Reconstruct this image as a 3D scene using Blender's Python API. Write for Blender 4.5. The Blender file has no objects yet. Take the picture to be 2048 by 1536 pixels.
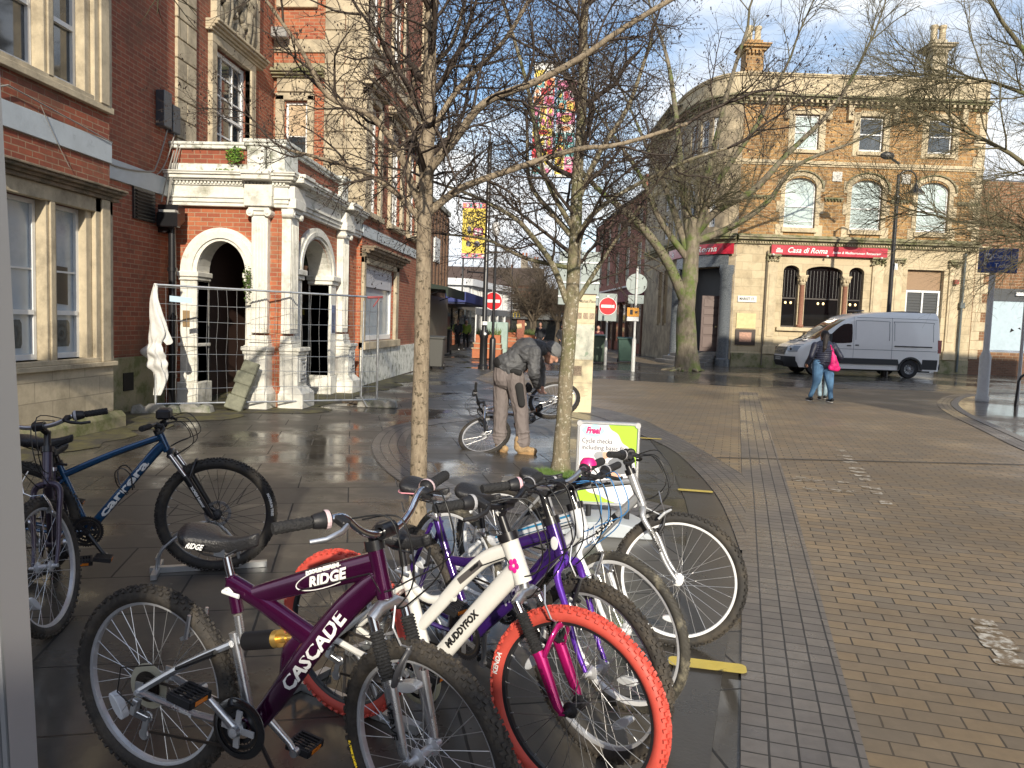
import bpy, math, random
from mathutils import Vector, Matrix, noise
R = math.radians; PI = math.pi
sc = bpy.context.scene
# ---------------- camera ----------------
cd = bpy.data.cameras.new('camera'); cam = bpy.data.objects.new('camera', cd); sc.collection.objects.link(cam)
cd.sensor_width = 36.0; cd.lens = 36.0*1539/2048; cd.clip_start = .05; cd.clip_end = 2000
cam.matrix_world = Matrix.Translation((0,0,1.6)) @ Matrix.Rotation(R(4.13),4,'Z') @ Matrix.Rotation(PI/2-R(4.53),4,'X') @ Matrix.Rotation(.035,4,'Z')
sc.camera = cam
# ---------------- sky, sun, exposure ----------------
SUN_AZ, SUN_EL = 14.0, 23.0
w = bpy.data.worlds.new('World'); sc.world = w; w.use_nodes = True
nt = w.node_tree; N = nt.nodes; L = nt.links; N.clear()
wo = N.new('ShaderNodeOutputWorld'); bg = N.new('ShaderNodeBackground'); bg.inputs[1].default_value = .14
sky = N.new('ShaderNodeTexSky'); sky.sky_type = 'NISHITA'; sky.sun_disc = False
sky.sun_elevation = R(SUN_EL); sky.sun_rotation = R(180-SUN_AZ); sky.air_density = 1.0; sky.dust_density = .6; sky.ozone_density = 2.0
tc = N.new('ShaderNodeTexCoord'); mp = N.new('ShaderNodeMapping'); mp.inputs['Scale'].default_value = (1.5,1.5,3.4); mp.inputs['Location'].default_value = (.35,.1,.25)
n1 = N.new('ShaderNodeTexNoise'); n1.inputs['Scale'].default_value = 1.9; n1.inputs['Detail'].default_value = 9; n1.inputs['Roughness'].default_value = .56
cr = N.new('ShaderNodeValToRGB'); cr.color_ramp.elements[0].position = .44; cr.color_ramp.elements[1].position = .60
sx = N.new('ShaderNodeSeparateXYZ'); lowr = N.new('ShaderNodeMapRange'); lowr.inputs[1].default_value = .03; lowr.inputs[2].default_value = .5; lowr.inputs[3].default_value = .16; lowr.inputs[4].default_value = -.03
ad = N.new('ShaderNodeMath'); ad.operation = 'ADD'
n2 = N.new('ShaderNodeTexNoise'); n2.inputs['Scale'].default_value = 3.0; n2.inputs['Detail'].default_value = 6
cc = N.new('ShaderNodeValToRGB'); cc.color_ramp.elements[0].color = (4.6,5.1,5.9,1); cc.color_ramp.elements[1].color = (7.0,7.1,7.1,1); cc.color_ramp.elements[0].position = .35; cc.color_ramp.elements[1].position = .62
mx = N.new('ShaderNodeMixRGB')
L.new(tc.outputs['Generated'], mp.inputs[0]); L.new(mp.outputs[0], n1.inputs[0]); L.new(mp.outputs[0], n2.inputs[0])
L.new(tc.outputs['Generated'], sx.inputs[0]); L.new(sx.outputs[2], lowr.inputs[0]); L.new(n1.outputs[0], ad.inputs[0]); L.new(lowr.outputs[0], ad.inputs[1])
L.new(ad.outputs[0], cr.inputs[0]); L.new(n2.outputs[0], cc.inputs[0])
L.new(cr.outputs[0], mx.inputs[0]); L.new(sky.outputs[0], mx.inputs[1]); L.new(cc.outputs[0], mx.inputs[2])
L.new(mx.outputs[0], bg.inputs[0]); L.new(bg.outputs[0], wo.inputs[0])
sl = bpy.data.lights.new('sun','SUN'); sl.energy = 4.2; sl.angle = R(.6); sl.color = (1,.90,.74)
so = bpy.data.objects.new('sun', sl); sc.collection.objects.link(so)
tdir = Vector((-math.sin(R(SUN_AZ))*math.cos(R(SUN_EL)), math.cos(R(SUN_AZ))*math.cos(R(SUN_EL)), -math.sin(R(SUN_EL))))
so.rotation_euler = tdir.to_track_quat('-Z','Y').to_euler(); so.location = (0,-20,30)
sc.view_settings.view_transform = 'Standard'; sc.view_settings.look = 'None'; sc.view_settings.exposure = 0.42; sc.view_settings.gamma = 1
sc.cycles.max_bounces = 6; sc.cycles.transparent_max_bounces = 8
# ---------------- helpers ----------------
COL = sc.collection
ORG = {}
def rng(s): return random.Random(s)
def frame_for(d):
    d = d.normalized(); a = Vector((0,0,1)) if abs(d.z) < .9 else Vector((1,0,0))
    u = d.cross(a).normalized(); return u, d.cross(u).normalized()
class MB:
    def __init__(s, M=None): s.v=[]; s.f=[]; s.mi=[]; s.M=M; s.uv=None
    def add(s, vs, fs, m=0):
        o=len(s.v)
        for p in vs:
            p=Vector(p); s.v.append(s.M@p if s.M is not None else p)
        for f in fs: s.f.append(tuple(i+o for i in f)); s.mi.append(m)
        return s
    def box(s,x0,x1,y0,y1,z0,z1,m=0):
        if x0>x1: x0,x1=x1,x0
        if y0>y1: y0,y1=y1,y0
        if z0>z1: z0,z1=z1,z0
        return s.add([(x0,y0,z0),(x1,y0,z0),(x1,y1,z0),(x0,y1,z0),(x0,y0,z1),(x1,y0,z1),(x1,y1,z1),(x0,y1,z1)],
          [(0,3,2,1),(4,5,6,7),(0,1,5,4),(1,2,6,5),(2,3,7,6),(3,0,4,7)],m)
    def obox(s,c,sz,rot,m=0):
        c=Vector(c); h=Vector(sz)/2; vs=[]
        for x,y,z in [(-1,-1,-1),(1,-1,-1),(1,1,-1),(-1,1,-1),(-1,-1,1),(1,-1,1),(1,1,1),(-1,1,1)]:
            vs.append(c+rot@Vector((x*h.x,y*h.y,z*h.z)))
        return s.add(vs,[(0,3,2,1),(4,5,6,7),(0,1,5,4),(1,2,6,5),(2,3,7,6),(3,0,4,7)],m)
    def beam(s,a,b,wd,ht,up=(0,0,1),m=0):
        a=Vector(a); b=Vector(b); d=(b-a); l=d.length; d.normalize(); up=Vector(up)
        sd=d.cross(up).normalized(); u2=sd.cross(d)
        rot=Matrix((sd,d,u2)).transposed(); return s.obox((a+b)/2,(wd,l,ht),rot,m)
    def tube(s,pts,r,n=8,cap=True,m=0,flat=None):
        pts=[Vector(p) for p in pts]; k=len(pts); rs=r if isinstance(r,(list,tuple)) else [r]*k
        vs=[]; fs=[]; u=None
        for i,p in enumerate(pts):
            d=(pts[min(i+1,k-1)]-pts[max(i-1,0)])
            if d.length<1e-9: d=Vector((0,0,1))
            d.normalize()
            if u is None: u,v=frame_for(d)
            else:
                u=(u-d*u.dot(d))
                if u.length<1e-6: u,v=frame_for(d)
                u.normalize(); v=d.cross(u)
            if flat: # flat=(axis vector, scale along axis)
                ax=Vector(flat[0]); 
            for j in range(n):
                a=2*PI*j/n; o=(u*math.cos(a)+v*math.sin(a))*rs[i]
                if flat: o=o-ax*o.dot(ax)*(1-flat[1])
                vs.append(p+o)
        for i in range(k-1):
            for j in range(n):
                a=i*n+j; b=i*n+(j+1)%n; fs.append((a,b,b+n,a+n))
        if cap: fs.append(tuple(range(n-1,-1,-1))); fs.append(tuple((k-1)*n+j for j in range(n)))
        return s.add(vs,fs,m)
    def lathe(s,prof,o=(0,0,0),ax=(0,0,1),n=24,m=0,a0=0,a1=2*PI):
        o=Vector(o); ax=Vector(ax).normalized(); u,v=frame_for(ax); vs=[]; fs=[]; full=abs(a1-a0-2*PI)<1e-6; c=n if full else n+1
        for r_,z in prof:
            for j in range(c):
                a=a0+(a1-a0)*j/n; vs.append(o+ax*z+(u*math.cos(a)+v*math.sin(a))*r_)
        for i in range(len(prof)-1):
            for j in range(n):
                a=i*c+j; b=i*c+(j+1)%c; fs.append((a,b,b+c,a+c))
        return s.add(vs,fs,m)
    def prism(s,poly,a,b,ax='y',m=0,cap=True):
        n=len(poly)
        def P(p,t): return {'y':(p[0],t,p[1]),'x':(t,p[0],p[1]),'z':(p[0],p[1],t)}[ax]
        vs=[P(p,a) for p in poly]+[P(p,b) for p in poly]
        fs=[(i,(i+1)%n,n+(i+1)%n,n+i) for i in range(n)]
        if cap: fs+= [tuple(range(n-1,-1,-1)),tuple(range(n,2*n))]
        return s.add(vs,fs,m)
    def ell(s,c,r,n=12,k=8,m=0,rot=None):
        vs=[];fs=[]; c=Vector(c)
        for i in range(k+1):
            t=PI*i/k
            for j in range(n):
                a=2*PI*j/n; o=Vector((r[0]*math.sin(t)*math.cos(a),r[1]*math.sin(t)*math.sin(a),r[2]*math.cos(t)))
                vs.append(c+(rot@o if rot else o))
        for i in range(k):
            for j in range(n):
                a=i*n+j;b=i*n+(j+1)%n; fs.append((a,b,b+n,a+n))
        return s.add(vs,fs,m)
    def ribbon(s,A,B,z,m=0):  # strip between two polylines, uv in metres
        if s.uv is None: s.uv=[]
        n=len(A); vs=[]; fs=[]; l=0; us=[]
        for i in range(n):
            if i: l+=((Vector(A[i])-Vector(A[i-1])).length+(Vector(B[i])-Vector(B[i-1])).length)/2
            vs+= [(A[i][0],A[i][1],z),(B[i][0],B[i][1],z)]; us+=[(l,0),(l,(Vector(A[i])-Vector(B[i])).length)]
        for i in range(n-1): fs.append((2*i,2*i+2,2*i+3,2*i+1))
        s.add(vs,fs,m); s.uv+=us; return s
    def build(s,name,mat,parent=None,smooth=None,bevel=0,label=None):
        o0=ORG.get(parent.name,Vector((0,0,0))) if parent else Vector((0,0,0))
        me=bpy.data.meshes.new(name); me.from_pydata([v-o0 for v in s.v],[],s.f)
        if s.uv:
            ul=me.uv_layers.new(name='uv')
            for lp in me.loops: ul.data[lp.index].uv=s.uv[lp.vertex_index]
        me.validate(); me.update()
        ms=mat if isinstance(mat,(list,tuple)) else [mat]
        for q in ms: me.materials.append(q)
        if len(ms)>1 and len(me.polygons)==len(s.mi): me.polygons.foreach_set('material_index',s.mi)
        o=bpy.data.objects.new(name,me); COL.objects.link(o)
        if parent: o.parent=parent; ORG[o.name]=o0
        if smooth is not None:
            me.polygons.foreach_set('use_smooth',[True]*len(me.polygons))
            if smooth<179: me.set_sharp_from_angle(angle=R(smooth))
        if bevel:
            b=o.modifiers.new('bevel','BEVEL'); b.width=bevel; b.segments=1; b.limit_method='ANGLE'; b.angle_limit=R(40)
        if label: o['label']=label
        return o
def thing(name,label,cat,loc=(0,0,0),rz=0,group=None,local=False):
    o=bpy.data.objects.new(name,None); COL.objects.link(o); o.empty_display_size=.1
    o.location=loc; o.rotation_euler=(0,0,rz); o['label']=label; o['category']=cat
    if group: o['group']=group
    ORG[o.name]=Vector((0,0,0)) if local else Vector(loc)
    return o
def tag(o,label,cat,group=None):
    o['label']=label; o['category']=cat
    if group: o['group']=group
    return o
def struct(o,label=None):
    o['kind']='structure'
    if label: o['label']=label
    return o
def remesh(mb,name,mat,parent,voxel=.012,smooth=6,disp=0,label=None,ds=(9,9,5)):
    o=mb.build(name,mat,parent)
    m=o.modifiers.new('r','REMESH'); m.mode='VOXEL'; m.voxel_size=voxel
    s_=o.modifiers.new('s','SMOOTH'); s_.iterations=smooth; s_.factor=.5
    dg=bpy.context.evaluated_depsgraph_get(); dg.update()
    me=bpy.data.meshes.new_from_object(o.evaluated_get(dg)); o.modifiers.clear(); o.data=me
    if disp:
        off=[]
        for v in me.vertices:
            c=v.co+(ORG.get(parent.name,Vector((0,0,0))) if parent else Vector((0,0,0))); q=Vector((c.x*ds[0],c.y*ds[1],c.z*ds[2]+c.x*3)); a=noise.noise(q); b=noise.noise(q*2.3+Vector((7,3,1))); off.append(v.normal*disp*((.35-abs(a))*2+(.3-abs(b))*.9))
        for v,d_ in zip(me.vertices,off): v.co+=d_
        me.update()
    me.polygons.foreach_set('use_smooth',[True]*len(me.polygons))
    if not me.materials: me.materials.append(mat)
    if label: o['label']=label
    return o
_txt={}
def text_mesh(s,size=1,shear=0,bold=0,sx=1.0):
    c=bpy.data.curves.new('t','FONT'); c.body=s; c.size=size; c.shear=shear; c.offset=bold; c.align_x='CENTER'; c.align_y='CENTER'; c.resolution_u=2
    o=bpy.data.objects.new('t',c); COL.objects.link(o)
    dg=bpy.context.evaluated_depsgraph_get(); dg.update()
    me=bpy.data.meshes.new_from_object(o.evaluated_get(dg))
    import bmesh
    bm=bmesh.new(); bm.from_mesh(me); bmesh.ops.triangulate(bm,faces=bm.faces[:])
    for _ in range(3):
        le=[e for e in bm.edges if e.calc_length()>size*.22]
        if le: bmesh.ops.subdivide_edges(bm,edges=le,cuts=1); bmesh.ops.triangulate(bm,faces=bm.faces[:])
    bm.to_mesh(me); bm.free()
    vs=[(v.co.x*sx,v.co.y) for v in me.vertices]; fs=[tuple(p.vertices) for p in me.polygons]
    bpy.data.objects.remove(o); bpy.data.curves.remove(c); bpy.data.meshes.remove(me)
    return vs,fs
def put_text(mb,s,size,fn,shear=0,bold=0,sx=1.0,m=0,width=None):
    vs,fs=text_mesh(s,size,shear,bold,sx)
    if width and vs:
        wd=max(v[0] for v in vs)-min(v[0] for v in vs); k=width/wd; vs=[(v[0]*k,v[1]) for v in vs]
    mb.add([fn(x,y) for x,y in vs],fs,m); return mb
# ---------------- materials ----------------
MATS={}
def newmat(name):
    m=bpy.data.materials.new(name); m.use_nodes=True; nt=m.node_tree; return m,nt,nt.nodes['Principled BSDF'],nt.nodes,nt.links
def mat(name,col,rough=.6,metal=0,var=0.0,scale=6,bump=0,bscale=60,coat=0,spec=None,dark=None,dscale=2.0,dth=(.45,.65),emit=0,alpha=1,trans=0,stretch=None,sheen=0):
    if name in MATS: return MATS[name]
    m,nt,b,N,L=newmat(name); b.inputs['Roughness'].default_value=rough; b.inputs['Metallic'].default_value=metal
    c=(col[0],col[1],col[2],1); b.inputs['Base Color'].default_value=c
    if coat: b.inputs['Coat Weight'].default_value=coat; b.inputs['Coat Roughness'].default_value=.06
    if spec is not None: b.inputs['Specular IOR Level'].default_value=spec
    if emit: b.inputs['Emission Color'].default_value=c; b.inputs['Emission Strength'].default_value=emit
    if alpha<1: b.inputs['Alpha'].default_value=alpha
    if trans: b.inputs['Transmission Weight'].default_value=trans
    if var or bump or dark:
        t=N.new('ShaderNodeTexCoord'); src=t.outputs['Object']
        if stretch:
            mp=N.new('ShaderNodeMapping'); mp.inputs['Scale'].default_value=stretch; L.new(src,mp.inputs[0]); src=mp.outputs[0]
        cur=None
        if var:
            n=N.new('ShaderNodeTexNoise'); n.inputs['Scale'].default_value=scale; n.inputs['Detail'].default_value=6; n.inputs['Roughness'].default_value=.65
            r=N.new('ShaderNodeValToRGB'); r.color_ramp.elements[0].position=.3; r.color_ramp.elements[1].position=.7
            r.color_ramp.elements[0].color=tuple(x*(1-var) for x in col)+(1,); r.color_ramp.elements[1].color=tuple(min(1,x*(1+var)) for x in col)+(1,)
            L.new(src,n.inputs[0]); L.new(n.outputs[0],r.inputs[0]); cur=r.outputs[0]
            mr=N.new('ShaderNodeMapRange'); mr.inputs[3].default_value=max(.02,rough*(1-.35)); mr.inputs[4].default_value=min(1,rough*1.3)
            L.new(n.outputs[0],mr.inputs[0]); L.new(mr.outputs[0],b.inputs['Roughness'])
        if dark:
            n=N.new('ShaderNodeTexNoise'); n.inputs['Scale'].default_value=dscale; n.inputs['Detail'].default_value=8; n.inputs['Roughness'].default_value=.7
            r=N.new('ShaderNodeValToRGB'); r.color_ramp.elements[0].position=dth[0]; r.color_ramp.elements[1].position=dth[1]
            x=N.new('ShaderNodeMixRGB'); x.inputs[2].default_value=tuple(dark)+(1,); x.inputs[1].default_value=c
            L.new(src,n.inputs[0]); L.new(n.outputs[0],r.inputs[0]); L.new(r.outputs[0],x.inputs[0])
            if cur: L.new(cur,x.inputs[1])
            cur=x.outputs[0]
        if cur: L.new(cur,b.inputs['Base Color'])
        if bump:
            n=N.new('ShaderNodeTexNoise'); n.inputs['Scale'].default_value=bscale; n.inputs['Detail'].default_value=5
            bp=N.new('ShaderNodeBump'); bp.inputs['Strength'].default_value=bump; bp.inputs['Distance'].default_value=.01
            L.new(src,n.inputs[0]); L.new(n.outputs[0],bp.inputs['Height']); L.new(bp.outputs[0],b.inputs['Normal'])
    MATS[name]=m; return m
def math_n(N,op,a=None,b=None):
    x=N.new('ShaderNodeMath'); x.operation=op
    return x
def brickmat(name,c1,c2,mort,bw=.225,rh=.075,ms=.009,rough=.85,bump=.6,offset=.5,stain=None,sscale=.6,rot=None,wet=None,uv=False,bias=0,gvar=.35,dist=.006,sth=(.5,.68),blotch=None):
    if name in MATS: return MATS[name]
    m,nt,b,N,L=newmat(name)
    t=N.new('ShaderNodeTexCoord')
    if uv: vec=t.outputs['UV']
    elif rot is not None:
        mp=N.new('ShaderNodeMapping'); mp.inputs['Rotation'].default_value=(0,0,rot); L.new(t.outputs['Object'],mp.inputs[0]); vec=mp.outputs[0]
    else:
        s=N.new('ShaderNodeSeparateXYZ'); L.new(t.outputs['Object'],s.inputs[0])
        g=N.new('ShaderNodeNewGeometry'); sn=N.new('ShaderNodeSeparateXYZ'); L.new(g.outputs['True Normal'],sn.inputs[0])
        ab=N.new('ShaderNodeMath'); ab.operation='ABSOLUTE'; L.new(sn.outputs[0],ab.inputs[0])
        gt=N.new('ShaderNodeMath'); gt.operation='GREATER_THAN'; gt.inputs[1].default_value=.7; L.new(ab.outputs[0],gt.inputs[0])
        mxx=N.new('ShaderNodeMix'); L.new(gt.outputs[0],mxx.inputs[0]); L.new(s.outputs[0],mxx.inputs[2]); L.new(s.outputs[1],mxx.inputs[3])
        cb=N.new('ShaderNodeCombineXYZ'); L.new(mxx.outputs[0],cb.inputs[0]); L.new(s.outputs[2],cb.inputs[1]); vec=cb.outputs[0]
    # slight wobble of the joints
    nw=N.new('ShaderNodeTexNoise'); nw.inputs['Scale'].default_value=9; L.new(vec,nw.inputs[0])
    vm=N.new('ShaderNodeVectorMath'); vm.operation='MULTIPLY_ADD'; vm.inputs[1].default_value=(ms*.9,ms*.9,0); L.new(nw.outputs['Color'],vm.inputs[0]); L.new(vec,vm.inputs[2])
    br=N.new('ShaderNodeTexBrick'); br.offset=offset; br.inputs['Scale'].default_value=1; br.inputs['Brick Width'].default_value=bw; br.inputs['Row Height'].default_value=rh
    br.inputs['Mortar Size'].default_value=ms; br.inputs['Mortar Smooth'].default_value=.25; br.inputs['Bias'].default_value=bias
    br.inputs['Color1'].default_value=tuple(c1)+(1,); br.inputs['Color2'].default_value=tuple(c2)+(1,); br.inputs['Mortar'].default_value=tuple(mort)+(1,)
    L.new(vm.outputs[0],br.inputs['Vector'])
    n=N.new('ShaderNodeTexNoise'); n.inputs['Scale'].default_value=14; n.inputs['Detail'].default_value=8; n.inputs['Roughness'].default_value=.7; L.new(t.outputs['Object'],n.inputs[0])
    mr=N.new('ShaderNodeMapRange'); mr.inputs[3].default_value=1-gvar; mr.inputs[4].default_value=1+gvar; L.new(n.outputs[0],mr.inputs[0])
    mu=N.new('ShaderNodeVectorMath'); mu.operation='SCALE'; L.new(br.outputs['Color'],mu.inputs[0]); L.new(mr.outputs[0],mu.inputs['Scale']); cur=mu.outputs[0]
    for kk,(cl,scl,th) in enumerate(([(stain,sscale,sth)] if stain else [])+([blotch] if blotch else [])):
        n3=N.new('ShaderNodeTexNoise'); n3.inputs['Scale'].default_value=scl; n3.inputs['Detail'].default_value=9; n3.inputs['Roughness'].default_value=.68; L.new(t.outputs['Object'],n3.inputs[0])
        r=N.new('ShaderNodeValToRGB'); r.color_ramp.elements[0].position=th[0]; r.color_ramp.elements[1].position=th[1]; L.new(n3.outputs[0],r.inputs[0])
        r.color_ramp.elements[1].color=(.8,.8,.8,1)
        x=N.new('ShaderNodeMixRGB'); x.inputs[2].default_value=tuple(cl)+(1,); L.new(r.outputs[0],x.inputs[0]); L.new(cur,x.inputs[1]); cur=x.outputs[0]
    L.new(cur,b.inputs['Base Color'])
    bp=N.new('ShaderNodeBump'); bp.inputs['Strength'].default_value=bump; bp.inputs['Distance'].default_value=dist
    sub=N.new('ShaderNodeMath'); sub.operation='MULTIPLY_ADD'; sub.inputs[1].default_value=.35; L.new(n.outputs[0],sub.inputs[0]) 
    inv=N.new('ShaderNodeMath'); inv.operation='SUBTRACT'; inv.inputs[0].default_value=1; L.new(br.outputs['Fac'],inv.inputs[1]); L.new(inv.outputs[0],sub.inputs[2])
    L.new(sub.outputs[0],bp.inputs['Height']); L.new(bp.outputs[0],b.inputs['Normal'])
    if wet:
        lo,hi,ws,wth=wet
        n4=N.new('ShaderNodeTexNoise'); n4.inputs['Scale'].default_value=ws; n4.inputs['Detail'].default_value=7; n4.inputs['Roughness'].default_value=.6; L.new(t.outputs['Object'],n4.inputs[0])
        r=N.new('ShaderNodeValToRGB'); r.color_ramp.elements[0].position=wth[0]; r.color_ramp.elements[1].position=wth[1]
        r.color_ramp.elements[0].color=(lo,)*3+(1,); r.color_ramp.elements[1].color=(hi,)*3+(1,)
        L.new(n4.outputs[0],r.inputs[0])
        mj=N.new('ShaderNodeMath'); mj.operation='MULTIPLY_ADD'; mj.inputs[1].default_value=.25; L.new(br.outputs['Fac'],mj.inputs[0]); L.new(r.outputs[0],mj.inputs[2])
        L.new(mj.outputs[0],b.inputs['Roughness'])
    else: b.inputs['Roughness'].default_value=rough
    MATS[name]=m; return m
def build_split(mb,name,mat_,parent,pad=.03,**kw):
    """one object per group of touching pieces"""
    n=len(mb.v); par=list(range(n))
    def find(a):
        while par[a]!=a: par[a]=par[par[a]]; a=par[a]
        return a
    for f in mb.f:
        for k in f[1:]:
            a,b=find(f[0]),find(k)
            if a!=b: par[a]=b
    comps={}
    for i in range(n): comps.setdefault(find(i),[]).append(i)
    C=[]
    for k,ix in comps.items():
        lo=[min(mb.v[i][a] for i in ix)-pad for a in range(3)]; hi=[max(mb.v[i][a] for i in ix)+pad for a in range(3)]; C.append([lo,hi,[k]])
    ch=True
    while ch:
        ch=False; out=[]
        for c in C:
            for o in out:
                if all(c[0][a]<=o[1][a] and o[0][a]<=c[1][a] for a in range(3)):
                    o[0]=[min(x,y) for x,y in zip(o[0],c[0])]; o[1]=[max(x,y) for x,y in zip(o[1],c[1])]; o[2]+=c[2]; ch=True; break
            else: out.append(c)
        C=out
    res=[]
    for lo,hi,ks in C:
        ks=set(ks); m=MB(); ids=[i for i in range(n) if find(i) in ks]; mp={j:i for i,j in enumerate(ids)}
        m.v=[mb.v[i] for i in ids]
        for f,mi in zip(mb.f,mb.mi):
            if f[0] in mp: m.f.append(tuple(mp[i] for i in f)); m.mi.append(mi)
        res.append(m.build(name,mat_,parent,**kw))
    return res
# ---------------- building materials ----------------
brick_red = brickmat('brick_red',(.30,.082,.042),(.20,.052,.030),(.30,.20,.13),stain=(.13,.065,.04),sscale=.8,blotch=((.10,.035,.025),2.2,(.55,.75)),ms=.0075,bias=-.1)
brick_orange = brickmat('brick_orange',(.42,.135,.06),(.30,.082,.042),(.36,.25,.16),stain=(.16,.10,.06),sscale=.9,sth=(.55,.75),ms=.0075)  # brighter brick tone; on the far wing front it holds the sunlight
brick_dark = brickmat('brick_dark',(.17,.085,.05),(.12,.06,.035),(.14,.11,.08))
brick_far = brickmat('brick_far',(.33,.10,.06),(.24,.07,.045),(.28,.18,.13))
ironstone = brickmat('ironstone',(.45,.265,.10),(.28,.15,.06),(.46,.36,.22),bw=.34,rh=.155,ms=.014,bump=.9,dist=.02,stain=(.14,.09,.05),sscale=1.5)
stone_buff = mat('stone_buff',(.53,.44,.29),.85,var=.22,scale=3,bump=.3,bscale=40,dark=(.25,.21,.14),dscale=1.1,dth=(.5,.8))
stone_left = mat('stone_left',(.47,.40,.28),.85,var=.22,scale=4,bump=.35,bscale=50,dark=(.17,.14,.10),dscale=1.8,dth=(.48,.75))
stone_wet = mat('stone_mossy',(.33,.29,.19),.8,var=.3,scale=5,bump=.5,bscale=40,dark=(.12,.13,.05),dscale=2.5,dth=(.42,.6))
ashlar = brickmat('ashlar',(.50,.43,.31),(.42,.36,.26),(.30,.26,.19),bw=.62,rh=.24,ms=.006,bump=.5,stain=(.22,.19,.13),sscale=1.3,gvar=.2)
ashlar_big = brickmat('ashlar_big',(.56,.47,.31),(.48,.39,.25),(.34,.28,.19),bw=.9,rh=.36,ms=.008,bump=.5,stain=(.26,.21,.13),sscale=.9,gvar=.18)
paint_white = mat('white_paint_stone',(.70,.69,.63),.65,var=.10,scale=5,bump=.5,bscale=22,dark=(.30,.30,.23),dscale=3.2,dth=(.52,.72))
paint_dirty = mat('peeling_white_paint',(.66,.67,.62),.7,var=.16,scale=9,bump=.6,bscale=30,dark=(.16,.17,.12),dscale=5,dth=(.48,.66))
paint_grey = mat('grey_paint_band',(.42,.47,.51),.55,var=.08,scale=4,bump=.15,bscale=30,dark=(.22,.25,.27),dscale=5,dth=(.6,.8))
white_frame = mat('white_window_paint',(.76,.77,.76),.4,var=.05,scale=9)
glass_dark = mat('window_glass',(.022,.03,.038),.04,spec=.9,coat=.4,dark=(.07,.08,.09),dscale=.7,dth=(.4,.7))
glass_blind = mat('blind_behind_glass',(.50,.60,.59),.12,coat=.8,var=.08,scale=1.5,stretch=(.3,.3,8))
glass_white = mat('whitened_glass',(.42,.49,.55),.25,coat=.35,var=.12,scale=1.2,dark=(.28,.34,.39),dscale=1.2)
black_hole = mat('dark_interior',(.012,.011,.01),.9)
black_metal = mat('black_paint_metal',(.012,.012,.014),.32,coat=.3)
black_plas = mat('black_plastic',(.018,.018,.02),.5,bump=.1,bscale=90)
galv = mat('galvanised_steel',(.55,.57,.58),.38,metal=.8,var=.1,scale=12)
concrete = mat('concrete',(.33,.32,.29),.9,var=.25,scale=7,bump=.5,bscale=60,dark=(.12,.14,.08),dscale=4)
moss = mat('moss',(.10,.15,.03),.95,var=.5,scale=30,bump=.8,bscale=90)
granite = mat('blue_grey_granite',(.12,.135,.15),.28,var=.3,scale=25,coat=.3)
roof_brown = mat('brown_tiles',(.09,.06,.045),.85,var=.25,scale=3,bump=.4,bscale=12)
slate = mat('slate',(.10,.10,.11),.6,var=.2,scale=3)
white_clad = mat('white_cladding',(.62,.64,.66),.5,var=.06,scale=2)
# ---------------- ground ----------------
flags = brickmat('wet_flagstones',(.088,.078,.063),(.060,.055,.047),(.018,.017,.015),bw=.92,rh=.61,ms=.007,bump=.35,dist=.004,rot=R(-16),wet=(.06,.46,.55,(.40,.54)),gvar=.3,stain=(.035,.034,.032),sscale=.8,blotch=((.085,.045,.025),1.1,(.66,.74)))
roadb = brickmat('brown_paving_bricks',(.265,.19,.105),(.175,.143,.103),(.045,.038,.03),bw=.222,rh=.108,ms=.005,bump=.6,dist=.004,rot=R(12),wet=(.36,.6,.35,(.40,.55)),gvar=.35,stain=(.13,.10,.066),sscale=.35,sth=(.45,.68))
setts = brickmat('grey_setts',(.145,.128,.112),(.105,.094,.086),(.035,.033,.03),bw=.105,rh=.108,ms=.005,bump=.7,dist=.004,offset=0,uv=True,wet=(.25,.5,.5,(.42,.6)),gvar=.45)
darkslab = mat('dark_smooth_slab',(.055,.05,.043),.3,var=.25,scale=2,bump=.12,bscale=60)
mossground = mat('mossy_paving',(.11,.10,.04),.85,var=.35,scale=8,bump=.5,bscale=50,dark=(.055,.05,.04),dscale=3,dth=(.42,.58))
setsdark = brickmat('dark_setts',(.10,.088,.070),(.075,.068,.056),(.03,.028,.025),bw=.3,rh=.15,ms=.008,bump=.5,rot=R(-16),wet=(.06,.35,.3,(.42,.6)),gvar=.3)
yellowp = mat('yellow_road_paint',(.62,.48,.10),.6,var=.12,scale=14,dark=(.12,.10,.05),dscale=14,dth=(.60,.66))
whitep = mat('worn_white_paint',(.54,.51,.44),.7,var=.15,scale=20,dark=(.19,.14,.085),dscale=16,dth=(.42,.54))
concrete_grey=mat('pale_kerb_stone',(.20,.19,.175),.5,var=.2,scale=6,bump=.3)
def sheet(name,poly,z,m,label=None):
    mb=MB(); mb.add([(x,y,z) for x,y in poly],[tuple(range(len(poly)))])
    o=mb.build(name,m); 
    if o.data.polygons[0].normal.z<0: o.data.flip_normals()
    return struct(o,label)
def smoothline(P,n=6):
    out=[]; k=len(P)
    for i in range(k-1):
        p0=P[max(i-1,0)];p1=P[i];p2=P[i+1];p3=P[min(i+2,k-1)]
        for j in range(n):
            t=j/n
            out.append(tuple(.5*((2*p1[a])+(-p0[a]+p2[a])*t+(2*p0[a]-5*p1[a]+4*p2[a]-p3[a])*t*t+(-p0[a]+3*p1[a]-3*p2[a]+p3[a])*t**3) for a in range(len(p1))))
    out.append(tuple(P[-1])); return out
def offs(P,d):
    out=[]
    for i in range(len(P)):
        a=Vector(P[max(i-1,0)][:2]); b=Vector(P[min(i+1,len(P)-1)][:2]); t=(b-a).normalized(); out.append((P[i][0]+t.y*d,P[i][1]-t.x*d))
    return out
sheet('ground',[(-300,-120),(400,-120),(400,500),(-300,500)],0,flags)
S1L=[(-.76,-3.9),(.689,2.767),(1.703,7.353),(3.992,18.1),(4.5,20.5)]; S1R=offs(S1L,.46)
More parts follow.
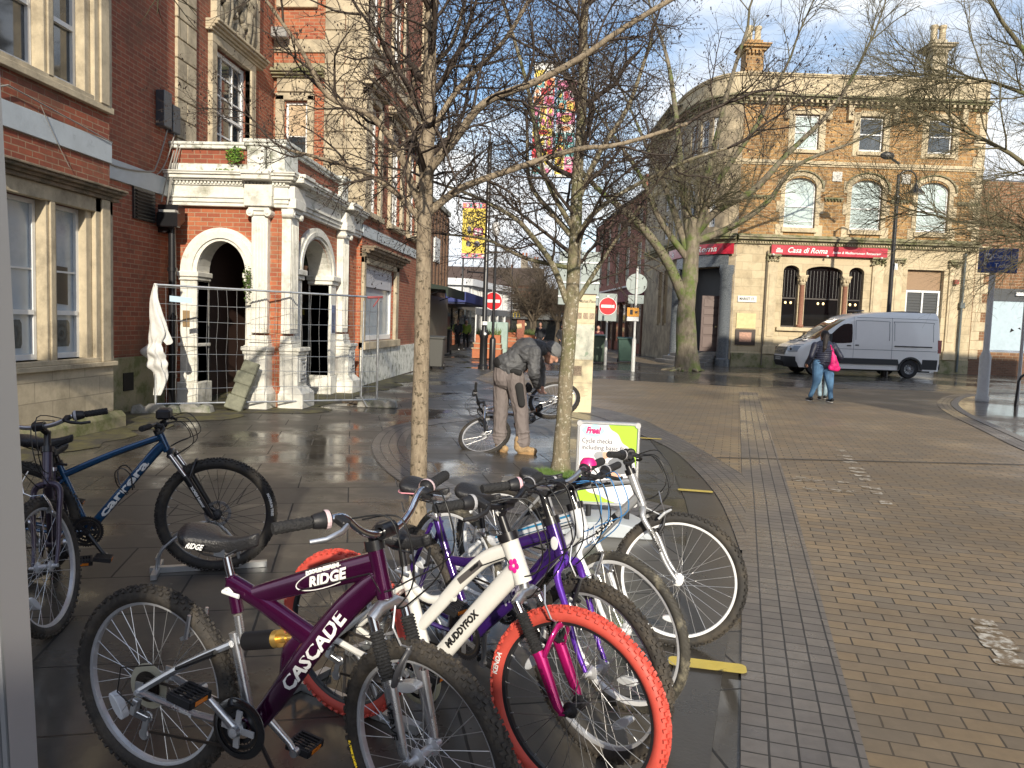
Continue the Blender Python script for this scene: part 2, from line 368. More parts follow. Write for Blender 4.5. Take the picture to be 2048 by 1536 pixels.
S2o=smoothline([(-1.2,17.6),(.465,15.294),(1.223,13.741),(1.595,11.829),(1.82,10.2),(1.98,8.75)]); 
S2i=smoothline([(-1.9,15.9),(.30,14.0),(1.044,11.697),(1.392,10.248),(1.478,8.91),(1.481,7.518),(1.40,6.471),(1.30,5.6)])
road=[(20,-6),(-.3,-6)]+[(p[0]+.2,p[1]) for p in S1L[:4]]
kerbo=smoothline([(5.2,-3),(5.9,5),(6.45,10.5),(7.32,14.118),(8.3,17.6),(9.5,20.4),(11.3,23.0),(14,24.6),(22,25.6)])
road=[(-.3,-6)]+[(p[0]+.2,p[1]) for p in S1L[:3]]+[(p[0]-.03,p[1]) for p in reversed(S2o)]+[(-2.6,21.5),(-1.5,60),(2.2,60),(4.2,36),(9,26.5),(20,26.0)]+list(reversed(kerbo))[0:]
sheet('brick_road',road,.004,roadb,'brown brick street crossing the market place')
sheet('side_street',[(-2.2,24.2),(5,22.5),(12,24.3),(30,25.2),(30,37.5),(7,36),(4.5,34.6),(-2.0,34.0)],.008,setsdark,'dark wet setts in front of the sandstone building')
sheet('slab_apron',S2i+[(.58,2.767),(-.9,-4),(-1.35,-4),(.45,3.0),(1.093,6.641),(1.145,7.226),(1.242,9.07),(1.211,11.041),(.6,12.6),(-.1,13.6)],.006,darkslab,'dark smooth slabs edging the bike parking')
mb=MB(); mb.ribbon(S1L,S1R,.010); struct(mb.build('sett_gutter',setts),'straight strip of grey setts four wide beside the brown bricks')
n=min(len(S2o),len(S2i)); 
def resample(P,k):
    d=[0]
    for i in range(1,len(P)): d.append(d[-1]+math.dist(P[i],P[i-1]))
    out=[]
    for j in range(k):
        t=d[-1]*j/(k-1); i=1
        while i<len(P)-1 and d[i]<t: i+=1
        u=(t-d[i-1])/(d[i]-d[i-1]+1e-9); out.append((P[i-1][0]+(P[i][0]-P[i-1][0])*u,P[i-1][1]+(P[i][1]-P[i-1][1])*u))
    return out
mb=MB(); mb.ribbon(resample(S2i,60),resample(S2o+[(2.0,8.6),(1.72,7.3),(1.34,5.6)],60),.012); struct(mb.build('sett_curve',setts),'curved band of grey setts sweeping into the straight strip')
ro=smoothline([(-1.9,12.6),(-2.42,11.8),(-2.62,10.9),(-2.49,9.683),(-2.209,8.697),(-1.801,7.746),(-1.305,6.95),(-.85,6.55),(-.2,6.3),(.5,6.4),(1.0,6.9)])
ri=offs(ro,-.44)
mb=MB(); mb.ribbon(ri,ro,.005); struct(mb.build('sett_ring',setts),'arc of small grey setts around the two young trees')
mb=MB(); mb.ribbon(kerbo,offs(kerbo,.28),.013); struct(mb.build('kerb_band',setts),'curved sett band edging the right pavement')
mb=MB(); ki=offs(kerbo,.30); mb.ribbon(ki,offs(kerbo,.46),.016); struct(mb.build('kerb',concrete_grey),'pale kerb stones round the right pavement')
sheet('right_pavement',ki[:-2]+[(40,26),(40,-3)],.011,setsdark,'dark wet paving on the right with puddles')
# mossy strip at the foot of the brick building
mb=MB(); A=[];B=[]
rg=rng(3)
for i in range(60):
    y=3+i*.32; xw=-6.1 if y<10.4 else (-5.9+rg.uniform(-.3,.3) if y<12 else -4.75)
    A.append((-7,y)); B.append((xw+.55+rg.uniform(-.22,.25),y))
mb.ribbon(A,B,.007); struct(mb.build('mossy_paving',mossground),'mossy paving along the wall foot')
def rrect(cx,cy,w_,h_,ang,rad=.03,n=4):
    P=[]
    for qx,qy,a0 in ((1,1,0),(-1,1,90),(-1,-1,180),(1,-1,270)):
        for k in range(n+1):
            a=R(a0+90*k/n); P.append((qx*(w_/2-rad)+rad*math.cos(a),qy*(h_/2-rad)+rad*math.sin(a)))
    c,s_=math.cos(ang),math.sin(ang); return [(cx+x*c-y*s_,cy+x*s_+y*c) for x,y in P]
for i,(cx,cy,w_,h_,a) in enumerate([(.715,3.6,.36,.105,-.13),(1.30,7.6,.34,.09,-.12),(1.13,11.1,.5,.09,-.1)]):
    o=sheet('yellow_dash',rrect(cx,cy,w_,h_,a),.017,yellowp); o['label']='yellow painted dash on the dark slabs'; o['group']='yellow dashes beside the bikes'
# worn white lettering fragments: a broken line and crumbs
mb=MB(); rg=rng(9)
for i in range(17):
    t=i/16; x=3.80-(.82)*t; y=10.8-3.75*t
    if rg.random()<.25: continue
    wd=rg.uniform(.10,.19); mb.add([(p[0],p[1],.0082+i*.0001) for p in rrect(x+rg.uniform(-.02,.02),y,wd,rg.uniform(.09,.16),-.2,.01,1)],[tuple(range(8))])
for i in range(40):
    x=rg.uniform(2.45,3.05); y=rg.choice([8.45,8.6,7.95,8.02,8.5])+rg.uniform(-.04,.04)
    mb.add([(p[0],p[1],.0082+i*.00005) for p in rrect(x,y,rg.uniform(.04,.15),rg.uniform(.015,.035),-.2+rg.uniform(-.1,.1),.003,1)],[tuple(range(8))])
for x,y in [(2.40,4.42),(2.36,4.30),(2.34,4.19),(2.31,4.09),(2.28,3.98),(2.26,3.88),(2.30,3.66),(2.26,3.56)]:
    mb.add([(p[0],p[1],.0085+y*.0003) for p in rrect(x,y,rg.uniform(.1,.18),.1,-.2,.01,1)],[tuple(range(8))])
o=mb.build('road_marking',whitep); struct(o,'worn white paint marks on the brown bricks')
# chewing-gum spots and crumbs of leaf litter
mb=MB()
for i in range(220):
    x=rg.uniform(-4,7); y=rg.uniform(2.2,20); r_=rg.uniform(.006,.016)
    mb.add([(x+r_*math.cos(a),y+r_*.8*math.sin(a),.0195) for a in [k*PI/3 for k in range(6)]],[tuple(range(6))])
o=mb.build('pavement_spots',mat('gum',(.24,.22,.19),.8)); o['kind']='stuff'; o['label']='pale chewing gum spots dotted over the paving'
# shadow streak across the street, painted as a thin dark strip
sheet('shadow_streak',[(1.9,9.68),(6.6,10.35),(6.6,10.40),(1.9,9.72)],.015,mat('shadow_tone',(.03,.028,.025),.5))
# ---------------- generic facade tools ----------------
def wall(mb,M,s0,s1,z0,z1,ops,depth=.22,m=0,rm=None,n=16):
    """M(s,z,d)->point, d outward; ops: (s0,s1,z0,z1,rise)"""
    rm=m if rm is None else rm
    S=sorted(set([s0,s1]+[v for o in ops for v in o[:2]])); Z=sorted(set([z0,z1]+[v for o in ops for v in (o[2],o[3]+(o[4] if len(o)>4 else 0))]))
    for i in range(len(S)-1):
        for j in range(len(Z)-1):
            a,b,c,d=S[i],S[i+1],Z[j],Z[j+1]; cs,cz=(a+b)/2,(c+d)/2
            if any(o[0]<cs<o[1] and o[2]<cz<o[3]+(o[4] if len(o)>4 else 0) for o in ops): continue
            mb.add([M(a,c,0),M(b,c,0),M(b,d,0),M(a,d,0)],[(0,1,2,3)],m)
    for o in ops:
        a,b,c,d=o[:4]; r=o[4] if len(o)>4 else 0
        mb.add([M(a,c,0),M(a,d,0),M(a,d,-depth),M(a,c,-depth)],[(0,1,2,3)],rm)
        mb.add([M(b,c,0),M(b,c,-depth),M(b,d,-depth),M(b,d,0)],[(0,1,2,3)],rm)
        mb.add([M(a,c,0),M(a,c,-depth),M(b,c,-depth),M(b,c,0)],[(0,1,2,3)],rm)
        if not r: mb.add([M(a,d,0),M(b,d,0),M(b,d,-depth),M(a,d,-depth)],[(0,1,2,3)],rm)
        else:
            cx=(a+b)/2; hw=(b-a)/2; P=[(cx-hw*math.cos(PI*k/n),d+r*math.sin(PI*k/n)) for k in range(n+1)]
            for k in range(n):
                p,q=P[k],P[k+1]
                mb.add([M(p[0],p[1],0),M(q[0],q[1],0),M(q[0],q[1],-depth),M(p[0],p[1],-depth)],[(0,1,2,3)],rm)
                mb.add([M(p[0],p[1],0),M(p[0],d+r,0),M(q[0],d+r,0),M(q[0],q[1],0)],[(0,1,2,3)],m)
    return mb
def mbox(mb,M,s0,s1,z0,z1,d0,d1,m=0):
    P=[M(s,z,d) for d in (d0,d1) for s,z in ((s0,z0),(s1,z0),(s1,z1),(s0,z1))]
    return mb.add(P,[(0,3,2,1),(4,5,6,7),(0,1,5,4),(1,2,6,5),(2,3,7,6),(3,0,4,7)],m)
def archring(mb,M,cx,cz,r0,r1,d0,d1,n=20,a0=0,a1=PI,m=0,ez=1):
    for k in range(n):
        a=a0+(a1-a0)*k/n; b=a0+(a1-a0)*(k+1)/n; V=[]
        for t in (a,b):
            for r_,d in ((r0,d0),(r1,d0),(r1,d1),(r0,d1)): V.append(M(cx-r_*math.cos(t),cz+ez*r_*math.sin(t),d))
        mb.add(V,[(0,1,5,4),(1,2,6,5),(2,3,7,6),(3,0,4,7)],m)
def window(parent,M,s0,s1,z0,z1,d,bars_s=(),bars_z=(),fw=.055,bw=.022,frame=None,pane=None,rise=0,thk=.05,midrail=None,label=None):
    frame=frame or white_frame; pane=pane or glass_dark
    mb=MB()
    mbox(mb,M,s0,s0+fw,z0,z1,d-thk,d); mbox(mb,M,s1-fw,s1,z0,z1,d-thk,d); mbox(mb,M,s0+fw,s1-fw,z0,z0+fw*1.3,d-thk,d)
    if not rise: mbox(mb,M,s0+fw,s1-fw,z1-fw,z1,d-thk,d)
    else:
        k=(s1-s0)/2; archring(mb,M,(s0+s1)/2,z1,k-fw,k,d-thk,d,16,ez=rise/k)
    for t in bars_s: s_=s0+(s1-s0)*t; mbox(mb,M,s_-bw/2,s_+bw/2,z0+fw*1.3,z1-(0 if rise else fw)+rise*.93,d-thk*.7,d-.008)
    for t in bars_z: z_=z0+(z1-z0)*t; mbox(mb,M,s0+fw,s1-fw,z_-bw/2,z_+bw/2,d-thk*.75,d-.012)
    if midrail is not None: z_=z0+(z1-z0)*midrail; mbox(mb,M,s0+fw,s1-fw,z_-.028,z_+.028,d-thk*.9,d+.012)
    w_=mb.build('window',frame,parent,label=label)
    pb=MB()
    P=[(s0+fw*.5,z0+fw*.5),(s1-fw*.5,z0+fw*.5),(s1-fw*.5,z1)]
    if rise:
        k=(s1-s0)/2-fw*.5
        P+=[((s0+s1)/2+k*math.cos(PI*i/14),z1+rise*.96*math.sin(PI*i/14)) for i in range(1,14)]
    P+=[(s0+fw*.5,z1)]
    pb.add([M(a,b,d-thk*.8) for a,b in P],[tuple(range(len(P)))]); pb.build('pane',pane,w_)
    return w_
def quoin(mb,M,s0,s1,z0,z1,course=.33,d=.05,gap=.02,face=True,split=True):
    z=z0; i=0
    while z<z1-.02:
        h=min(course,z1-z)
        if split and i%2: 
            c=(s0+s1)/2; mbox(mb,M,s0,c-gap/2,z+gap,z+h,-.02,d); mbox(mb,M,c+gap/2,s1,z+gap,z+h,-.02,d)
        else: mbox(mb,M,s0,s1,z+gap,z+h,-.02,d)
        mbox(mb,M,s0+.01,s1-.01,z,z+gap,-.02,d-.02)
        z+=h; i+=1
def cornice(mb,M,s0,s1,z0,steps,m=0):
    """steps: list of (height, projection)"""
    z=z0
    for h,p in steps: mbox(mb,M,s0-(p if p>0 else 0)*0,s1,z,z+h,-.05,p,m); z+=h
# =============== brick and stone building on the left ===============
BX=-6.9
hall=thing('town_building','tall red brick and cream stone building with a grey painted band, filling the left side','building',(-7,10,0))
MA=lambda s,z,d:(-6.2+d,s,z)      # wall A, faces +X, s=Y
MBw=lambda s,z,d:(-6.9+d,s,z)     # recessed wall
MC=lambda s,z,d:(-4.8+d,s,z)      # far wing, faces +X
MF=lambda s,z,d:(s,17.45-d,z)     # front of far wing, faces -Y
TOP=12.6
opsA=[(8.0-.02,9.62,.96,2.86),(7.98,9.62,4.30,6.1),(4.9,6.5,.96,2.86),(4.9,6.5,4.3,6.1)]
mb=MB(); wall(mb,MA,2,10.02,0,TOP,opsA,.3); wall(mb,MBw,10.02,17.45,0,TOP,[(14.45,15.95,4.55,6.62)],.16)
mb.add([(-6.2,10.02,0),(-6.9,10.02,0),(-6.9,10.02,TOP),(-6.2,10.02,TOP)],[(0,1,2,3)])
wall(mb,MC,17.45,24.6,0,TOP,[(17.5,20.9,1.05,2.9),(17.55,18.75,4.05,6.6),(20.0,21.2,4.05,6.6),(22.3,23.3,4.05,6.6),(17.55,18.75,7.9,10),(20.0,21.2,7.9,10)],.16)
mb.add([(-6.2,2,TOP),(-6.2,10.02,TOP),(-14,10.02,TOP),(-14,2,TOP)],[(0,1,2,3)]); mb.add([(-4.8,17.45,TOP),(-4.8,24.6,TOP),(-14,24.6,TOP),(-14,17.45,TOP)],[(0,1,2,3)]); mb.add([(-6.9,10.02,TOP),(-6.9,17.45,TOP),(-14,17.45,TOP),(-14,10.02,TOP)],[(0,1,2,3)])
mb.add([(-4.8,24.6,0),(-14,24.6,0),(-14,24.6,TOP),(-4.8,24.6,TOP)],[(0,1,2,3)]); mb.add([(-6.2,2,0),(-14,2,0),(-14,2,TOP),(-6.2,2,TOP)],[(0,3,2,1)])
mb.build('wall',brick_red,hall)
mb=MB(); wall(mb,MF,-6.9,-4.8,0,TOP,[(-6.62,-6.12,4.55,6.42),(-6.62,-6.02,8.75,10.3)],.14); mb.build('wall',brick_orange,hall,label='brick wall above the porch, sunlight put into its orange tone')
# wall A stonework
mb=MB()
mbox(mb,MA,2,10.0,.22,.84,-.05,.05)
mb.build('plinth',ashlar,hall,bevel=.006)
mb=MB(); P=[(-6.2,.0),(-6.02,.0),(-6.02,.16),(-6.08,.22),(-6.2,.22)]; mb.prism(P,2,10.08,'y'); mbox(mb,MBw,10.05,12.6,.0,.86,-.05,.07); build_split(mb,'footing',stone_wet,hall,bevel=.01,label='mossy stone footing of the wall')
mb=MB()
for z0,z1 in ((.90,3.02),(4.24,6.4)):
    mbox(mb,MA,9.62,10.0,z0,z1,-.03,.055); mbox(mb,MA,9.72,9.90,z0,z1,.055,.085)            # outer surround
    mbox(mb,MA,9.50,9.62,z0,z1,-.16,.0)                          # inner jamb
    mbox(mb,MA,8.71,8.90,z0+.03,z1-.1,-.17,.025); mbox(mb,MA,8.76,8.85,z0+.03,z1-.1,.025,.05)                    # mullion
    mbox(mb,MA,7.60,7.98,z0,z1,-.03,.055); mbox(mb,MA,6.5,6.9,z0,z1,-.03,.055)
    mbox(mb,MA,4.5,4.9,z0,z1,-.03,.055)
mbox(mb,MA,7.6,10.0,2.84,3.02,-.03,.055,0); mbox(mb,MA,4.5,6.9,2.84,3.02,-.03,.055,0)
build_split(mb,'window_surround',stone_left,hall,bevel=.008)
mb=MB(); mbox(mb,MA,7.5,10.03,.84,.90,-.05,.10); mbox(mb,MA,7.6,10.0,.90,.96,-.3,.06); mbox(mb,MA,7.5,10.02,4.16,4.24,-.05,.07); mbox(mb,MA,7.6,10.0,4.24,4.30,-.3,.05)
mbox(mb,MA,4.4,7.0,.84,.94,-.05,.10); mbox(mb,MA,4.4,7.0,4.16,4.28,-.05,.07)
build_split(mb,'sill',stone_left,hall,bevel=.006)
mb=MB(); cornice(mb,MA,7.55,10.08,3.02,[(.05,.10),(.04,.14),(.035,.20),(.03,.23),(.02,.15)]); cornice(mb,MA,4.5,7.0,3.02,[(.05,.10),(.04,.14),(.035,.20),(.03,.23)])
build_split(mb,'cornice',mat('weathered_cornice',(.26,.20,.14),.9,var=.3,scale=6,bump=.5,dark=(.10,.09,.06),dscale=4),hall,bevel=.006)
mb=MB(); mbox(mb,MA,2,10.03,3.53,3.81,-.02,.03); mbox(mb,MBw,10.05,12.88,3.53,3.83,-.02,.03); mbox(mb,MC,17.45,24.6,3.46,3.72,-.02,.03); build_split(mb,'painted_band',paint_grey,hall,bevel=.005)
# wall A windows
lw=dict(frame=white_frame,pane=glass_white)
for a,b in ((8.0,8.70),(8.92,9.50)):
    w_=window(hall,MA,a,b,.97,2.84,-.10,bars_z=(.57,),midrail=.30,fw=.05,label='sash window with whitened lower panes',**lw)
    m2=MB()
    # dark patches rubbed into the whitening and the round crest stickers
    mc=(a+b)/2
    pts=[(mc-.155,1.15),(mc-.13,1.11),(mc+.13,1.11),(mc+.155,1.16),(mc+.15,1.40),(mc+.12,1.44),(mc-.10,1.44),(mc-.15,1.40)]
    m2.add([MA(s_,z_,-.136) for s_,z_ in pts],[tuple(range(8))])
    m2.build('rubbed_patch',mat('patch_dark',(.07,.085,.09),.25,coat=.5,var=.3,scale=20),w_)
    m3=MB()
    for k in range(22):
        t=k*2*PI/22; 
        m3.add([MA(mc+r_*math.cos(t+dt),1.275+r_*math.sin(t+dt),-.134) for r_,dt in ((.085,0),(.115,0),(.115,.14),(.085,.14))],[(0,1,2,3)])
    archring(m3,MA,mc,1.275,.03,.04,-.136,-.134,12); archring(m3,MA,mc,1.275,.03,.04,-.136,-.134,12,PI,2*PI); mbox(m3,MA,mc-.004,mc+.004,1.25,1.3,-.136,-.133)
    m3.build('round_crest',mat('crest_ink',(.015,.018,.02),.4),w_)
    if a>8.5:
        m4=MB(); m4.add([MA(s_,z_,-.133) for s_,z_ in ((9.04,1.65),(9.33,1.63),(9.33,2.1),(9.05,2.11))],[(0,1,2,3)]); m4.build('dark_patch',mat('hole_black',(.02,.022,.025),.3,coat=.4),w_)
    else:
        m4=MB(); m4.add([MA(s_,z_,-.133) for s_,z_ in ((8.02,1.6),(8.2,1.58),(8.2,2.0),(8.02,2.01))],[(0,1,2,3)]); m4.build('notice',mat('paper',(.45,.47,.48),.6),w_)
    window(hall,MA,a,b,4.32,6.05,-.12,bars_z=(),midrail=.42,fw=.05,frame=white_frame)
window(hall,MA,5,6.4,.97,2.84,-.1,bars_s=(.5,),bars_z=(.57,),frame=white_frame,pane=glass_white); window(hall,MA,5,6.4,4.32,6.05,-.12,bars_s=(.5,),midrail=.42)
# wall B: vent, window with heavy stone frame, quoin strip, heraldic panel
mb=MB(); mbox(mb,MBw,11.74,12.36,3.03,3.53,-.02,.03)
for k in range(9):
    z_=3.06+k*.052; mb.beam(MBw(11.78,z_,.045),MBw(12.32,z_,.045),.05,.012,up=(.5,0,1))
mb.build('vent_grille',mat('vent_black',(.03,.03,.032),.45),hall)
mb=MB(); quoin(mb,MBw,13.05,13.72,3.9,TOP,.335,.05); build_split(mb,'quoin',stone_left,hall,bevel=.01)
mb=MB(); mbox(mb,MBw,14.25,14.45,3.9,6.62,-.03,.09); mbox(mb,MBw,15.95,16.25,3.9,6.62,-.03,.09); mbox(mb,MBw,14.25,16.25,6.62,6.80,-.03,.09)
mbox(mb,MBw,14.33,14.45,3.9,6.62,-.12,.0); mbox(mb,MBw,15.95,16.06,3.9,6.62,-.03,.12)
build_split(mb,'window_surround',stone_left,hall,bevel=.01)
mb=MB(); cornice(mb,MBw,14.15,16.55,6.80,[(.05,.12),(.05,.17),(.05,.23),(.05,.27)]); build_split(mb,'cornice',stone_left,hall,bevel=.008)
window(hall,MBw,14.45,15.95,4.5,6.60,-.06,bars_s=(.33,.66),bars_z=(.80,.62,.27),midrail=.45,fw=.08,bw=.03)
mb=MB(); mbox(mb,MBw,14.35,14.5,7.0,9.6,-.03,.12); mbox(mb,MBw,16.2,16.35,7.0,9.6,-.03,.12); mbox(mb,MBw,14.5,16.2,7.0,9.6,-.02,.03)
build_split(mb,'panel_frame',stone_left,hall,bevel=.01)
rg=rng(12); mb=MB()
mb.ell(MBw(15.35,8.0,.05),(.12,.33,.45),12,8)
for k in range(70):
    s_=rg.uniform(14.6,16.1); z_=rg.uniform(7.15,8.9); mb.ell(MBw(s_,z_,.06),(.05+rg.random()*.05,.04+.09*rg.random(),.05+.14*rg.random()),7,5)
for sgn in (-1,1):   # two standing supporters
    c=15.35+sgn*.52; mb.ell(MBw(c,7.95,.12),(.12,.13,.34),10,8); mb.ell(MBw(c,8.38,.14),(.09,.09,.12),10,8); mb.tube([MBw(c-.05,7.7,.1),MBw(c-.08,7.4,.12),MBw(c-.1,7.1,.1)],[.09,.07,.05],8); mb.tube([MBw(c+.05,7.7,.1),MBw(c+.1,7.4,.12),MBw(c+.06,7.1,.1)],[.09,.07,.05],8); mb.tube([MBw(c,8.2,.12),MBw(c-sgn*.2,8.05,.16),MBw(c-sgn*.3,8.2,.15)],[.06,.05,.05],7)
mb.build('carved_relief',mat('relief_stone',(.30,.26,.19),.9,var=.3,scale=8,bump=.6,bscale=30,dark=(.08,.07,.05),dscale=4,dth=(.45,.6)),hall,smooth=60)
# downpipe, hopper, junction boxes, cables
mb=MB(); mb.tube([(-6.72,12.62,.02),(-6.72,12.62,3.15)],.062,12); mb.box(-6.9,-6.56,12.5,12.74,3.12,3.36); mb.prism([(-6.9,2.9),(-6.78,2.9),(-6.56,3.12),(-6.9,3.12)],12.5,12.74,'y')
for z_ in (.5,1.5,2.3): mb.lathe([(.062,-.03),(.078,-.03),(.078,.03),(.062,.03)],(-6.72,12.62,z_),n=12)
mb.build('downpipe',black_metal,hall,smooth=40)
mb=MB(); mb.box(-6.9,-6.74,12.42,12.66,4.62,5.2); mb.box(-6.9,-6.76,12.74,12.98,4.6,5.05); build_split(mb,'junction_box',mat('box_plastic',(.05,.06,.075),.45),hall,bevel=.012)
mb=MB()
def sag(a,b,dip,r_,n=14,mbx=None):
    a=Vector(a);b=Vector(b); (mbx or mb).tube([a.lerp(b,k/n)-Vector((0,0,dip*4*(k/n)*(1-k/n))) for k in range(n+1)],r_,5)
sag((-6.86,10.1,3.84),(-6.86,12.3,3.86),.12,.014); sag((-6.86,12.3,3.86),(-6.8,12.62,4.62),.06,.012); sag((-6.84,12.35,3.82),(-6.8,12.85,4.6),.14,.010); sag((-6.84,12.5,3.4),(-6.78,12.80,4.3),-.05,.012)
sag((-6.82,12.6,3.3),(-6.72,12.85,4.46),-.1,.012); sag((-6.8,12.55,3.2),(-6.68,12.9,4.48),-.14,.010)
sag((-6.15,6.4,3.86),(-6.15,8.1,3.97),.16,.010); sag((-6.15,8.1,3.97),(-6.15,10.0,3.80),.0,.008); sag((-6.14,8.6,3.9),(-6.14,9.1,3.3),.02,.005)
mb.build('cable',mat('cable_grey',(.25,.24,.22),.6),hall)
mb=MB(); mbox(mb,MBw,11.35,11.62,.34,.62,-.02,.085); mb.build('air_vent',black_hole,hall)
# far wing front: quoins, bands, small window with hood
mb=MB(); quoin(mb,MF,-5.72,-4.8,3.9,TOP,.37,.06,split=True); quoin(mb,MC,17.39,17.95,3.9,TOP,.37,.06,split=True); quoin(mb,MC,23.7,24.6,.2,TOP,.40,.08,split=True)
build_split(mb,'quoin',stone_left,hall,bevel=.012)
mb=MB(); mbox(mb,MF,-6.9,-4.72,7.50,7.78,-.02,.045); mbox(mb,MC,17.4,24.6,7.50,7.78,-.02,.045); build_split(mb,'stone_band',stone_left,hall,bevel=.008)
mb=MB(); mbox(mb,MF,-6.84,-6.64,3.9,6.55,-.02,.08); mbox(mb,MF,-6.1,-5.95,3.9,6.55,-.02,.08); mbox(mb,MF,-6.84,-5.95,6.44,6.60,-.02,.08); mbox(mb,MF,-6.80,-5.98,6.62,6.90,-.02,.10)
mbox(mb,MF,-6.84,-5.9,8.46,8.74,-.02,.09); mbox(mb,MF,-6.78,-6.62,8.74,10.4,-.02,.06); mbox(mb,MF,-6.02,-5.9,8.74,10.4,-.02,.06)
build_split(mb,'window_surround',stone_left,hall,bevel=.01)
mb=MB(); cornice(mb,MF,-6.9,-5.72,6.92,[(.05,.14),(.05,.22),(.06,.28),(.03,.24),(.16,.03)]); mb.build('mossy_hood',stone_wet,hall,bevel=.01)
window(hall,MF,-6.64,-6.1,4.4,6.44,-.05,bars_z=(.62,),midrail=.33,fw=.07,label='narrow white window with papered upper pane')
mb=MB(); mb.add([MF(s_,z_,-.085) for s_,z_ in ((-6.57,5.68),(-6.17,5.68),(-6.17,6.36),(-6.57,6.36))],[(0,1,2,3)]); mb.build('papered_pane',mat('brown_paper',(.45,.34,.22),.7,var=.3,scale=5),hall)
window(hall,MF,-6.6,-6.02,8.75,10.3,-.05,bars_s=(.5,),fw=.06)
for a,b in ((17.55,18.75),(20.0,21.2),(22.3,23.3)):
    window(hall,MC,a,b,4.06,6.58,-.08,bars_s=(.33,.66),bars_z=(.15,.33,.66,.83),midrail=.5,fw=.07)
    mb=MB(); mbox(mb,MC,a-.2,a,3.95,6.75,-.02,.08); mbox(mb,MC,b,b+.2,3.95,6.75,-.02,.08); mbox(mb,MC,a-.2,b+.2,6.60,6.78,-.02,.08); mbox(mb,MC,a-.25,b+.25,3.92,4.05,-.05,.13); mbox(mb,MC,a-.28,b+.28,6.80,6.90,-.02,.2); mbox(mb,MC,a-.32,b+.32,6.90,6.97,-.02,.27)
    build_split(mb,'window_surround',stone_left,hall,bevel=.008)
    if b<22:
        window(hall,MC,a,b,7.92,9.98,-.08,bars_s=(.33,.66),midrail=.5,fw=.07)
        mb=MB(); mbox(mb,MC,a-.15,a,7.8,10.1,-.02,.06); mbox(mb,MC,b,b+.15,7.8,10.1,-.02,.06); mbox(mb,MC,a-.2,b+.2,7.8,7.9,-.02,.1); build_split(mb,'window_surround',stone_left,hall)
# ground floor shop window of the far wing
mb=MB(); mbox(mb,MC,17.45,17.62,.9,3.0,-.02,.07); mbox(mb,MC,20.75,21.05,.9,3.0,-.02,.07); mbox(mb,MC,17.45,21.15,.86,1.04,-.05,.12); mbox(mb,MC,17.45,21.05,2.86,3.0,-.02,.07); build_split(mb,'window_surround',stone_left,hall,bevel=.01)
mb=MB(); cornice(mb,MC,17.45,21.4,3.0,[(.08,.10),(.06,.18),(.06,.28),(.05,.32)]); build_split(mb,'cornice',MATS['weathered_cornice'],hall,bevel=.008)
mb=MB(); mbox(mb,MC,17.45,24.6,.02,.86,-.02,.035); mb.build('painted_plinth',paint_dirty,hall,label='flaking white painted plinth')
w_=window(hall,MC,17.62,20.75,1.06,2.86,-.08,fw=.09,pane=glass_white,label='wide shop window whitened inside')
mb=MB(); mbox(mb,MC,17.72,20.65,2.34,2.76,-.075,-.05); mb.build('blind',mat('blind_grey',(.45,.46,.50),.6),w_)
mb=MB(); cornice(mb,MA,2,10.2,TOP-.5,[(.2,.15),(.15,.3),(.15,.42)]); cornice(mb,MC,17.2,24.8,TOP-.5,[(.2,.15),(.15,.3),(.15,.42)]); build_split(mb,'eaves_cornice',stone_left,hall)
# =============== white painted porch ===============
porch=thing('entrance_porch','white painted stone and brick entrance porch with two round arches, pilasters and a parapet','porch',(-5.8,13,0))
FY=12.92; SX=-4.92
PF=lambda s,z,d:(s,FY-d,z); PS=lambda s,z,d:(SX+d,s,z)
mb=MB(); wall(mb,PF,-6.9,SX,0,3.42,[(-6.42,-5.56,0,2.29,.57)],.42,0,1); wall(mb,PS,FY,17.45,0,3.42,[(13.75,15.45,0,2.42,.62)],.42,0,1)
mb.build('wall',[brick_orange,paint_white],porch)
mb=MB(); # dark interior shell + inner door wall
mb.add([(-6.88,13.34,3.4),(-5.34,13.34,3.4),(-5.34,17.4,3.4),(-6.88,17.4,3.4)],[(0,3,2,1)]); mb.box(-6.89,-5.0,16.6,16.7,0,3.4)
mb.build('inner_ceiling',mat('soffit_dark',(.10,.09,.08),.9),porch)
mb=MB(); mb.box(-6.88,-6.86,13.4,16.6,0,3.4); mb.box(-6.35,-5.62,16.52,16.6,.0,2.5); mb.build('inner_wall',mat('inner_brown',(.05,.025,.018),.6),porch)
mb=MB(); mb.box(-6.3,-6.02,16.48,16.52,.3,1.9); mb.box(-5.95,-5.67,16.48,16.52,.3,1.9); build_split(mb,'glazed_door',glass_dark,porch)
mb=MB(); mb.box(-5.95,-5.78,16.46,16.48,1.62,1.75); mb.build('door_notice',mat('notice_yellow',(.5,.45,.08),.6),porch)
mb=MB()
archring(mb,PF,-5.99,2.29,.43,.50,-.02,.05,24,ez=1.24); archring(mb,PF,-5.99,2.29,.50,.60,-.02,.085,24,ez=1.16); archring(mb,PF,-5.99,2.29,.60,.72,-.02,.06,24,ez=1.05)
archring(mb,PS,14.6,2.42,.85,.92,-.02,.05,24,ez=.76); archring(mb,PS,14.6,2.42,.92,1.02,-.02,.085,24,ez=.76); archring(mb,PS,14.6,2.42,1.02,1.12,-.02,.06,24,ez=.76)
build_split(mb,'arch_moulding',paint_white,porch,smooth=40)
mb=MB() # imposts and piers under the arches
for a,b in ((-6.72,-6.42),(-5.56,-5.42)):
    mbox(mb,PF,a,b,.38,2.14,-.40,.045); mbox(mb,PF,a-.02,b+.03,2.14,2.20,-.43,.08); mbox(mb,PF,a-.03,b+.05,2.20,2.29,-.45,.11); mbox(mb,PF,a-.02,b+.03,1.0,1.06,-.43,.08); mbox(mb,PF,a-.03,b+.05,0,.38,-.44,.10)
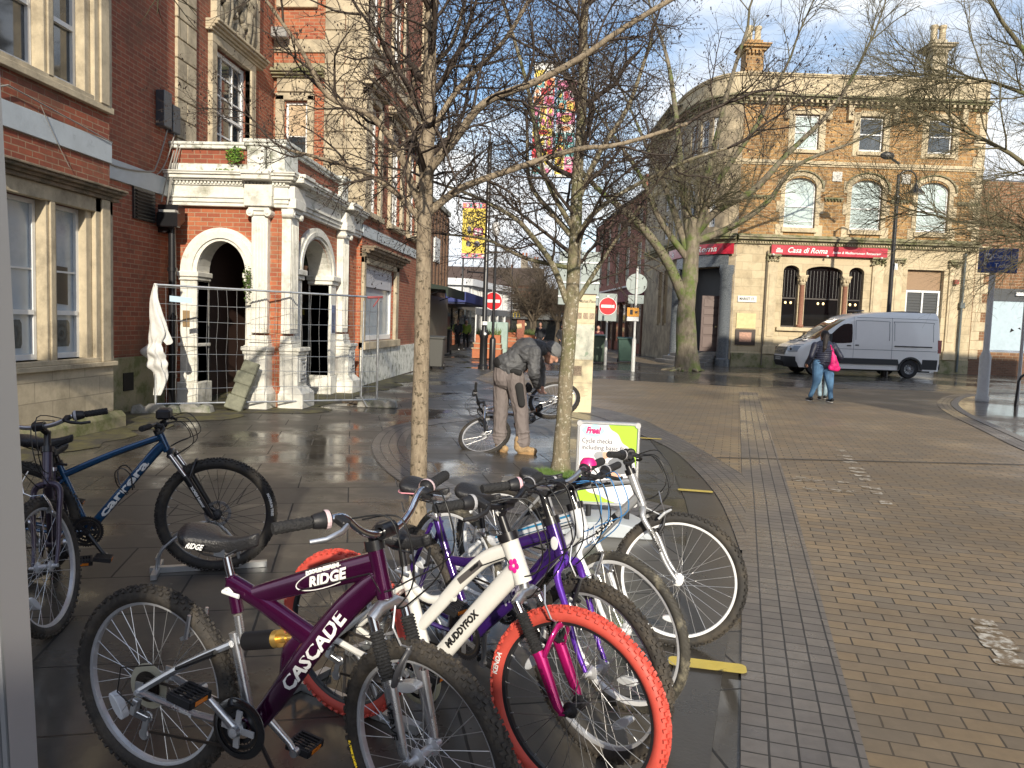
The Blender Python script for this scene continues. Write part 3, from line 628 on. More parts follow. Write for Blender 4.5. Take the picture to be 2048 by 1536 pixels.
for a,b in ((13.45,13.75),(15.45,15.8)):
    mbox(mb,PS,a,b,.38,2.24,-.40,.045); mbox(mb,PS,a-.05,b+.05,2.24,2.32,-.43,.08); mbox(mb,PS,a-.08,b+.08,2.32,2.42,-.45,.12); mbox(mb,PS,a-.04,b+.04,0,.38,-.44,.08)
build_split(mb,'arch_pier',paint_white,porch,bevel=.012)
def pilaster(M,a,b,label=None):
    mb=MB(); w_=b-a
    mbox(mb,M,a,b,1.28,3.26,-.02,.14)
    for k in range(5):
        c=a+w_*(.14+.18*k); mbox(mb,M,c-.012,c+.012,1.36,3.14,.14,.155)
    for z_,p in ((1.05,.05),(1.12,.035),(1.18,.02)): mbox(mb,M,a-p,b+p,z_,z_+.06,-.02,.14+p)
    mbox(mb,M,a-.02,b+.02,3.26,3.32,-.02,.17)
    for c in (a-.01,b+.01):
        V=Vector(M(c,3.30,.0)); W=Vector(M(c,3.30,.20)); mb.tube([V,W],.065,14)
        mb.tube([V,Vector(M(c,3.30,.215))],.03,10)
    mbox(mb,M,a-.04,b+.04,3.33,3.40,-.02,.19)
    mb.build('pilaster',paint_white,porch,bevel=.006)
    mb=MB()
    mbox(mb,M,a-.05,b+.05,.36,.98,-.02,.30); mbox(mb,M,a-.09,b+.09,.98,1.05,-.02,.35); mbox(mb,M,a-.07,b+.07,.92,.98,-.02,.32); mbox(mb,M,a-.12,b+.12,.0,.26,-.02,.42)
    V=[M(a-.12,.26,.42),M(b+.12,.26,.42),M(b+.05,.38,.30),M(a-.05,.38,.30),M(a-.12,.26,0),M(b+.12,.26,0),M(b+.05,.38,0),M(a-.05,.38,0)]
    mb.add(V,[(0,1,2,3),(1,5,6,2),(5,4,7,6),(4,0,3,7)])
    mb.build('pedestal',paint_white,porch,bevel=.012)
pilaster(PF,-5.42,-5.14); pilaster(PS,12.92-.12+.10,13.28); pilaster(PS,15.95,16.35); 
mb=MB() # recessed square panels on the side pedestals
for c in (13.09,16.15):
    for k,(hw,d) in enumerate(((.16,.325),(.115,.335),(.06,.345))):
        for a,b,c0,d0 in ((c-hw,c+hw,.45-(.0),.45+.03),(c-hw,c+hw,.86,.89)): pass
        mbox(mb,PS,c-hw,c-hw+.028,.66-hw*1.3,.66+hw*1.3,.29,d); mbox(mb,PS,c+hw-.028,c+hw,.66-hw*1.3,.66+hw*1.3,.29,d); mbox(mb,PS,c-hw+.028,c+hw-.028,.66+hw*1.3-.028,.66+hw*1.3,.29,d); mbox(mb,PS,c-hw+.028,c+hw-.028,.66-hw*1.3,.66-hw*1.3+.028,.29,d)
build_split(mb,'pedestal_panel',mat('panel_grey_paint',(.5,.51,.5),.6,var=.1),porch,bevel=.004)
# entablature with dentils: steps wrap round both faces
mb=MB()
def ring(z0,z1,p,m=0):
    mb.box(-6.9,SX+p,FY-p,17.45,z0,z1,m)
for z0,z1,p in ((3.40,3.46,.10),(3.46,3.53,.125),(3.53,3.56,.15),(3.56,3.74,.11),(3.74,3.77,.14),(3.81,3.84,.20),(3.84,3.90,.25),(3.90,3.935,.285),(3.935,3.96,.30)): ring(z0,z1,p)
ring(3.77,3.81,.12)
for x0,x1,y0,y1 in ((-5.50,-5.06,FY-.30,FY-.05),):
    for z0,z1,p in ((3.40,3.56,.0),(3.56,3.76,-.02),(3.82,3.90,.13),(3.90,3.965,.16)): mb.box(x0-.02,x1+.02,y0+.06-p,y0+.3,z0,z1+.001)
for y0,y1 in ((12.84,13.36),(15.85,16.45)):
    for z0,z1,p in ((3.40,3.56,.0),(3.56,3.76,-.02),(3.82,3.90,.13),(3.90,3.965,.16)): mb.box(SX,SX+.24+p,y0-.001,y1,z0,z1+.002)
mb.build('entablature',paint_white,porch,bevel=.008)
mb=MB(); x=-6.86
while x<SX+.1: mb.box(x,x+.035,FY-.165,FY-.11,3.765,3.812); x+=.062
y=12.9
while y<17.4: mb.box(SX+.11,SX+.165,y,y+.035,3.765,3.812); y+=.062
mb.build('dentils',paint_white,porch)['kind']='stuff'
# parapet
mb=MB(); 
mb.box(-6.88,-5.5,FY-.02,FY+.14,4.10,4.36,0); mb.box(SX-.14,SX+.02,13.5,16.0,4.10,4.34,0)
build_split(mb,'parapet_brick',brick_red,porch)
mb=MB(); mb.box(-6.9,-5.48,FY-.06,FY+.16,3.96,4.11); mb.box(-6.9,-5.48,FY-.08,FY+.18,4.36,4.42); mb.box(-6.9,-5.48,FY-.10,FY+.20,4.42,4.47)
mb.box(SX-.16,SX+.06,13.4,16.1,3.96,4.11); mb.box(SX-.16,SX+.07,13.4,16.1,4.34,4.40); mb.box(SX-.18,SX+.10,13.4,16.1,4.40,4.46)
for x0,x1,y0,y1 in ((-5.50,-5.20,FY-.16,FY+.2),(-5.17,-5.0,FY-.12,FY+.2),(SX-.2,SX+.06,12.78,13.42),(SX-.2,SX+.12,15.9,16.3)):
    mb.box(x0,x1,y0,y1,3.96,4.40); mb.box(x0-.03,x1+.03,y0-.03,y1+.03,4.40,4.45); mb.box(x0-.05,x1+.05,y0-.05,y1+.05,4.45,4.51); mb.box(x0-.03,x1+.03,y0-.03,y1+.03,3.96,4.03)
mb.build('parapet',paint_dirty,porch,bevel=.01)
mb=MB(); mb.box(-6.9,SX,FY+.2,17.45,3.97,4.0); mb.build('roof',slate,porch)
mb=MB(); mb.box(-5.19,-5.0,FY-.012,FY+.0,1.3,3.3); mb.build('brick_strip',brick_orange,porch)
mb=MB(); mb.box(-6.66,-6.54,FY-.06,FY-.045,1.34,1.62); mb.build('brass_plaque',mat('plaque',(.28,.19,.10),.5),porch)
mb=MB(); y0=15.5; mb.box(SX+.047,SX+.056,15.47,15.75,1.25,1.85); mb.build('poster_border',mat('poster_white',(.6,.62,.65),.5),porch)
mb=MB(); mb.box(SX+.056,SX+.06,15.49,15.73,1.27,1.83); mb.build('poster',mat('poster_blue',(.06,.10,.22),.4,var=.9,scale=9,dark=(.45,.35,.4),dscale=7,dth=(.6,.64)),porch)
# plants growing from the ledges, hanging basket inside the arch
def tuft(name,label,c,rad,n,col,size=.02,drop=0,seed=1,stalk=0,grp=None):
    rg=rng(seed); mb=MB(); c=Vector(c)
    for i in range(n):
        d=Vector((rg.gauss(0,1),rg.gauss(0,1),rg.gauss(0,1))); d=d/d.length*(rg.random()**.5)
        p=c+Vector((d.x*rad[0],d.y*rad[1],d.z*rad[2]-drop*rg.random()**2))
        a=Vector((rg.gauss(0,1),rg.gauss(0,1),rg.gauss(0,1))).normalized(); u,v=frame_for(a); s_=size*rg.uniform(.6,1.3)
        mb.add([p-u*s_,p-v*s_*.5,p+u*s_,p+v*s_*.6],[(0,1,2,3)],0 if rg.random()<.7 else 1)
    if stalk:
        for i in range(stalk): 
            p=c+Vector((rg.uniform(-1,1)*rad[0],rg.uniform(-1,1)*rad[1],-rad[2])); mb.tube([c+Vector((0,0,-rad[2]*.5)),p+Vector((0,0,rad[2]*rg.random()))],.003,3)
    o=mb.build(name,[col,mat(col.name+'_dark',(.05,.10,.015),.8)],None); return tag(o,label,'plant',grp)
leafg=mat('fern_green',(.16,.30,.04),.7); leafd=mat('dull_leaf',(.10,.14,.04),.8)
tuft('wall_fern','bright green fern sprouting from the porch parapet','-' and (-5.72,FY-.14,4.27),(.17,.08,.13),420,leafg,.022,.08,1,12)
tuft('wall_plant','trailing leafy weed hanging at the right foot of the front arch',(-5.45,FY-.2,2.28),(.08,.08,.17),200,leafd,.022,.35,2,8)
tuft('ledge_moss','low green growth on the cornice ledge of the porch',(-5.85,FY-.26,3.98),(.22,.03,.02),120,leafg,.012,0,3)
b_=thing('hanging_basket','brown wicker hanging basket inside the side arch of the porch','basket',(-5.15,14.05,2.3))
mb=MB(); mb.lathe([(.02,2.22),(.16,2.28),(.24,2.42),(.27,2.52),(.25,2.52),(.2,2.42)],(-5.15,14.05,0),n=18); mb.build('wicker_bowl',mat('wicker',(.20,.10,.05),.8,bump=.8,bscale=60,var=.3),b_,smooth=40)
mb=MB(); 
for a in (0,2.1,4.2): mb.tube([(-5.15+.25*math.cos(a),14.05+.25*math.sin(a),2.52),(-5.15,14.05,3.0)],.004,4)
mb.build('chain',black_metal,b_)
mb=MB(); rg=rng(4)
for i in range(60):
    a=rg.uniform(0,6.28); mb.tube([(-5.15+.15*math.cos(a),14.05+.15*math.sin(a),2.5),(-5.15+.35*math.cos(a)*rg.random(),14.05+.35*math.sin(a)*rg.random(),2.5+.25*rg.random())],.003,3)
mb.build('dry_stems',leafd,b_)
# floodlight and camera on the far wing
fl=thing('floodlight','small grey floodlight on the orange brick wall above the porch hood','light',(-6.75,17.3,7.9)); mb=MB(); mb.box(-6.86,-6.5,17.1,17.3,7.72,7.95); mb.build('lamp_body',mat('dull_alu',(.3,.3,.29),.5,metal=.4),fl,bevel=.02); mb=MB(); mb.tube([(-6.88,17.4,7.8),(-6.7,17.25,7.85)],.02,6); mb.build('bracket',black_metal,fl)
sl2=thing('wall_lamp','black square wall lantern at the top of the downpipe beside the porch','light',(-6.72,12.6,3.1)); mb=MB(); mb.box(-6.86,-6.5,12.36,12.49,2.98,3.22); mb.build('lamp_body',black_metal,sl2,bevel=.015); mb=MB(); mb.box(-6.82,-6.54,12.37,12.48,3.22,3.26); mb.build('lamp_top',mat('lamp_glass_dull',(.4,.4,.38),.4),sl2)
# =============== sandstone corner building with the red restaurant signs ===============
RZ=R(4.5)
casa=thing('corner_building','three storey honey coloured stone corner building with red restaurant signs and arched windows','building',(8.0,35.3,0),RZ,local=True)
CM=lambda s,z,d:(s,-d,z)
inv=Matrix.Rotation(-RZ,3,'Z')
bayp=[tuple((inv@Vector((x-8.0,y-35.3,0)))[:2]) for x,y in smoothline([(7.25,35.241),(6.6,35.5),(5.9,36.4),(5.3,38.2),(5.0,40.2),(4.5,44),(4.3,47)],8)]
bl=[0]
for i in range(1,len(bayp)): bl.append(bl[-1]+math.dist(bayp[i],bayp[i-1]))
def BM(s,z,d):
    i=1
    while i<len(bl)-1 and bl[i]<s: i+=1
    a=Vector(bayp[i-1]);b=Vector(bayp[i]); t=(b-a).normalized(); p=a+t*(s-bl[i-1]); n_=Vector((-t.y,t.x))  # outward
    return (p.x-n_.x*0+n_.x*d*1,p.y+n_.y*d,z)
# make sure outward points to the street (-y)
if BM(1.0,0,1)[1]>BM(1.0,0,0)[1]:
    _BM=BM; BM=lambda s,z,d:_BM(s,z,-d)
U=[(1.52,2.59),(4.38,5.44),(7.42,8.5)]; F=[(1.26,2.64),(4.2,5.58),(7.15,8.55)]
ops=[(a,b,9.66,11.18) for a,b in U]+[(a,b,6.25,8.02,.42) for a,b in F]
G=[(1.41,2.12,1.85,4.35,.25),(2.42,4.05,1.85,4.35,.25),(4.35,5.02,1.85,4.35,.25)]
mb=MB(); wall(mb,CM,-.75,9.95,5.9,12.9,ops,.25); mb.build('upper_wall',ironstone,casa)
mb=MB(); wall(mb,CM,-.75,9.95,0,5.9,G+[(6.95,8.6,0,4.6)],.28); mb.build('lower_wall',ashlar_big,casa)
bw=[(1.1,1.5),(1.75,2.4),(2.7,3.4),(4.3,5.0),(5.3,6.0),(6.6,7.4)]
bops=[(a,b,9.7,11.15) for a,b in bw]+[(a,b,6.25,7.5) for a,b in bw]+[(a,b,7.7,8.45) for a,b in bw]
mb=MB(); wall(mb,BM,0,bl[-1]-.02,5.9,12.9,bops+[(c,c+.001,12.8,12.8001) for c in (.2,.4,.6,.8,3.6,3.8,4.0,6.2,7.8,8.3,9,10,11)],.2)
wall(mb,BM,0,bl[-1]-.02,0,5.9,[(.5,3.75,0,4.45),(6.1,6.9,1.75,4.6),(7.2,8.0,1.75,4.6)]+[(c,c+.001,5.8,5.8001) for c in (.2,4.2,4.6,5.0,5.5,8.6,9.5,10.5)],.3)
mb.build('curved_corner_wall',mat('corner_stone',(.44,.36,.24),.85,var=.2,scale=3,bump=.3,bscale=30,dark=(.15,.12,.09),dscale=1.3,dth=(.4,.7)),casa)
mb=MB(); P=[(-.75,0)]+[( -.75+0,0)]
end=BM(bl[-1]-.02,0,0)
mb.box(-.5,9.95,.3,11,12.5,12.55); mb.box(9.9,9.95,0.02,11,0,12.9); mb.box(-3.2,-.5,4,11,12.5,12.55); mb.build('roof',slate,casa)
# dressings
mb=MB()
for a,b in U: 
    mbox(mb,CM,a-.28,a,9.45,11.35,-.05,.03); mbox(mb,CM,b,b+.28,9.45,11.35,-.05,.03); mbox(mb,CM,a,b,11.18,11.42,-.05,.03)
for a,b in F:
    for z_,e in ((5.9,.36),(6.4,.2),(6.9,.36),(7.4,.2),(7.85,.36)): mbox(mb,CM,a-e,a,z_,z_+.49,-.05,.035); mbox(mb,CM,b,b+e,z_,z_+.49,-.05,.035)
    archring(mb,CM,(a+b)/2,8.02,(b-a)/2,(b-a)/2+.24,-.05,.05,16,ez=.72)
build_split(mb,'window_surround',stone_buff,casa,bevel=.012)
mb=MB()
for a,b in F: archring(mb,CM,(a+b)/2,8.02,(b-a)/2+.24,(b-a)/2+.31,-.05,.12,16,ez=.74)
build_split(mb,'arch_hood',stone_wet,casa,pad=.0)
mb=MB()
for a,b in U: mbox(mb,CM,a-.1,b+.1,9.50,9.66,-.2,.10)
for a,b in F: mbox(mb,CM,a-.1,b+.1,6.05,6.25,-.2,.12)
mbox(mb,CM,1.2,5.2,1.68,1.85,-.28,.14)
build_split(mb,'sill',stone_buff,casa,bevel=.012)
def course(name,z0,steps,m,s1=9.97,bay=True,sm=0):
    mb=MB()
    z=z0
    for h,p in steps:
        if p: 
            mbox(mb,CM,-.75,s1,z,z+h,-.02,p)
            if bay:
                ss=[0+k*.45 for k in range(25)]
                for a,b in zip(ss[:-1],ss[1:]):
                    if b<bl[-1]: mbox(mb,BM,a,b+.01,z,z+h,-.02,p)
        z+=h
    return mb.build(name,m,casa)
course('string_course',8.95,[(.08,.05),(.10,.10),(.05,.06)],stone_buff); course('floor_cornice',5.48,[(.10,.10),(.08,.16),(.10,.30),(.06,.36),(.08,.22)],stone_wet)
course('main_cornice',11.55,[(.10,.06),(.10,.14),(.10,.30),(.08,.42)],stone_wet); 
mb=MB()
for k in range(44): 
    s_=-.6+k*.24; mbox(mb,CM,s_,s_+.1,11.62,11.76,.06,.28)
for k in range(90): s_=-.6+k*.117; mbox(mb,CM,s_,s_+.06,5.52,5.60,.08,.15)
mb.build('dentils',stone_buff,casa)['kind']='stuff'
mb=MB(); 
for a,b in ((1.0,1.25),(2.85,3.1),(3.75,4.05),(5.75,6.05),(6.75,7.05),(8.75,9.05)): mbox(mb,CM,a+.02,b-.04,10.95,11.6,-.02,.2); 
build_split(mb,'cornice_bracket',stone_buff,casa)
course('parapet',11.95,[(.80,.05),(.06,.12),(.07,.16)],stone_buff)
mb=MB()
for s_ in (1.3,3.0,4.6,6.3,8.0,9.4): mbox(mb,CM,s_,s_+.25,11.97,12.74,.05,.09)
build_split(mb,'parapet_pier',stone_buff,casa)
# moulded impost band at spring of arches
mb=MB()
for a,b in ((-.7,.86),(3.0,3.84),(5.94,6.79),(8.91,9.9)):
    mbox(mb,CM,a,b,7.55,7.62,-.02,.10)
    s_=a
    while s_<b-.1: mb.ell(CM(s_+.07,7.5,.05),(.055,.05,.05),8,5); s_+=.14
mb.build('impost_band',stone_wet,casa)
# quoin blocks at the right end and left of facade
mb=MB()
for k in range(12): e=.5 if k%2 else .3; mbox(mb,CM,9.95-e,9.97,5.95+k*.46,5.95+k*.46+.44,-.02,.03)
mb.build('quoin',stone_buff,casa,bevel=.01)
# windows
for i,(a,b) in enumerate(U): window(casa,CM,a,b,9.68,11.16,-.12,midrail=.5,fw=.07,bars_s=(),pane=glass_blind if i==0 else glass_dark)
for a,b in F: window(casa,CM,a,b,6.27,8.02,-.12,midrail=.53,bars_z=(.16,),fw=.07,rise=.42,pane=glass_blind)
mb=MB()
for s_,z_ in ((3.3,8.33),(6.35,8.33)): mbox(mb,CM,s_,s_+.42,z_,z_+.42,-.02,.05)
for o in build_split(mb,'white_vent',mat('vent_white',(.6,.58,.52),.6,var=.2,scale=20),casa): pass
for a,b in bw:
    for z0,z1 in ((9.72,11.13),(6.27,7.48),(7.72,8.43)):
        window(casa,BM,a,b,z0,z1,-.08,bars_s=(.25,.5,.75),bars_z=(.2,.4,.6,.8) if z1-z0>.8 else (.33,.66),fw=.08,bw=.018,pane=mat('leaded_glass',(.05,.065,.10),.1,coat=.6))
# triple light restaurant window
for a,b,z0,z1,r_ in G:
    wn=window(casa,CM,a,b,z0,z1,-.2,fw=.05,rise=r_,midrail=.52,frame=mat('dark_frame',(.06,.05,.045),.4),pane=mat('dark_restaurant_glass',(.008,.008,.009),.07,coat=.3,spec=.4))
    mb=MB(); 
    k=int((b-a)/.14)
    for j in range(1,k): s_=a+(b-a)*j/k; mbox(mb,CM,s_-.006,s_+.006,3.2,4.4,-.215,-.205)
    mb.build('bead_curtain',mat('bead_string',(.18,.17,.16),.4),wn)
    mb=MB(); cx=(a+b)/2
    for sx_ in (-.12,.12): mb.ell((cx+sx_,.205,2.95),(.05,.01,.06),8,6)
    mb.build('lamp_shade',mat('warm_lamp',(1,.72,.35),.5,emit=1.2),wn)
mb=MB()
for s_ in (2.27,4.2):
    mb.lathe([(.14,1.85),(.16,1.88),(.16,1.95),(.11,2.0),(.105,3.72),(.12,3.74)],(s_,-.02,0),n=16)
build_split(mb,'column',mat('pink_granite',(.30,.15,.10),.3,var=.3,scale=30,coat=.3),casa,smooth=40)
mb=MB()
for s_ in (2.27,4.2):
    mb.lathe([(.11,3.74),(.15,3.82),(.14,3.90),(.22,4.05),(.24,4.12)],(s_,-.02,0),n=10)
    for k in range(8): a=k*PI/4; mb.ell((s_+.17*math.cos(a),-.02+.17*math.sin(a),3.97),(.05,.05,.09),6,5)
    mb.box(s_-.2,s_+.2,-.2,.22,4.12,4.18)
build_split(mb,'column_capital',stone_buff,casa)
mb=MB()
for a,b in ((.68,1.12),(5.35,5.85),(6.3,6.7),(8.8,9.25)): mbox(mb,CM,a,b,.62,4.75,-.02,.09); mbox(mb,CM,a+.08,b-.08,1.4,4.2,.09,.115); mbox(mb,CM,a-.05,b+.05,.62,1.0,-.02,.13)
build_split(mb,'pilaster',stone_buff,casa,bevel=.01)
mb=MB(); rg=rng(5)
for a,b in ((.62,1.18),(5.29,5.91),(6.25,6.75),(8.75,9.3)):
    mbox(mb,CM,a-.02,b+.02,4.98,5.06,-.02,.22)
    for k in range(26): mb.ell(CM(rg.uniform(a,b),rg.uniform(4.73,4.98),.1),(.05,.07,.05),6,5)
build_split(mb,'carved_capital',stone_wet,casa)
mb=MB(); mbox(mb,CM,-.75,6.95,.0,.62,-.02,.07); mbox(mb,CM,8.6,9.95,.0,.62,-.02,.07); build_split(mb,'plinth',stone_wet,casa,bevel=.01)
# signs
redm=mat('sign_red',(.42,.012,.035),.35,coat=.4,var=.05); signw=mat('sign_white',(.8,.8,.78),.4)
def letters(parent,M,s0,s1,zc,txt,size,d,shear=.35,sx=1,bold=.004,name='lettering',width=None,m=None):
    mb=MB(); c=(s0+s1)/2; put_text(mb,txt,size,lambda x,y:M(c+x,zc+y,d),shear=shear,bold=bold,sx=sx,width=width or (s1-s0)); return mb.build(name,m or signw,parent)
mb=MB(); mbox(mb,CM,.75,5.9,5.03,5.46,.10,.20); sg=mb.build('shop_sign',redm,casa,bevel=.01,label='long red sign on the flat front')
letters(sg,CM,1.45,3.2,5.24,'Casa di Roma',.33,.203,name='lettering'); letters(sg,CM,3.45,5.6,5.20,'Italian & Mediterranean Restaurant',.15,.203,bold=.002)
def arena(par,M,s0,z0,d,k=1):
    mb=MB()
    for row,(n_,w_) in enumerate(((6,.30),(6,.30),(4,.2))):
        for j in range(n_): 
            if row==2 and j==0: continue
            mbox(mb,M,s0+(j*.05)*k,s0+(j*.05+.036)*k,z0+row*.07*k,z0+(row*.07+.055)*k,d-.002,d)
    mb.build('arena_emblem',signw,par)
arena(sg,CM,.95,5.13,.205)
sb=[.1+.4*k for k in range(14)]
mb=MB()
for a,b in zip(sb[:-1],sb[1:]): mbox(mb,BM,a,b,5.0,5.46,.14,.22)
sg2=mb.build('shop_sign',redm,casa,label='red sign wrapped around the curved corner')
BF=lambda s,z,d: BM(5.4-s,z,d)
letters(sg2,BF,2.0,4.6,5.23,'Casa di Roma',.36,.226); arena(sg2,BF,.7,5.1,.228,1.3)
mb=MB()
for s_ in (.8,3.2,5.6): mb.ell(CM(s_,5.02,.3),(.05,.08,.05),8,6)
build_split(mb,'sign_spotlight',signw,casa)
mb=MB(); mbox(mb,CM,-.58,.26,2.90,3.17,.03,.05); sn=mb.build('street_name_plate',mat('plate_white',(.7,.7,.66),.5),casa); letters(sn,CM,-.5,.18,3.035,'MARKET ST.',.17,.053,shear=0,m=mat('black_letters',(.02,.02,.02),.5)); 
mb=MB(); mbox(mb,CM,-.58,.28,1.72,2.40,.02,.05); mb.build('menu_panel',mat('pale_yellow_panel',(.62,.52,.27),.7,var=.15),casa)
mb=MB(); mbox(mb,CM,-.60,.30,.98,1.68,.02,.06); mb.build('menu_case',mat('menu_frame',(.05,.035,.03),.4),casa)
mb=MB(); mbox(mb,CM,-.42,.12,1.12,1.55,.06,.064); mb.build('menu_sheet',mat('menu_red',(.42,.24,.17),.6,var=.4,scale=20),casa)
# portal
mb=MB()
for s_ in (.35,4.0):
    p=BM(s_,0,.05); mb.lathe([(.34,0),(.34,.3),(.27,.36),(.27,4.05),(.33,4.2),(.33,4.5)],(p[0],p[1],0),n=20)
for a,b in [(.3+.35*k,.66+.35*k) for k in range(11)]: mbox(mb,BM,a,b,4.45,4.98,-.05,.12)
pg=mb.build('granite_portal',granite,casa,smooth=40)
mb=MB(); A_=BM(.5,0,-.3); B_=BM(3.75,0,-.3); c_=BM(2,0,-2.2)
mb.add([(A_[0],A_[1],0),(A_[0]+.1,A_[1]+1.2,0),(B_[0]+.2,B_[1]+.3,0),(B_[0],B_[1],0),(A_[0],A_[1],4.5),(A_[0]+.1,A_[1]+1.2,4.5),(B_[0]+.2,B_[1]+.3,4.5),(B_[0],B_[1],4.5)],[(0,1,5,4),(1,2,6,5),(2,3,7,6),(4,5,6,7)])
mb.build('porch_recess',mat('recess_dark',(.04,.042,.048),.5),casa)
mb=MB(); mb.box(-2.0,-.98,.62,.68,.62,3.15)
dr=mb.build('door',mat('door_brown',(.11,.075,.068),.45,coat=.2),casa,bevel=.01)
mb=MB()
for z_,h in ((.8,.5),(1.4,.35),(1.85,.35),(2.3,.25),(2.65,.35)): mb.box(-1.9,-1.08,.60,.615,z_,z_+h)
mb.build('door_panel',mat('door_brown2',(.14,.10,.09),.45),dr,bevel=.008)
mb=MB(); mb.ell((-1.32,.58,1.75),(.05,.03,.05),8,6); mb.ell((-1.2,.58,1.72),(.03,.03,.03),8,6); mb.build('knocker',mat('brass',(.5,.4,.2),.3,metal=.8),dr)
mb=MB()
for k in range(4): 
    q=.36*(3-k)
    P=[BM(.6,0,.1+q),BM(1.5,0,.1+q),BM(2.5,0,.1+q),BM(3.6,0,.1+q),BM(3.4,0,-.6),BM(.8,0,-.8)]
    mb.prism([(p[0],p[1]) for p in P],.15*k,.15*(k+1)-.001,'z')
mb.build('entrance_step',concrete_grey,casa,bevel=.01)
mb=MB(); p=BM(5.6,0,.3)
for zz in (5.0,): mb.ell((p[0],p[1],zz),(.13,.13,.16),10,8)
mb.build('corner_lamp',mat('lamp_blue_black',(.02,.03,.08),.2,coat=.6),casa)
for a,b in ((6.1,6.9),(7.2,8.0)):
    window(casa,BM,a,b,1.76,4.58,-.1,bars_s=(.33,.66),bars_z=(),fw=.08,bw=.05,frame=mat('tan_frame',(.42,.33,.2),.6),pane=mat('tan_board',(.30,.21,.13),.7,var=.2))
# side doorway with boarding and white door
mb=MB(); mbox(mb,CM,7.0,8.55,3.72,4.58,-.26,-.2); mb.build('chipboard_panel',mat('osb',(.30,.20,.12),.8,var=.5,scale=30),casa)
mb=MB(); mbox(mb,CM,7.0,7.08,0,3.7,-.27,-.15); mbox(mb,CM,8.47,8.55,0,3.7,-.27,-.15); mbox(mb,CM,7.08,8.47,3.6,3.7,-.27,-.15); mbox(mb,CM,7.74,7.81,2.7,3.6,-.27,-.15); mbox(mb,CM,7.08,8.47,0,2.62,-.27,-.18); mb.build('side_door',white_frame,casa)
mb=MB(); mbox(mb,CM,7.08,7.74,2.7,3.6,-.26,-.22); mbox(mb,CM,7.81,8.47,2.7,3.6,-.26,-.22)
for k in range(7): mbox(mb,CM,7.1,8.45,2.74+k*.125,2.80+k*.125,-.22,-.19)
mb.build('louvre',mat('louvre_dark',(.05,.055,.06),.5),casa)
mb=MB(); mb.tube([CM(9.42,.1,.12),CM(9.42,5.4,.12)],.05,8); mb.box(9.32,9.52,-.2,-.02,2.95,3.2); mb.build('downpipe',mat('pipe_green_grey',(.10,.12,.12),.5),casa,smooth=40)
mb=MB(); mb.tube([CM(.62,.1,.1),CM(.62,5.2,.1)],.03,6); mb.build('downpipe',mat('pipe_thin',(.14,.12,.09),.6),casa)
mb=MB(); mb.box(8.95,9.12,-.3,-.1,4.0,4.2); mb.build('alarm_box',mat('alarm_red',(.3,.06,.04),.5),casa)
# chimneys
def chimney(x,y,w_,d_,z0,z1,pots,name='chimney',cmat=None):
    mb=MB(); mb.box(x-w_/2,x+w_/2,y-d_/2,y+d_/2,z0,z1-.5); mb.box(x-w_/2-.03,x+w_/2+.03,y-d_/2-.03,y+d_/2+.03,z0,z0+.4)
    for k in range(4): mb.box(x-w_/2+.06+k*(w_-.12)/4,x-w_/2+.06+k*(w_-.12)/4+.1,y-d_/2-.15,y-d_/2,z1-.66,z1-.5)
    for h,p in ((0,.10),(.12,.22),(.22,.28)): mb.box(x-w_/2-p,x+w_/2+p,y-d_/2-p,y+d_/2+p,z1-.5+h,z1-.5+h+(.12 if h<.2 else .06))
    mb.box(x-w_/2+.05,x+w_/2-.05,y-d_/2+.05,y+d_/2-.05,z1-.22,z1)
    c=mb.build(name,cmat or stone_left,casa,bevel=.01)
    mb=MB()
    for k in range(pots): mb.lathe([(.17,z1),(.15,z1+.1),(.13,z1+.5),(.17,z1+.55),(.17,z1+.68),(.12,z1+.68)],(x-(pots-1)*.19+k*.38,y,0),n=12)
    build_split(mb,'chimney_pot',stone_buff,c,smooth=40,pad=0)
chimney(7.9,.75,.66,.7,12.5,14.75,2); chimney(-.1,1.5,.8,.8,12.5,14.7,2,cmat=ironstone)
# neighbouring building at the far right
nb=thing('brown_stone_building','low brown stone shop with pale boarded window at the right edge','building',(18.0,36.1,0),RZ,local=True)
NM=lambda s,z,d:(s,-d,z)
mb=MB(); wall(mb,NM,-.08,14,0,8.6,[(.75,6.5,1.05,3.9)],.25); mb.add([(-.0,0.02,8.6),(14,0,8.6),(14,9,10.5),(-.0,9,10.5)],[(0,1,2,3)],1); mb.build('wall',[brickmat('dark_ironstone',(.26,.13,.06),(.17,.085,.045),(.3,.24,.16),bw=.3,rh=.13,ms=.012),slate],nb)
mb=MB()
for k in range(12): e=.62 if k%2 else .34; mbox(mb,NM,-.05,e,.7+k*.42,.7+k*.42+.41,-.02,.02)
mb.build('quoin',stone_buff,nb,bevel=.01)
mb=MB(); mbox(mb,NM,-.06,14,0,.68,-.02,.05); mb.build('brick_plinth',brick_dark,nb)
mb=MB(); mbox(mb,NM,.85,6.4,1.15,3.35,-.12,-.05); bd=mb.build('window_board',mat('pale_blue_board',(.40,.50,.56),.5,var=.08),nb)
mb=MB(); mb.add([NM(s_,z_,-.045) for s_,z_ in ((1.75,1.95),(1.95,2.05),(1.8,2.15))],[(0,1,2)]); mb.add([NM(s_,z_,-.045) for s_,z_ in ((2.1,2.15),(2.25,2.08),(2.2,2.2))],[(0,1,2)]); mb.build('graffiti_mark',black_hole,bd)
mb=MB(); mbox(mb,NM,.78,.87,1.05,3.5,-.12,.0); mbox(mb,NM,2.9,2.96,1.05,3.5,-.12,.0); mbox(mb,NM,.78,6.5,3.36,3.9,-.2,.02); mb.build('shopfront_frame',mat('shop_dark',(.06,.065,.07),.4),nb)
mb=MB(); mbox(mb,NM,1.8,6.5,3.6,3.75,.02,.12); mb.build('white_fascia',white_frame,nb)
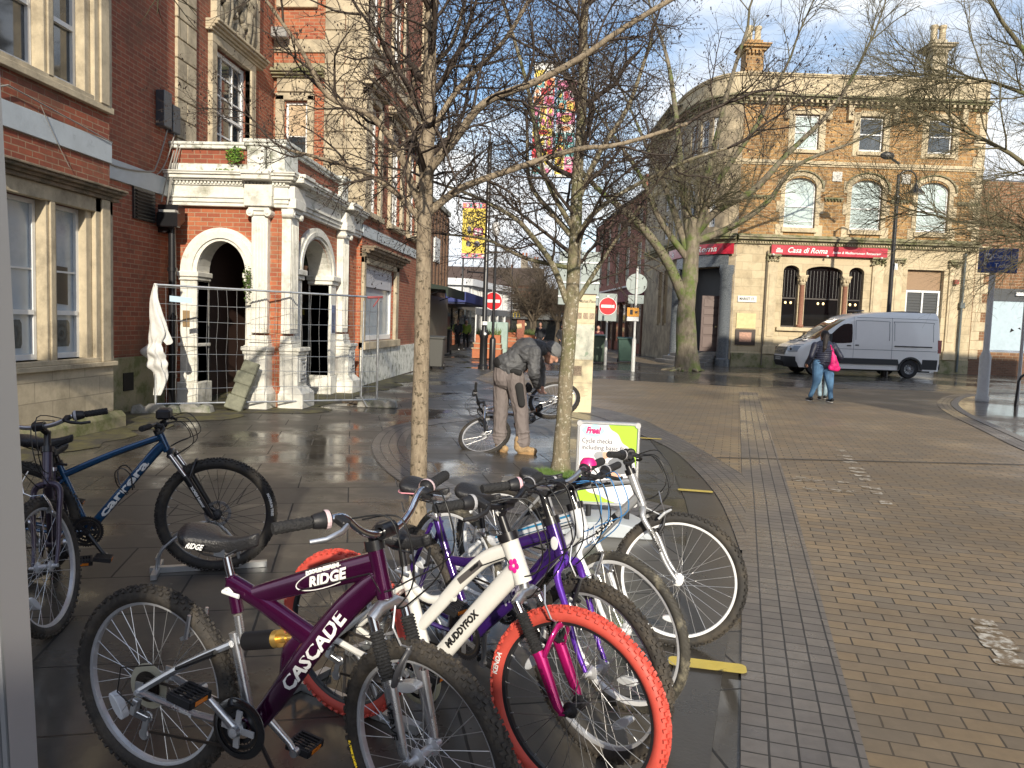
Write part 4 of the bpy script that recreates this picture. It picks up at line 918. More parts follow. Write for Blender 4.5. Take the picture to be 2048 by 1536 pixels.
mb=MB(); mbox(mb,NM,3.0,14,6.5,6.9,.02,.1); mbox(mb,NM,3.0,5.2,7.0,7.8,.0,.06); mb.build('white_bargeboard',white_frame,nb)
# =============== far street buildings ===============
def simple_windows(b,M,rects,frame=white_frame,pane=glass_dark,bars=(),mid=None,d=-.08,fw=.07): 
    for a,c,z0,z1 in rects: window(b,M,a,c,z0,z1,d,bars_s=bars,midrail=mid,fw=fw,pane=pane,frame=frame)
# terrace on the right of the street: brick, facing the street, from (4.4,46) to (1.9,64)
ta=Vector((4.35,47.0)); tb=Vector((1.9,66.0)); tl=(tb-ta).length; tdv=(tb-ta)/tl
ter=thing('brick_terrace','three storey red brick terrace with maroon shopfronts, tall pale windows and ridge roof','building',(ta.x,ta.y,0),0)
TM=lambda s,z,d:(ta.x+tdv.x*s-tdv.y*(-1)*(-d),ta.y+tdv.y*s-tdv.x*0+0*d,z) if False else (ta.x+tdv.x*s-tdv.y*d,ta.y+tdv.y*s+tdv.x*d,z)
rs=[]
for k in range(5): rs+= [(1.2+k*3.6,2.6+k*3.6,4.7,6.9),(1.2+k*3.6,2.6+k*3.6,7.5,9.0)]
mb=MB(); wall(mb,TM,-3.5,tl,0,9.8,rs,.18); mb.build('wall',brick_far,ter)
mb=MB(); A=[TM(-3.5,9.8,.25),TM(tl,9.8,.25),TM(tl,12.2,-4),TM(-3.5,12.2,-4)]; mb.add(A,[(0,1,2,3)]); mb.add([TM(tl,0,0),TM(tl,9.8,0),TM(tl,12.2,-4),TM(tl,9.8,-8),TM(tl,0,-8)],[(0,1,2,3,4)]); mb.build('roof',slate,ter)
simple_windows(ter,TM,rs,mid=.5,bars=(.33,.66),pane=mat('pale_pane',(.22,.22,.19),.3,coat=.5),frame=mat('cream_frame',(.6,.55,.42),.5))
mb=MB(); mbox(mb,TM,-.5,tl,3.25,4.1,0,.35); mb.build('shop_fascia',mat('maroon_fascia',(.16,.03,.06),.45),ter)
mb=MB(); mbox(mb,TM,-.5,tl,4.1,4.2,0,.6); mb.build('fascia_cornice',white_frame,ter)
mb=MB()
for k in range(9): mbox(mb,TM,-.4+k*2.3,-.2+k*2.3,0,3.25,0,.18)
build_split(mb,'shop_pilaster',mat('brown_pilaster',(.12,.06,.04),.6),ter)
mb=MB(); mbox(mb,TM,-.2,tl,.6,3.1,0,.04); mb.build('shop_glass',mat('shop_glass',(.03,.025,.025),.1,coat=.6),ter)
mb=MB()
for k in range(3):
    s_=1+k*6; p=TM(s_,11.2,-3); mb.box(p[0]-.4,p[0]+.4,p[1]-.4,p[1]+.4,10.4,13.2)
build_split(mb,'chimney',brick_far,ter)
# dark brick tower on the left with ribbed piers, awnings below
tw=thing('brick_tower','dark brown ribbed brick tower block beyond the tall brick building','building',(-6.2,33,0))
mb=MB(); mb.box(-13,-5.75,27.5,35.2,0,6.3)
for k in range(10): mb.box(-5.76,-5.62,27.6+k*.78,28.0+k*.78,2.9,6.2)
for k in range(6): mb.box(-6.3-k*.7,-6.0-k*.7,27.4,27.5,2.9,6.2)
mb.build('wall',brick_dark,tw)
mb=MB(); mb.box(-13.1,-5.6,27.3,35.3,6.3,6.5); mb.build('parapet',concrete,tw)
mb=MB(); mb.box(-5.74,-5.60,31.4,32.6,4.0,5.0); mb.build('window',white_frame,tw)
mb=MB(); mb.box(-5.75,-5.6,27.6,35.1,.1,2.6); mb.build('shopfront',mat('dim_shop',(.09,.075,.06),.4,var=.3,scale=2),tw)
lb=thing('left_shop_row','low dark shop row under the flat canopy on the left of the street','building',(-6.5,42,0))
mb=MB(); mb.box(-14,-6.4,35.4,52,0,3.2); mb.build('wall',mat('dim_wall',(.20,.18,.15),.8,var=.2),lb)
mb=MB()
for k in range(6): mb.box(-6.42,-6.3,36+k*2.6,37.9+k*2.6,.3,2.3)
build_split(mb,'shop_window',glass_dark,lb)
aw=thing('green_awning','dark green folding awning over the left shopfront','awning',(-5.7,30,2.6))
mb=MB(); mb.prism([(-5.75,3.05),(-4.55,2.85),(-4.55,2.5),(-4.62,2.5),(-4.65,2.75),(-5.75,2.8)],28.5,33,'y'); mb.build('canvas',mat('green_canvas',(.01,.022,.015),.7),aw)
mb=MB(); 
for y in (28.7,32.8): mb.tube([(-5.7,y,2.4),(-4.7,y,2.78)],.02,5)
mb.build('awning_arm',black_metal,aw)
aw=thing('blue_canopy','deep blue flat canopy projecting over the left pavement','canopy',(-6,40,2.7))
mb=MB(); mb.box(-6.4,-4.95,36,44,2.42,2.50); mb.build('soffit',mat('canopy_soffit',(.02,.03,.10),.5),aw)
mb=MB(); mb.box(-6.4,-4.9,35.92,44.05,2.5,2.98); mb.build('fascia_board',mat('canopy_blue',(.02,.035,.17),.5,var=.2,scale=1),aw)
# white modern building
wb=thing('white_shop_building','white clad two storey modern shop building with rounded end beyond the awnings','building',(-8.5,66,0))
arc=smoothline([(-13,63),(-9.3,63),(-8.7,63.2),(-8.3,64),(-7.6,69),(-6.2,76),(-5.9,78.5),(-6.4,81),(-8,83)],5)
al=[0]
for i in range(1,len(arc)): al.append(al[-1]+math.dist(arc[i],arc[i-1]))
def WM(s,z,d):
    i=1
    while i<len(al)-1 and al[i]<s: i+=1
    a=Vector(arc[i-1]);b=Vector(arc[i]); t=(b-a).normalized(); p=a+t*(s-al[i-1]); return (p.x+t.y*d,p.y-t.x*d,z)
LW=al[-1]
def strip(name,z0,z1,d,m,s0=0,s1=None,par=None):
    mb=MB(); s=s0; s1=s1 or LW-.01
    while s<s1-.01: e=min(s+.6,s1); mbox(mb,WM,s,e,z0,z1,-.3,d); s=e
    return mb.build(name,m,par)
strip('wall',0,2.35,0,mat('wb_ground',(.10,.10,.10),.3,coat=.4),par=wb); strip('upper_wall',2.35,4.55,0,white_clad,par=wb); strip('fascia_board',4.55,5.1,.35,white_clad,par=wb)
strip('shop_fascia',2.2,2.75,.12,mat('wb_fascia',(.13,.14,.15),.5),s0=4.6,par=wb)
for a,b in ((5.3,6.9),(7.4,9.8),(10.6,12.5),(13.2,15.2),(15.8,17.2)):
    mb=MB(); mbox(mb,WM,a,b,3.4,4.35,-.05,.03); w_=mb.build('window',glass_dark,wb)
    mb=MB()
    for k in range(5): s_=a+(b-a)*k/4; mbox(mb,WM,s_-.05,s_+.05,2.8,4.5,.03,.1)
    mb.build('mullion',white_frame,w_)
mb=MB()
for k in range(16): mbox(mb,WM,.2+k*.27,.23+k*.27,2.4,4.5,0,.02)
mb.build('cladding_rib',mat('rib_grey',(.42,.44,.46),.5),wb)
mb=MB()
for k in range(6): mbox(mb,WM,4.3+k*2.4,4.5+k*2.4,0,2.2,0,.15)
build_split(mb,'shop_column',white_frame,wb)
mb=MB(); mbox(mb,WM,4.75,6.4,2.27,2.7,.12,.16); s_=mb.build('white_name_board',white_frame,wb); 
letters(s_,WM,4.85,6.3,2.48,'NAILS',.4,.165,shear=0,m=MATS['black_letters'])
mb=MB(); mb.add([(-16,60,0),(-9.5,60,0)],[]) if False else None
mb=MB(); archring(mb,lambda s,z,d:(s,62.99-d,z),-11.2,1.0,.0,1.3,-.02,.05,14); mb.build('arched_doorway',mat('maroon_door',(.10,.03,.025),.5),wb)
# brown roofed block, brick block with the grey fascia, stone gable
rb=thing('brown_roof_building','long brown tiled roof building at the end of the street','building',(-9,92,0))
mb=MB(); mb.box(-22,-3.6,88,98,0,6.0); mb.build('wall',brick_far,rb)
mb=MB(); mb.add([(-22.3,87.6,5.9),(-3.3,87.6,5.9),(-3.3,93,8.2),(-22.3,93,8.2),(-22.3,98.4,5.9),(-3.3,98.4,5.9)],[(0,1,2,3),(3,2,5,4),(1,5,2)]); mb.build('roof',roof_brown,rb)
mb=MB(); mb.box(-16,-15,92.5,93.5,7.8,9.0); mb.build('chimney',brick_far,rb)
mc=thing('burger_restaurant','red brick restaurant with dark grey fascia and yellow arched letter sign','building',(-4.5,78,0))
XM=lambda s,z,d:(s,79-d,z)
mb=MB(); wall(mb,XM,-7.4,1.2,0,4.9,[(-6.6,-4.9,2.9,4.3),(-6.6,-5.4,0,2.0),(-4.6,-.2,0,2.0)],.2); mb.add([(-7.4,79,4.9),(1.2,79,4.9),(1.2,88,5.6),(-7.4,88,5.6)],[(0,1,2,3)],1); mb.build('wall',[brick_far,roof_brown],mc)
window(mc,XM,-6.6,-4.9,2.9,4.3,-.1,bars_s=(.33,.66),bars_z=(.5,),fw=.1,bw=.1)
mb=MB(); mbox(mb,XM,-7.4,1.2,2.05,2.85,0,.3); fs_=mb.build('shop_fascia',mat('charcoal_fascia',(.07,.075,.075),.5),mc)
mb=MB()
for c in (-5.62,-5.32):
    P=[(c-.155,2.2),(c-.13,2.55),(c-.06,2.75),(c,2.78),(c+.06,2.75),(c+.13,2.55),(c+.155,2.2)]
    for p,q in zip(P[:-1],P[1:]): mb.beam((p[0],78.66,p[1]),(q[0],78.66,q[1]),.04,.07,up=(0,1,0.01))
mb.build('golden_letter',mat('sign_yellow',(.85,.60,.03),.5,emit=.25),fs_)
mb=MB(); mbox(mb,XM,-6.6,-5.4,0,2.0,-.2,-.15); mbox(mb,XM,-4.6,-.2,0,2.0,-.2,-.15); build_split(mb,'shop_window',mat('restaurant_glass',(.03,.032,.03),.15,coat=.5,var=.5,scale=.8),mc)
mb=MB(); mb.tube([XM(-5.4,1.25,-.1),XM(-4.9,1.35,-.1)],.28,10); mb.ell(XM(-4.6,1.5,-.1),(.18,.05,.18),10,6); mb.build('menu_picture',mat('warm_picture',(.55,.42,.25),.6,emit=.12),mc)
mb=MB(); mbox(mb,XM,-1.4,-.5,2.3,2.6,.3,.34); mb.build('white_sign',white_frame,mc)
sh=thing('stone_gable_house','pale stone gabled house with orange chimney pots beyond the brown roof','building',(-5,104,0))
mb=MB(); mb.prism([(-8.2,0),(-8.2,7.2),(-5.8,9.3),(-3.2,7.2),(-3.2,0)],104,112,'y'); mb.build('wall',mat('pale_rubble',(.32,.29,.24),.9,var=.2,scale=1.5),sh)
mb=MB()
for x,z in ((-6.45,10.2),(-4.9,9.7),(-8.0,8.6)): mb.box(x-.45,x+.45,104.2,105.2,6.8,z)
for c in build_split(mb,'chimney',mat('chimney_stone',(.32,.28,.22),.9),sh): pass
mb=MB()
for x,z in ((-6.65,10.2),(-6.2,10.2),(-5.05,9.7),(-4.7,9.7),(-8.1,8.6)): mb.lathe([(.14,z),(.11,z+.9)],(x,104.7,0),n=8)
build_split(mb,'chimney_pot',mat('terracotta',(.42,.13,.06),.7),sh,pad=0)
eb=thing('end_building','plain pale building closing the gap at the end of the street','building',(3,100,0))
mb=MB(); mb.box(-3.2,12,100,108,0,5.5); mb.build('wall',mat('grey_render',(.22,.21,.20),.9,var=.2,scale=.5),eb); mb=MB(); mb.prism([(-3.4,5.4),(4,7.6),(12.2,5.4)],99.8,108,'y'); mb.build('roof',slate,eb)
mb=MB(); mb.box(-2.6,3.5,99.9,99.98,.4,3); mb.build('shopfront',mat('blue_front',(.04,.08,.2),.5),eb)
# off-frame blocks added and sized to shade the foreground and the right pavement (they stand behind and beside the viewer)
bb=thing('shade_block_behind','unseen plain brick block added behind the viewpoint to shade the foreground','building',(-4,-12,0)); mb=MB(); mb.box(-16,1.5,-16,-9,0,7.1); mb.build('wall',brick_far,bb); mb=MB(); mb.prism([(-9.2,7.1),(-12.5,7.7),(-16,7.1)],-16.2,1.6,'x'); mb.box(1.5,3.0,-15,-9.1,0,5.5); mb.build('roof',slate,bb)
rbk=thing('shade_block_right','plain brick block out of frame on the right, added to shade the van','building',(16,6,0)); mb=MB(); mb.box(12.4,26,-4,13,0,11.0); mb.build('wall',brick_far,rbk); mb=MB(); mb.prism([(-4,11.0),(4.5,12.2),(13,11.0)],12.2,26,'x'); mb.build('roof',slate,rbk)
# =============== street furniture ===============
white_pole=mat('white_pole_paint',(.60,.60,.57),.5,var=.08,scale=9,dark=(.3,.3,.28),dscale=8,dth=(.62,.75))
signback=mat('sign_back_aluminium',(.25,.29,.285),.5,metal=.3,var=.15,scale=3)
signred=mat('traffic_red',(.58,.012,.02),.35,coat=.2)
def pole(t,h,r,rb=.085,hb=.95,x=0,y=0,m=None):
    mb=MB(); mb.lathe([(rb*1.02,0),(rb*1.02,.05),(rb,.06),(rb,hb),(r,hb+.09),(r,h),(0,h)],(x,y,0),n=16); mb.build('pole',m or white_pole,t,smooth=50)
def noentry(x,y,z,label,back=None):
    t=thing('no_entry_sign',label,'road sign',(x,y,0),0,'no entry signs on the street',local=True)
    pole(t,z+.42,.038,.062,.95)
    if back: mb=MB(); mb.box(-.37,.37,-.07,-.05,z-.60,z+.52); mb.build('backing_board',signback,t)
    mb=MB(); mb.lathe([(.0,0),(.365,0),(.365,.02),(0,.02)],(0,-.075,z),ax=(0,-1,0),n=36); d=mb.build('sign_disc',signred,t)
    mb=MB(); mb.box(-.27,.27,-.10,-.096,z-.06,z+.06); mb.build('white_bar',mat('traffic_white',(.75,.75,.75),.4),d)
    mb=MB(); 
    for k in range(36):
        a=2*PI*k/36;b=2*PI*(k+1)/36; mb.add([(r_*math.cos(q),-.098,z+r_*math.sin(q)) for r_,q in ((.345,a),(.367,a),(.367,b),(.345,b))],[(0,1,2,3)])
    mb.build('white_rim',MATS['traffic_white'],d)
    mb=MB(); mb.box(-.05,.05,-.12,.05,z+.36,z+.46); mb.build('sign_lamp',galv,t,bevel=.01)
noentry(-3.10,31,2.45,'red no entry sign on a white pole beside the black lamp post')
noentry(1.52,32,2.42,'red no entry sign with grey backing board beside the green bin',True)
t=thing('round_sign_back','white pole carrying a round sign seen from its grey back and a small orange notice','road sign',(2.33,28,0),local=True)
pole(t,3.75,.042,.072,1.15)
mb=MB(); mb.lathe([(0,0),(.375,0),(.375,.02),(0,.02)],(0,.05,3.15),ax=(0,1,0),n=32); mb.build('sign_disc',signback,t); mb=MB(); mb.box(-.28,.28,.05,.07,2.45,2.75); mb.build('plate',signback,t)
mb=MB(); mb.box(-.3,.12,-.07,-.05,1.98,2.30); o=mb.build('orange_notice',mat('notice_orange',(.75,.33,.03),.5),t); mb=MB(); mb.box(-.2,-.1,-.076,-.072,2.05,2.22); mb.box(-.02,.06,-.076,-.072,2.1,2.18); mb.build('notice_print',black_metal,o)
mb=MB(); mb.box(-.3,.12,-.07,-.05,1.82,1.97); mb.build('white_notice',white_frame,t)
t=thing('direction_sign_back','large rectangular sign seen from its grey back behind the leaning tree','road sign',(.3,25.2,0),local=True)
mb=MB(); mb.box(-.72,.60,0,.03,2.25,3.98); mb.build('sign_panel',signback,t,bevel=.02); mb=MB(); mb.box(-.72,.6,-.04,-.001,2.95,3.0); mb.box(-.72,.6,-.04,-.001,2.5,2.55); mb.box(-.72,.6,-.04,-.001,3.6,3.65); build_split(mb,'rail',galv,t)
mb=MB(); mb.tube([(-.05,-.05,0),(-.05,-.05,4.1)],.045,12); mb.build('pole',galv,t,smooth=40)
# black lamp post with cctv dome and yellow banner
t=thing('lamp_post','tall black street lamp post with camera dome and yellow banner arm','lamp post',(-2.9,26.1,0),local=True)
mb=MB(); mb.lathe([(.17,0),(.17,.12),(.13,.16),(.13,1.05),(.15,1.08),(.15,1.25),(.085,1.35),(.075,7.6)],(0,0,0),n=18); mb.build('pole',black_metal,t,smooth=40)
mb=MB(); mb.lathe([(.11,0),(.11,1.0),(.09,1.06),(.05,1.1),(.045,5.2),(0,5.2)],(.30,.05,0),n=14); mb.build('second_pole',black_metal,t,smooth=40)
mb=MB(); mb.tube([(-.85,0,5.62),(0,0,5.62)],.02,6); mb.tube([(-.85,0,3.72),(0,0,3.72)],.02,6); mb.tube([(-.62,0,3.28),(0,0,3.25)],.03,6); mb.tube([(-.62,0,3.36),(-.62,0,3.22)],.02,6); build_split(mb,'banner_arm',black_metal,t,pad=0)
mb=MB(); mb.ell((.30,-.02,4.62),(.13,.13,.15),14,8); mb.lathe([(.14,4.66),(.14,4.86),(.09,4.95)],(.30,-.02,0),n=14); mb.build('camera_dome',mat('camera_white',(.55,.55,.55),.4),t,smooth=50)
mb=MB(); mb.box(-.04,.12,-.19,-.15,1.5,1.62); mb.ell((.05,-.14,1.2),(.05,.03,.05),8,6); build_split(mb,'sticker',white_frame,t)
mb=MB(); mb.tube([(0,0,7.6),(0,0,7.9),(-.15,0,8.1),(-.4,0,8.15)],.035,8); mb.build('lamp_bracket',black_metal,t,smooth=60)
bn=thing('yellow_banner','yellow banner with hand lettering hanging from the lamp post','banner',(-3.35,26.1,3.7),local=True)
mb=MB(); mb.box(-.40,.38,-.012,.0,.05,1.88); b0=mb.build('cloth',mat('banner_yellow',(.74,.58,.09),.6,var=.05),bn)
mb=MB(); mb.box(-.40,.38,-.016,-.014,1.70,1.88); mb.box(-.40,.38,-.016,-.014,.05,.20); 
build_split(mb,'border_strip',mat('banner_pink',(.62,.17,.32),.6),b0)
rg=rng(2); 
cols=[mat('print_orange',(.70,.30,.12),.6),mat('print_white',(.7,.7,.68),.6),mat('print_teal',(.10,.35,.38),.6),mat('print_grey',(.16,.16,.2),.6),MATS['banner_pink'],MATS['banner_yellow']]
mb=MB()
for k in range(7): mb.box(-.38+k*.11,-.30+k*.11,-.020,-.018,1.73,1.85,k%3); mb.box(-.37+k*.11,-.29+k*.11,-.020,-.018,.08,.17,(k+1)%3)
mb.box(-.02,.30,-.02,-.018,.80,1.05,4); mb.box(.02,.12,-.024,-.022,.84,.97,1); mb.box(.16,.26,-.024,-.022,.84,.97,1); mb.ell((-.16,-.02,.98),(.07,.004,.13),10,6,3); mb.ell((-.22,-.02,.68),(.09,.004,.07),10,6,0); mb.ell((-.18,-.02,.52),(.08,.004,.10),10,6,3); mb.ell((.12,-.02,.52),(.10,.004,.10),10,6,3); mb.box(-.1,.12,-.02,-.018,.66,.69,0)
mb.build('printed_shapes',cols,b0)
mb=MB()
for i,s_ in enumerate(['SHOP, EAT','ENJOY','LOCAL!']): put_text(mb,s_,.21,lambda x,y,i=i:(-.02+x,-.02,1.48-.185*i+y),bold=.006,width=(.66,.44,.48)[i])
mb.build('lettering',MATS['black_letters'],b0)
# tall patterned banners behind the crown
bt=thing('patchwork_banner','tall pink, orange and yellow patchwork banner high among the branches','banner',(-.78,26,6.55),local=True); bt.scale=(1.3,1.3,1.3)
mb=MB(); rg=rng(8); pc=[MATS['banner_pink'],MATS['print_orange'],MATS['print_white'],MATS['banner_yellow'],MATS['print_teal'],mat('print_red',(.6,.03,.05),.6)]
mb.box(-.55,-.02,-.01,0,0,2.75,2); mb.box(.04,.53,-.01,0,-.05,2.35,2)
for x0,x1,zt in ((-.55,-.02,2.75),(.04,.53,2.35)):
    z=0.0
    while z<zt-.2:
        h=rg.choice([.2,.3,.25]); n_=rg.choice([1,2,2,3]); wd=(x1-x0)/n_
        for k in range(n_): mb.box(x0+k*wd+.008,x0+(k+1)*wd-.008,-.014,-.012,z+.01,z+h-.01,rg.choice([0,0,1,2,3,3,4,5])); mb.ell((x0+(k+.5)*wd,-.016,z+h*.5),(wd*.28,.003,h*.3),8,5,rg.choice([0,1,2,3,5]))
        z+=h
mb.build('cloth',pc,bt)
mb=MB(); mb.tube([(.66,0,-5.03),(.66,0,3.1)],.04,10); mb.tube([(-.6,0,2.78),(.66,0,2.78)],.018,6); mb.tube([(-.6,0,-.07),(.66,0,-.07)],.018,6); mb.build('pole',black_metal,bt,smooth=40)
t=thing('thin_black_pole','slim black pole standing on the left of the far street','pole',(-6.5,46,0),local=True); mb=MB(); mb.lathe([(.09,0),(.09,1),(.055,1.1),(.05,7.5),(0,7.52)],n=12); mb.build('pole',black_metal,t,smooth=40)
t=thing('slim_lamp_post','slender black lamp post beside the distant restaurant','lamp post',(-4.6,60,0),local=True); mb=MB(); mb.lathe([(.08,0),(.08,.9),(.05,1),(.045,6.6),(0,6.62)],n=10); mb.build('pole',black_metal,t); mb=MB(); mb.tube([(0,0,6.5),(.2,0,6.9),(.5,0,6.9)],.03,6); mb.build('lamp_bracket',black_metal,t)
# tall lantern post in front of the corner building
t=thing('lantern_post','tall black post with a hanging lantern in front of the corner building','lamp post',(12.55,31.6,0),local=True)
mb=MB(); mb.lathe([(.14,0),(.14,1.1),(.10,1.2),(.085,2.2),(.075,7.0),(.06,7.9)],n=14); mb.lathe([(.10,6.9),(.12,7.0),(.10,7.1)],n=14); mb.build('pole',black_metal,t,smooth=40)
mb=MB(); mb.tube([(0,0,7.7)]+[(.34-.34*math.cos(a),0,7.7+.36*math.sin(a)) for a in [k*PI/10 for k in range(1,11)]]+[(.68,0,7.55)],.035,8); mb.build('swan_neck',black_metal,t,smooth=60)
mb=MB(); mb.lathe([(.03,7.58),(.08,7.5),(.10,7.4),(.34,7.22),(.34,7.16),(.0,7.16)],(.68,0,0),n=16); mb.build('lantern',black_metal,t,smooth=40)
mb=MB(); mb.tube([(0,0,8.3),(-.4,0,8.55)],.05,6); mb.ell((-.5,-.05,8.6),(.28,.1,.16),10,6); mb.build('cctv_camera',mat('dark_cam',(.05,.05,.05),.4),t)
mb=MB(); mb.box(.05,.16,-.14,-.06,4.2,4.45); mb.build('white_box',white_frame,t)
# right white pole with the blue parking sign
t=thing('blue_sign_post','thick white pole on the right pavement carrying a blue sign seen through twigs','road sign',(10.72,20.7,0),local=True)
mb=MB(); mb.lathe([(.16,0),(.16,.12),(.135,.16),(.135,1.15),(.075,1.32),(.07,3.9),(0,3.92)],n=18); mb.build('pole',white_pole,t,smooth=50)
mb=MB(); mb.box(-.42,.55,-.10,-.075,3.30,3.92); s_=mb.build('sign_panel',mat('sign_blue',(.015,.07,.28),.4,coat=.2),t,bevel=.02)
mb=MB(); put_text(mb,'P',.42,lambda x,y:(-.2+x,-.105,3.62+y),bold=.01); put_text(mb,'Car park',.16,lambda x,y:(.2+x,-.105,3.72+y)); put_text(mb,'Toilets',.16,lambda x,y:(.2+x,-.105,3.48+y)); mb.build('lettering',signw,s_)
t=thing('black_cycle_hoop','black steel hoop rail on the right pavement at the frame edge','rail',(10.85,19.3,0),local=True); mb=MB(); mb.tube([(-.08,0,0),(-.05,0,.62),(0,0,.74),(.1,0,.82),(.25,0,.84),(.7,0,.84),(.85,0,.72),(.88,0,0)],.028,10); mb.build('hoop',black_metal,t,smooth=60)
t=thing('grey_post','plain thin grey post at the right edge of the pavement','pole',(12.6,22.5,0),local=True); mb=MB(); mb.tube([(0,0,0),(0,0,4.2)],.045,12); mb.build('pole',galv,t,smooth=40)
# market place monolith
t=thing('information_pillar','cream stone information pillar with map panels headed Market Place','sign',(.27,14.1,0),local=True)
mb=MB(); mb.box(-.20,.18,0,.16,0,2.16); mono=mb.build('slab',mat('cream_slab',(.66,.58,.38),.6,var=.1,scale=3,dark=(.45,.40,.28),dscale=5,dth=(.5,.7)),t,bevel=.008)
mb=MB(); put_text(mb,'Market Place',.085,lambda x,y:(.035+x*.8,-.004,2.04+y),bold=.001,width=.36); mb.build('lettering',mat('pillar_print',(.10,.08,.06),.6),mono)
mb=MB(); mb.box(-.195,.175,-.004,-.002,.98,1.62); mb.build('map_panel',mat('map_pale',(.55,.56,.47),.4,var=.12,scale=9,dark=(.30,.38,.28),dscale=8,dth=(.56,.62)),mono)
mb=MB()
for k in range(3): mb.box(-.15+k*.115,-.06+k*.115,-.004,-.002,1.72,1.83)
mb.box(-.17,-.02,-.004,-.002,.68,.86)
build_split(mb,'print_block',mat('print_brown',(.34,.26,.18),.6,var=.6,scale=60),mono,pad=.0)
mb=MB()
for z_ in (.55,.96,1.64,1.92): mb.box(-.2,.18,-.003,-.001,z_,z_+.006)
for k in range(9): mb.box(-.1,.06+.05*math.sin(k*2),-.003,-.001,.30+k*.022,.306+k*.022)
build_split(mb,'ruled_line',MATS['print_brown'],mono,pad=.012)
mb=MB(); mb.box(-.22,.20,-.01,.17,2.16,2.175); mb.build('cap',mat('rust_edge',(.10,.06,.04),.6),t)
# planters
def planter(x,y,w_,h_,label,seed,grp='wooden planters along the street'):
    t=thing('planter',label,'planter',(x,y,0),0,grp)
    mb=MB(); mb.box(x-w_/2,x+w_/2,y-.5,y+.5,0.03,h_*.42); mb.box(x-w_/2+.04,x+w_/2-.04,y-.3,y+.5,h_*.42,h_*.62); mb.box(x-w_/2+.08,x+w_/2-.08,y-.1,y+.5,h_*.66,h_)
    mb.build('box',mat('planter_terracotta',(.40,.13,.055),.7,var=.2,scale=5),t,bevel=.01)
    mb=MB(); mb.box(x-w_/2-.03,x+w_/2+.03,y-.53,y-.28,h_*.42,h_*.46); mb.box(x-w_/2,x+w_/2,y-.33,y-.08,h_*.62,h_*.66); mb.build('bench_slat',mat('pale_wood',(.42,.33,.22),.7,var=.2,scale=6),t)
    rg=rng(seed); mb=MB()
    for i in range(260):
        a=(x+rg.uniform(-w_/2+.1,w_/2-.1),y+rg.uniform(-.05,.45),h_-.02); b=(a[0]+rg.uniform(-.12,.12),a[1]+rg.uniform(-.1,.1),h_+rg.uniform(.08,.38)); mb.add([(a[0]-.012,a[1],a[2]),(a[0]+.012,a[1],a[2]),(b[0],b[1],b[2])],[(0,1,2)])
    mb.build('foliage',leafd,t)
planter(-3.55,33.6,1.25,1.05,'terracotta stepped planter with grassy plants left of the black lamp post',1)
planter(-4.3,50,1.8,1.0,'low terracotta planter in front of the distant restaurant',2); planter(.3,33.5,1.1,1.0,'terracotta planter partly behind the leaning tree trunk',3); planter(-1.9,41,1.2,1.0,'small terracotta planter behind the no entry pole',4)
t=thing('control_cabinet','pale green metal cabinet behind the stepped planter','cabinet',(-3.2,36,0)); mb=MB(); mb.box(-3.9,-2.9,36,36.5,0,1.62); c_=mb.build('cabinet_body',mat('cabinet_green',(.30,.40,.36),.5,var=.15,scale=4),t,bevel=.03); mb=MB(); mb.box(-3.42,-3.40,35.985,35.999,.1,1.55); mb.build('door_seam',black_hole,c_)
# wheelie bins
def bin_(x,y,col,label,grp=None,h=1.05,w_=.58):
    t=thing('wheelie_bin',label,'bin',(x,y,0),0,grp)
    mb=MB(); V=[]
    for z_,k in ((.08,.82),(h,1)): V+=[(x-w_/2*k,y-w_/2*k,z_),(x+w_/2*k,y-w_/2*k,z_),(x+w_/2*k,y+w_/2*k,z_),(x-w_/2*k,y+w_/2*k,z_)]
    mb.add(V,[(0,3,2,1),(4,5,6,7),(0,1,5,4),(1,2,6,5),(2,3,7,6),(3,0,4,7)]); mb.build('bin_body',col,t,bevel=.02)
    mb=MB(); mb.prism([(y-w_/2-.04,h),(y-w_/2-.04,h+.05),(y,h+.10),(y+w_/2+.05,h+.07),(y+w_/2+.05,h)],x-w_/2-.03,x+w_/2+.03,'x'); mb.build('lid',col,t,bevel=.01)
    mb=MB()
    for s_ in (-1,1): mb.lathe([(0,-.03),(.1,-.03),(.1,.03),(0,.03)],(x+s_*w_*.42,y+w_/2,.1),ax=(1,0,0),n=12)
    build_split(mb,'wheel',black_plas,t)
bing=mat('bin_green',(.02,.06,.045),.5,var=.1); bind=mat('bin_black',(.02,.02,.022),.5)
bin_(1.15,33.2,mat('bin_olive',(.045,.075,.05),.5),'olive green wheelie bin behind the no entry sign','',1.15,.85); bin_(2.55,35.0,bing,'bright green wheelie bin beside the orange notice pole','',1.05,.72); bin_(-6.0,36.6,bind,'black wheelie bin outside the left shops','',1.1,.7)
bin_(-4.35,25.2,mat('bin_greybrown',(.07,.07,.065),.5),'grey bin standing at the far end of the brick building','',1.0,.5)
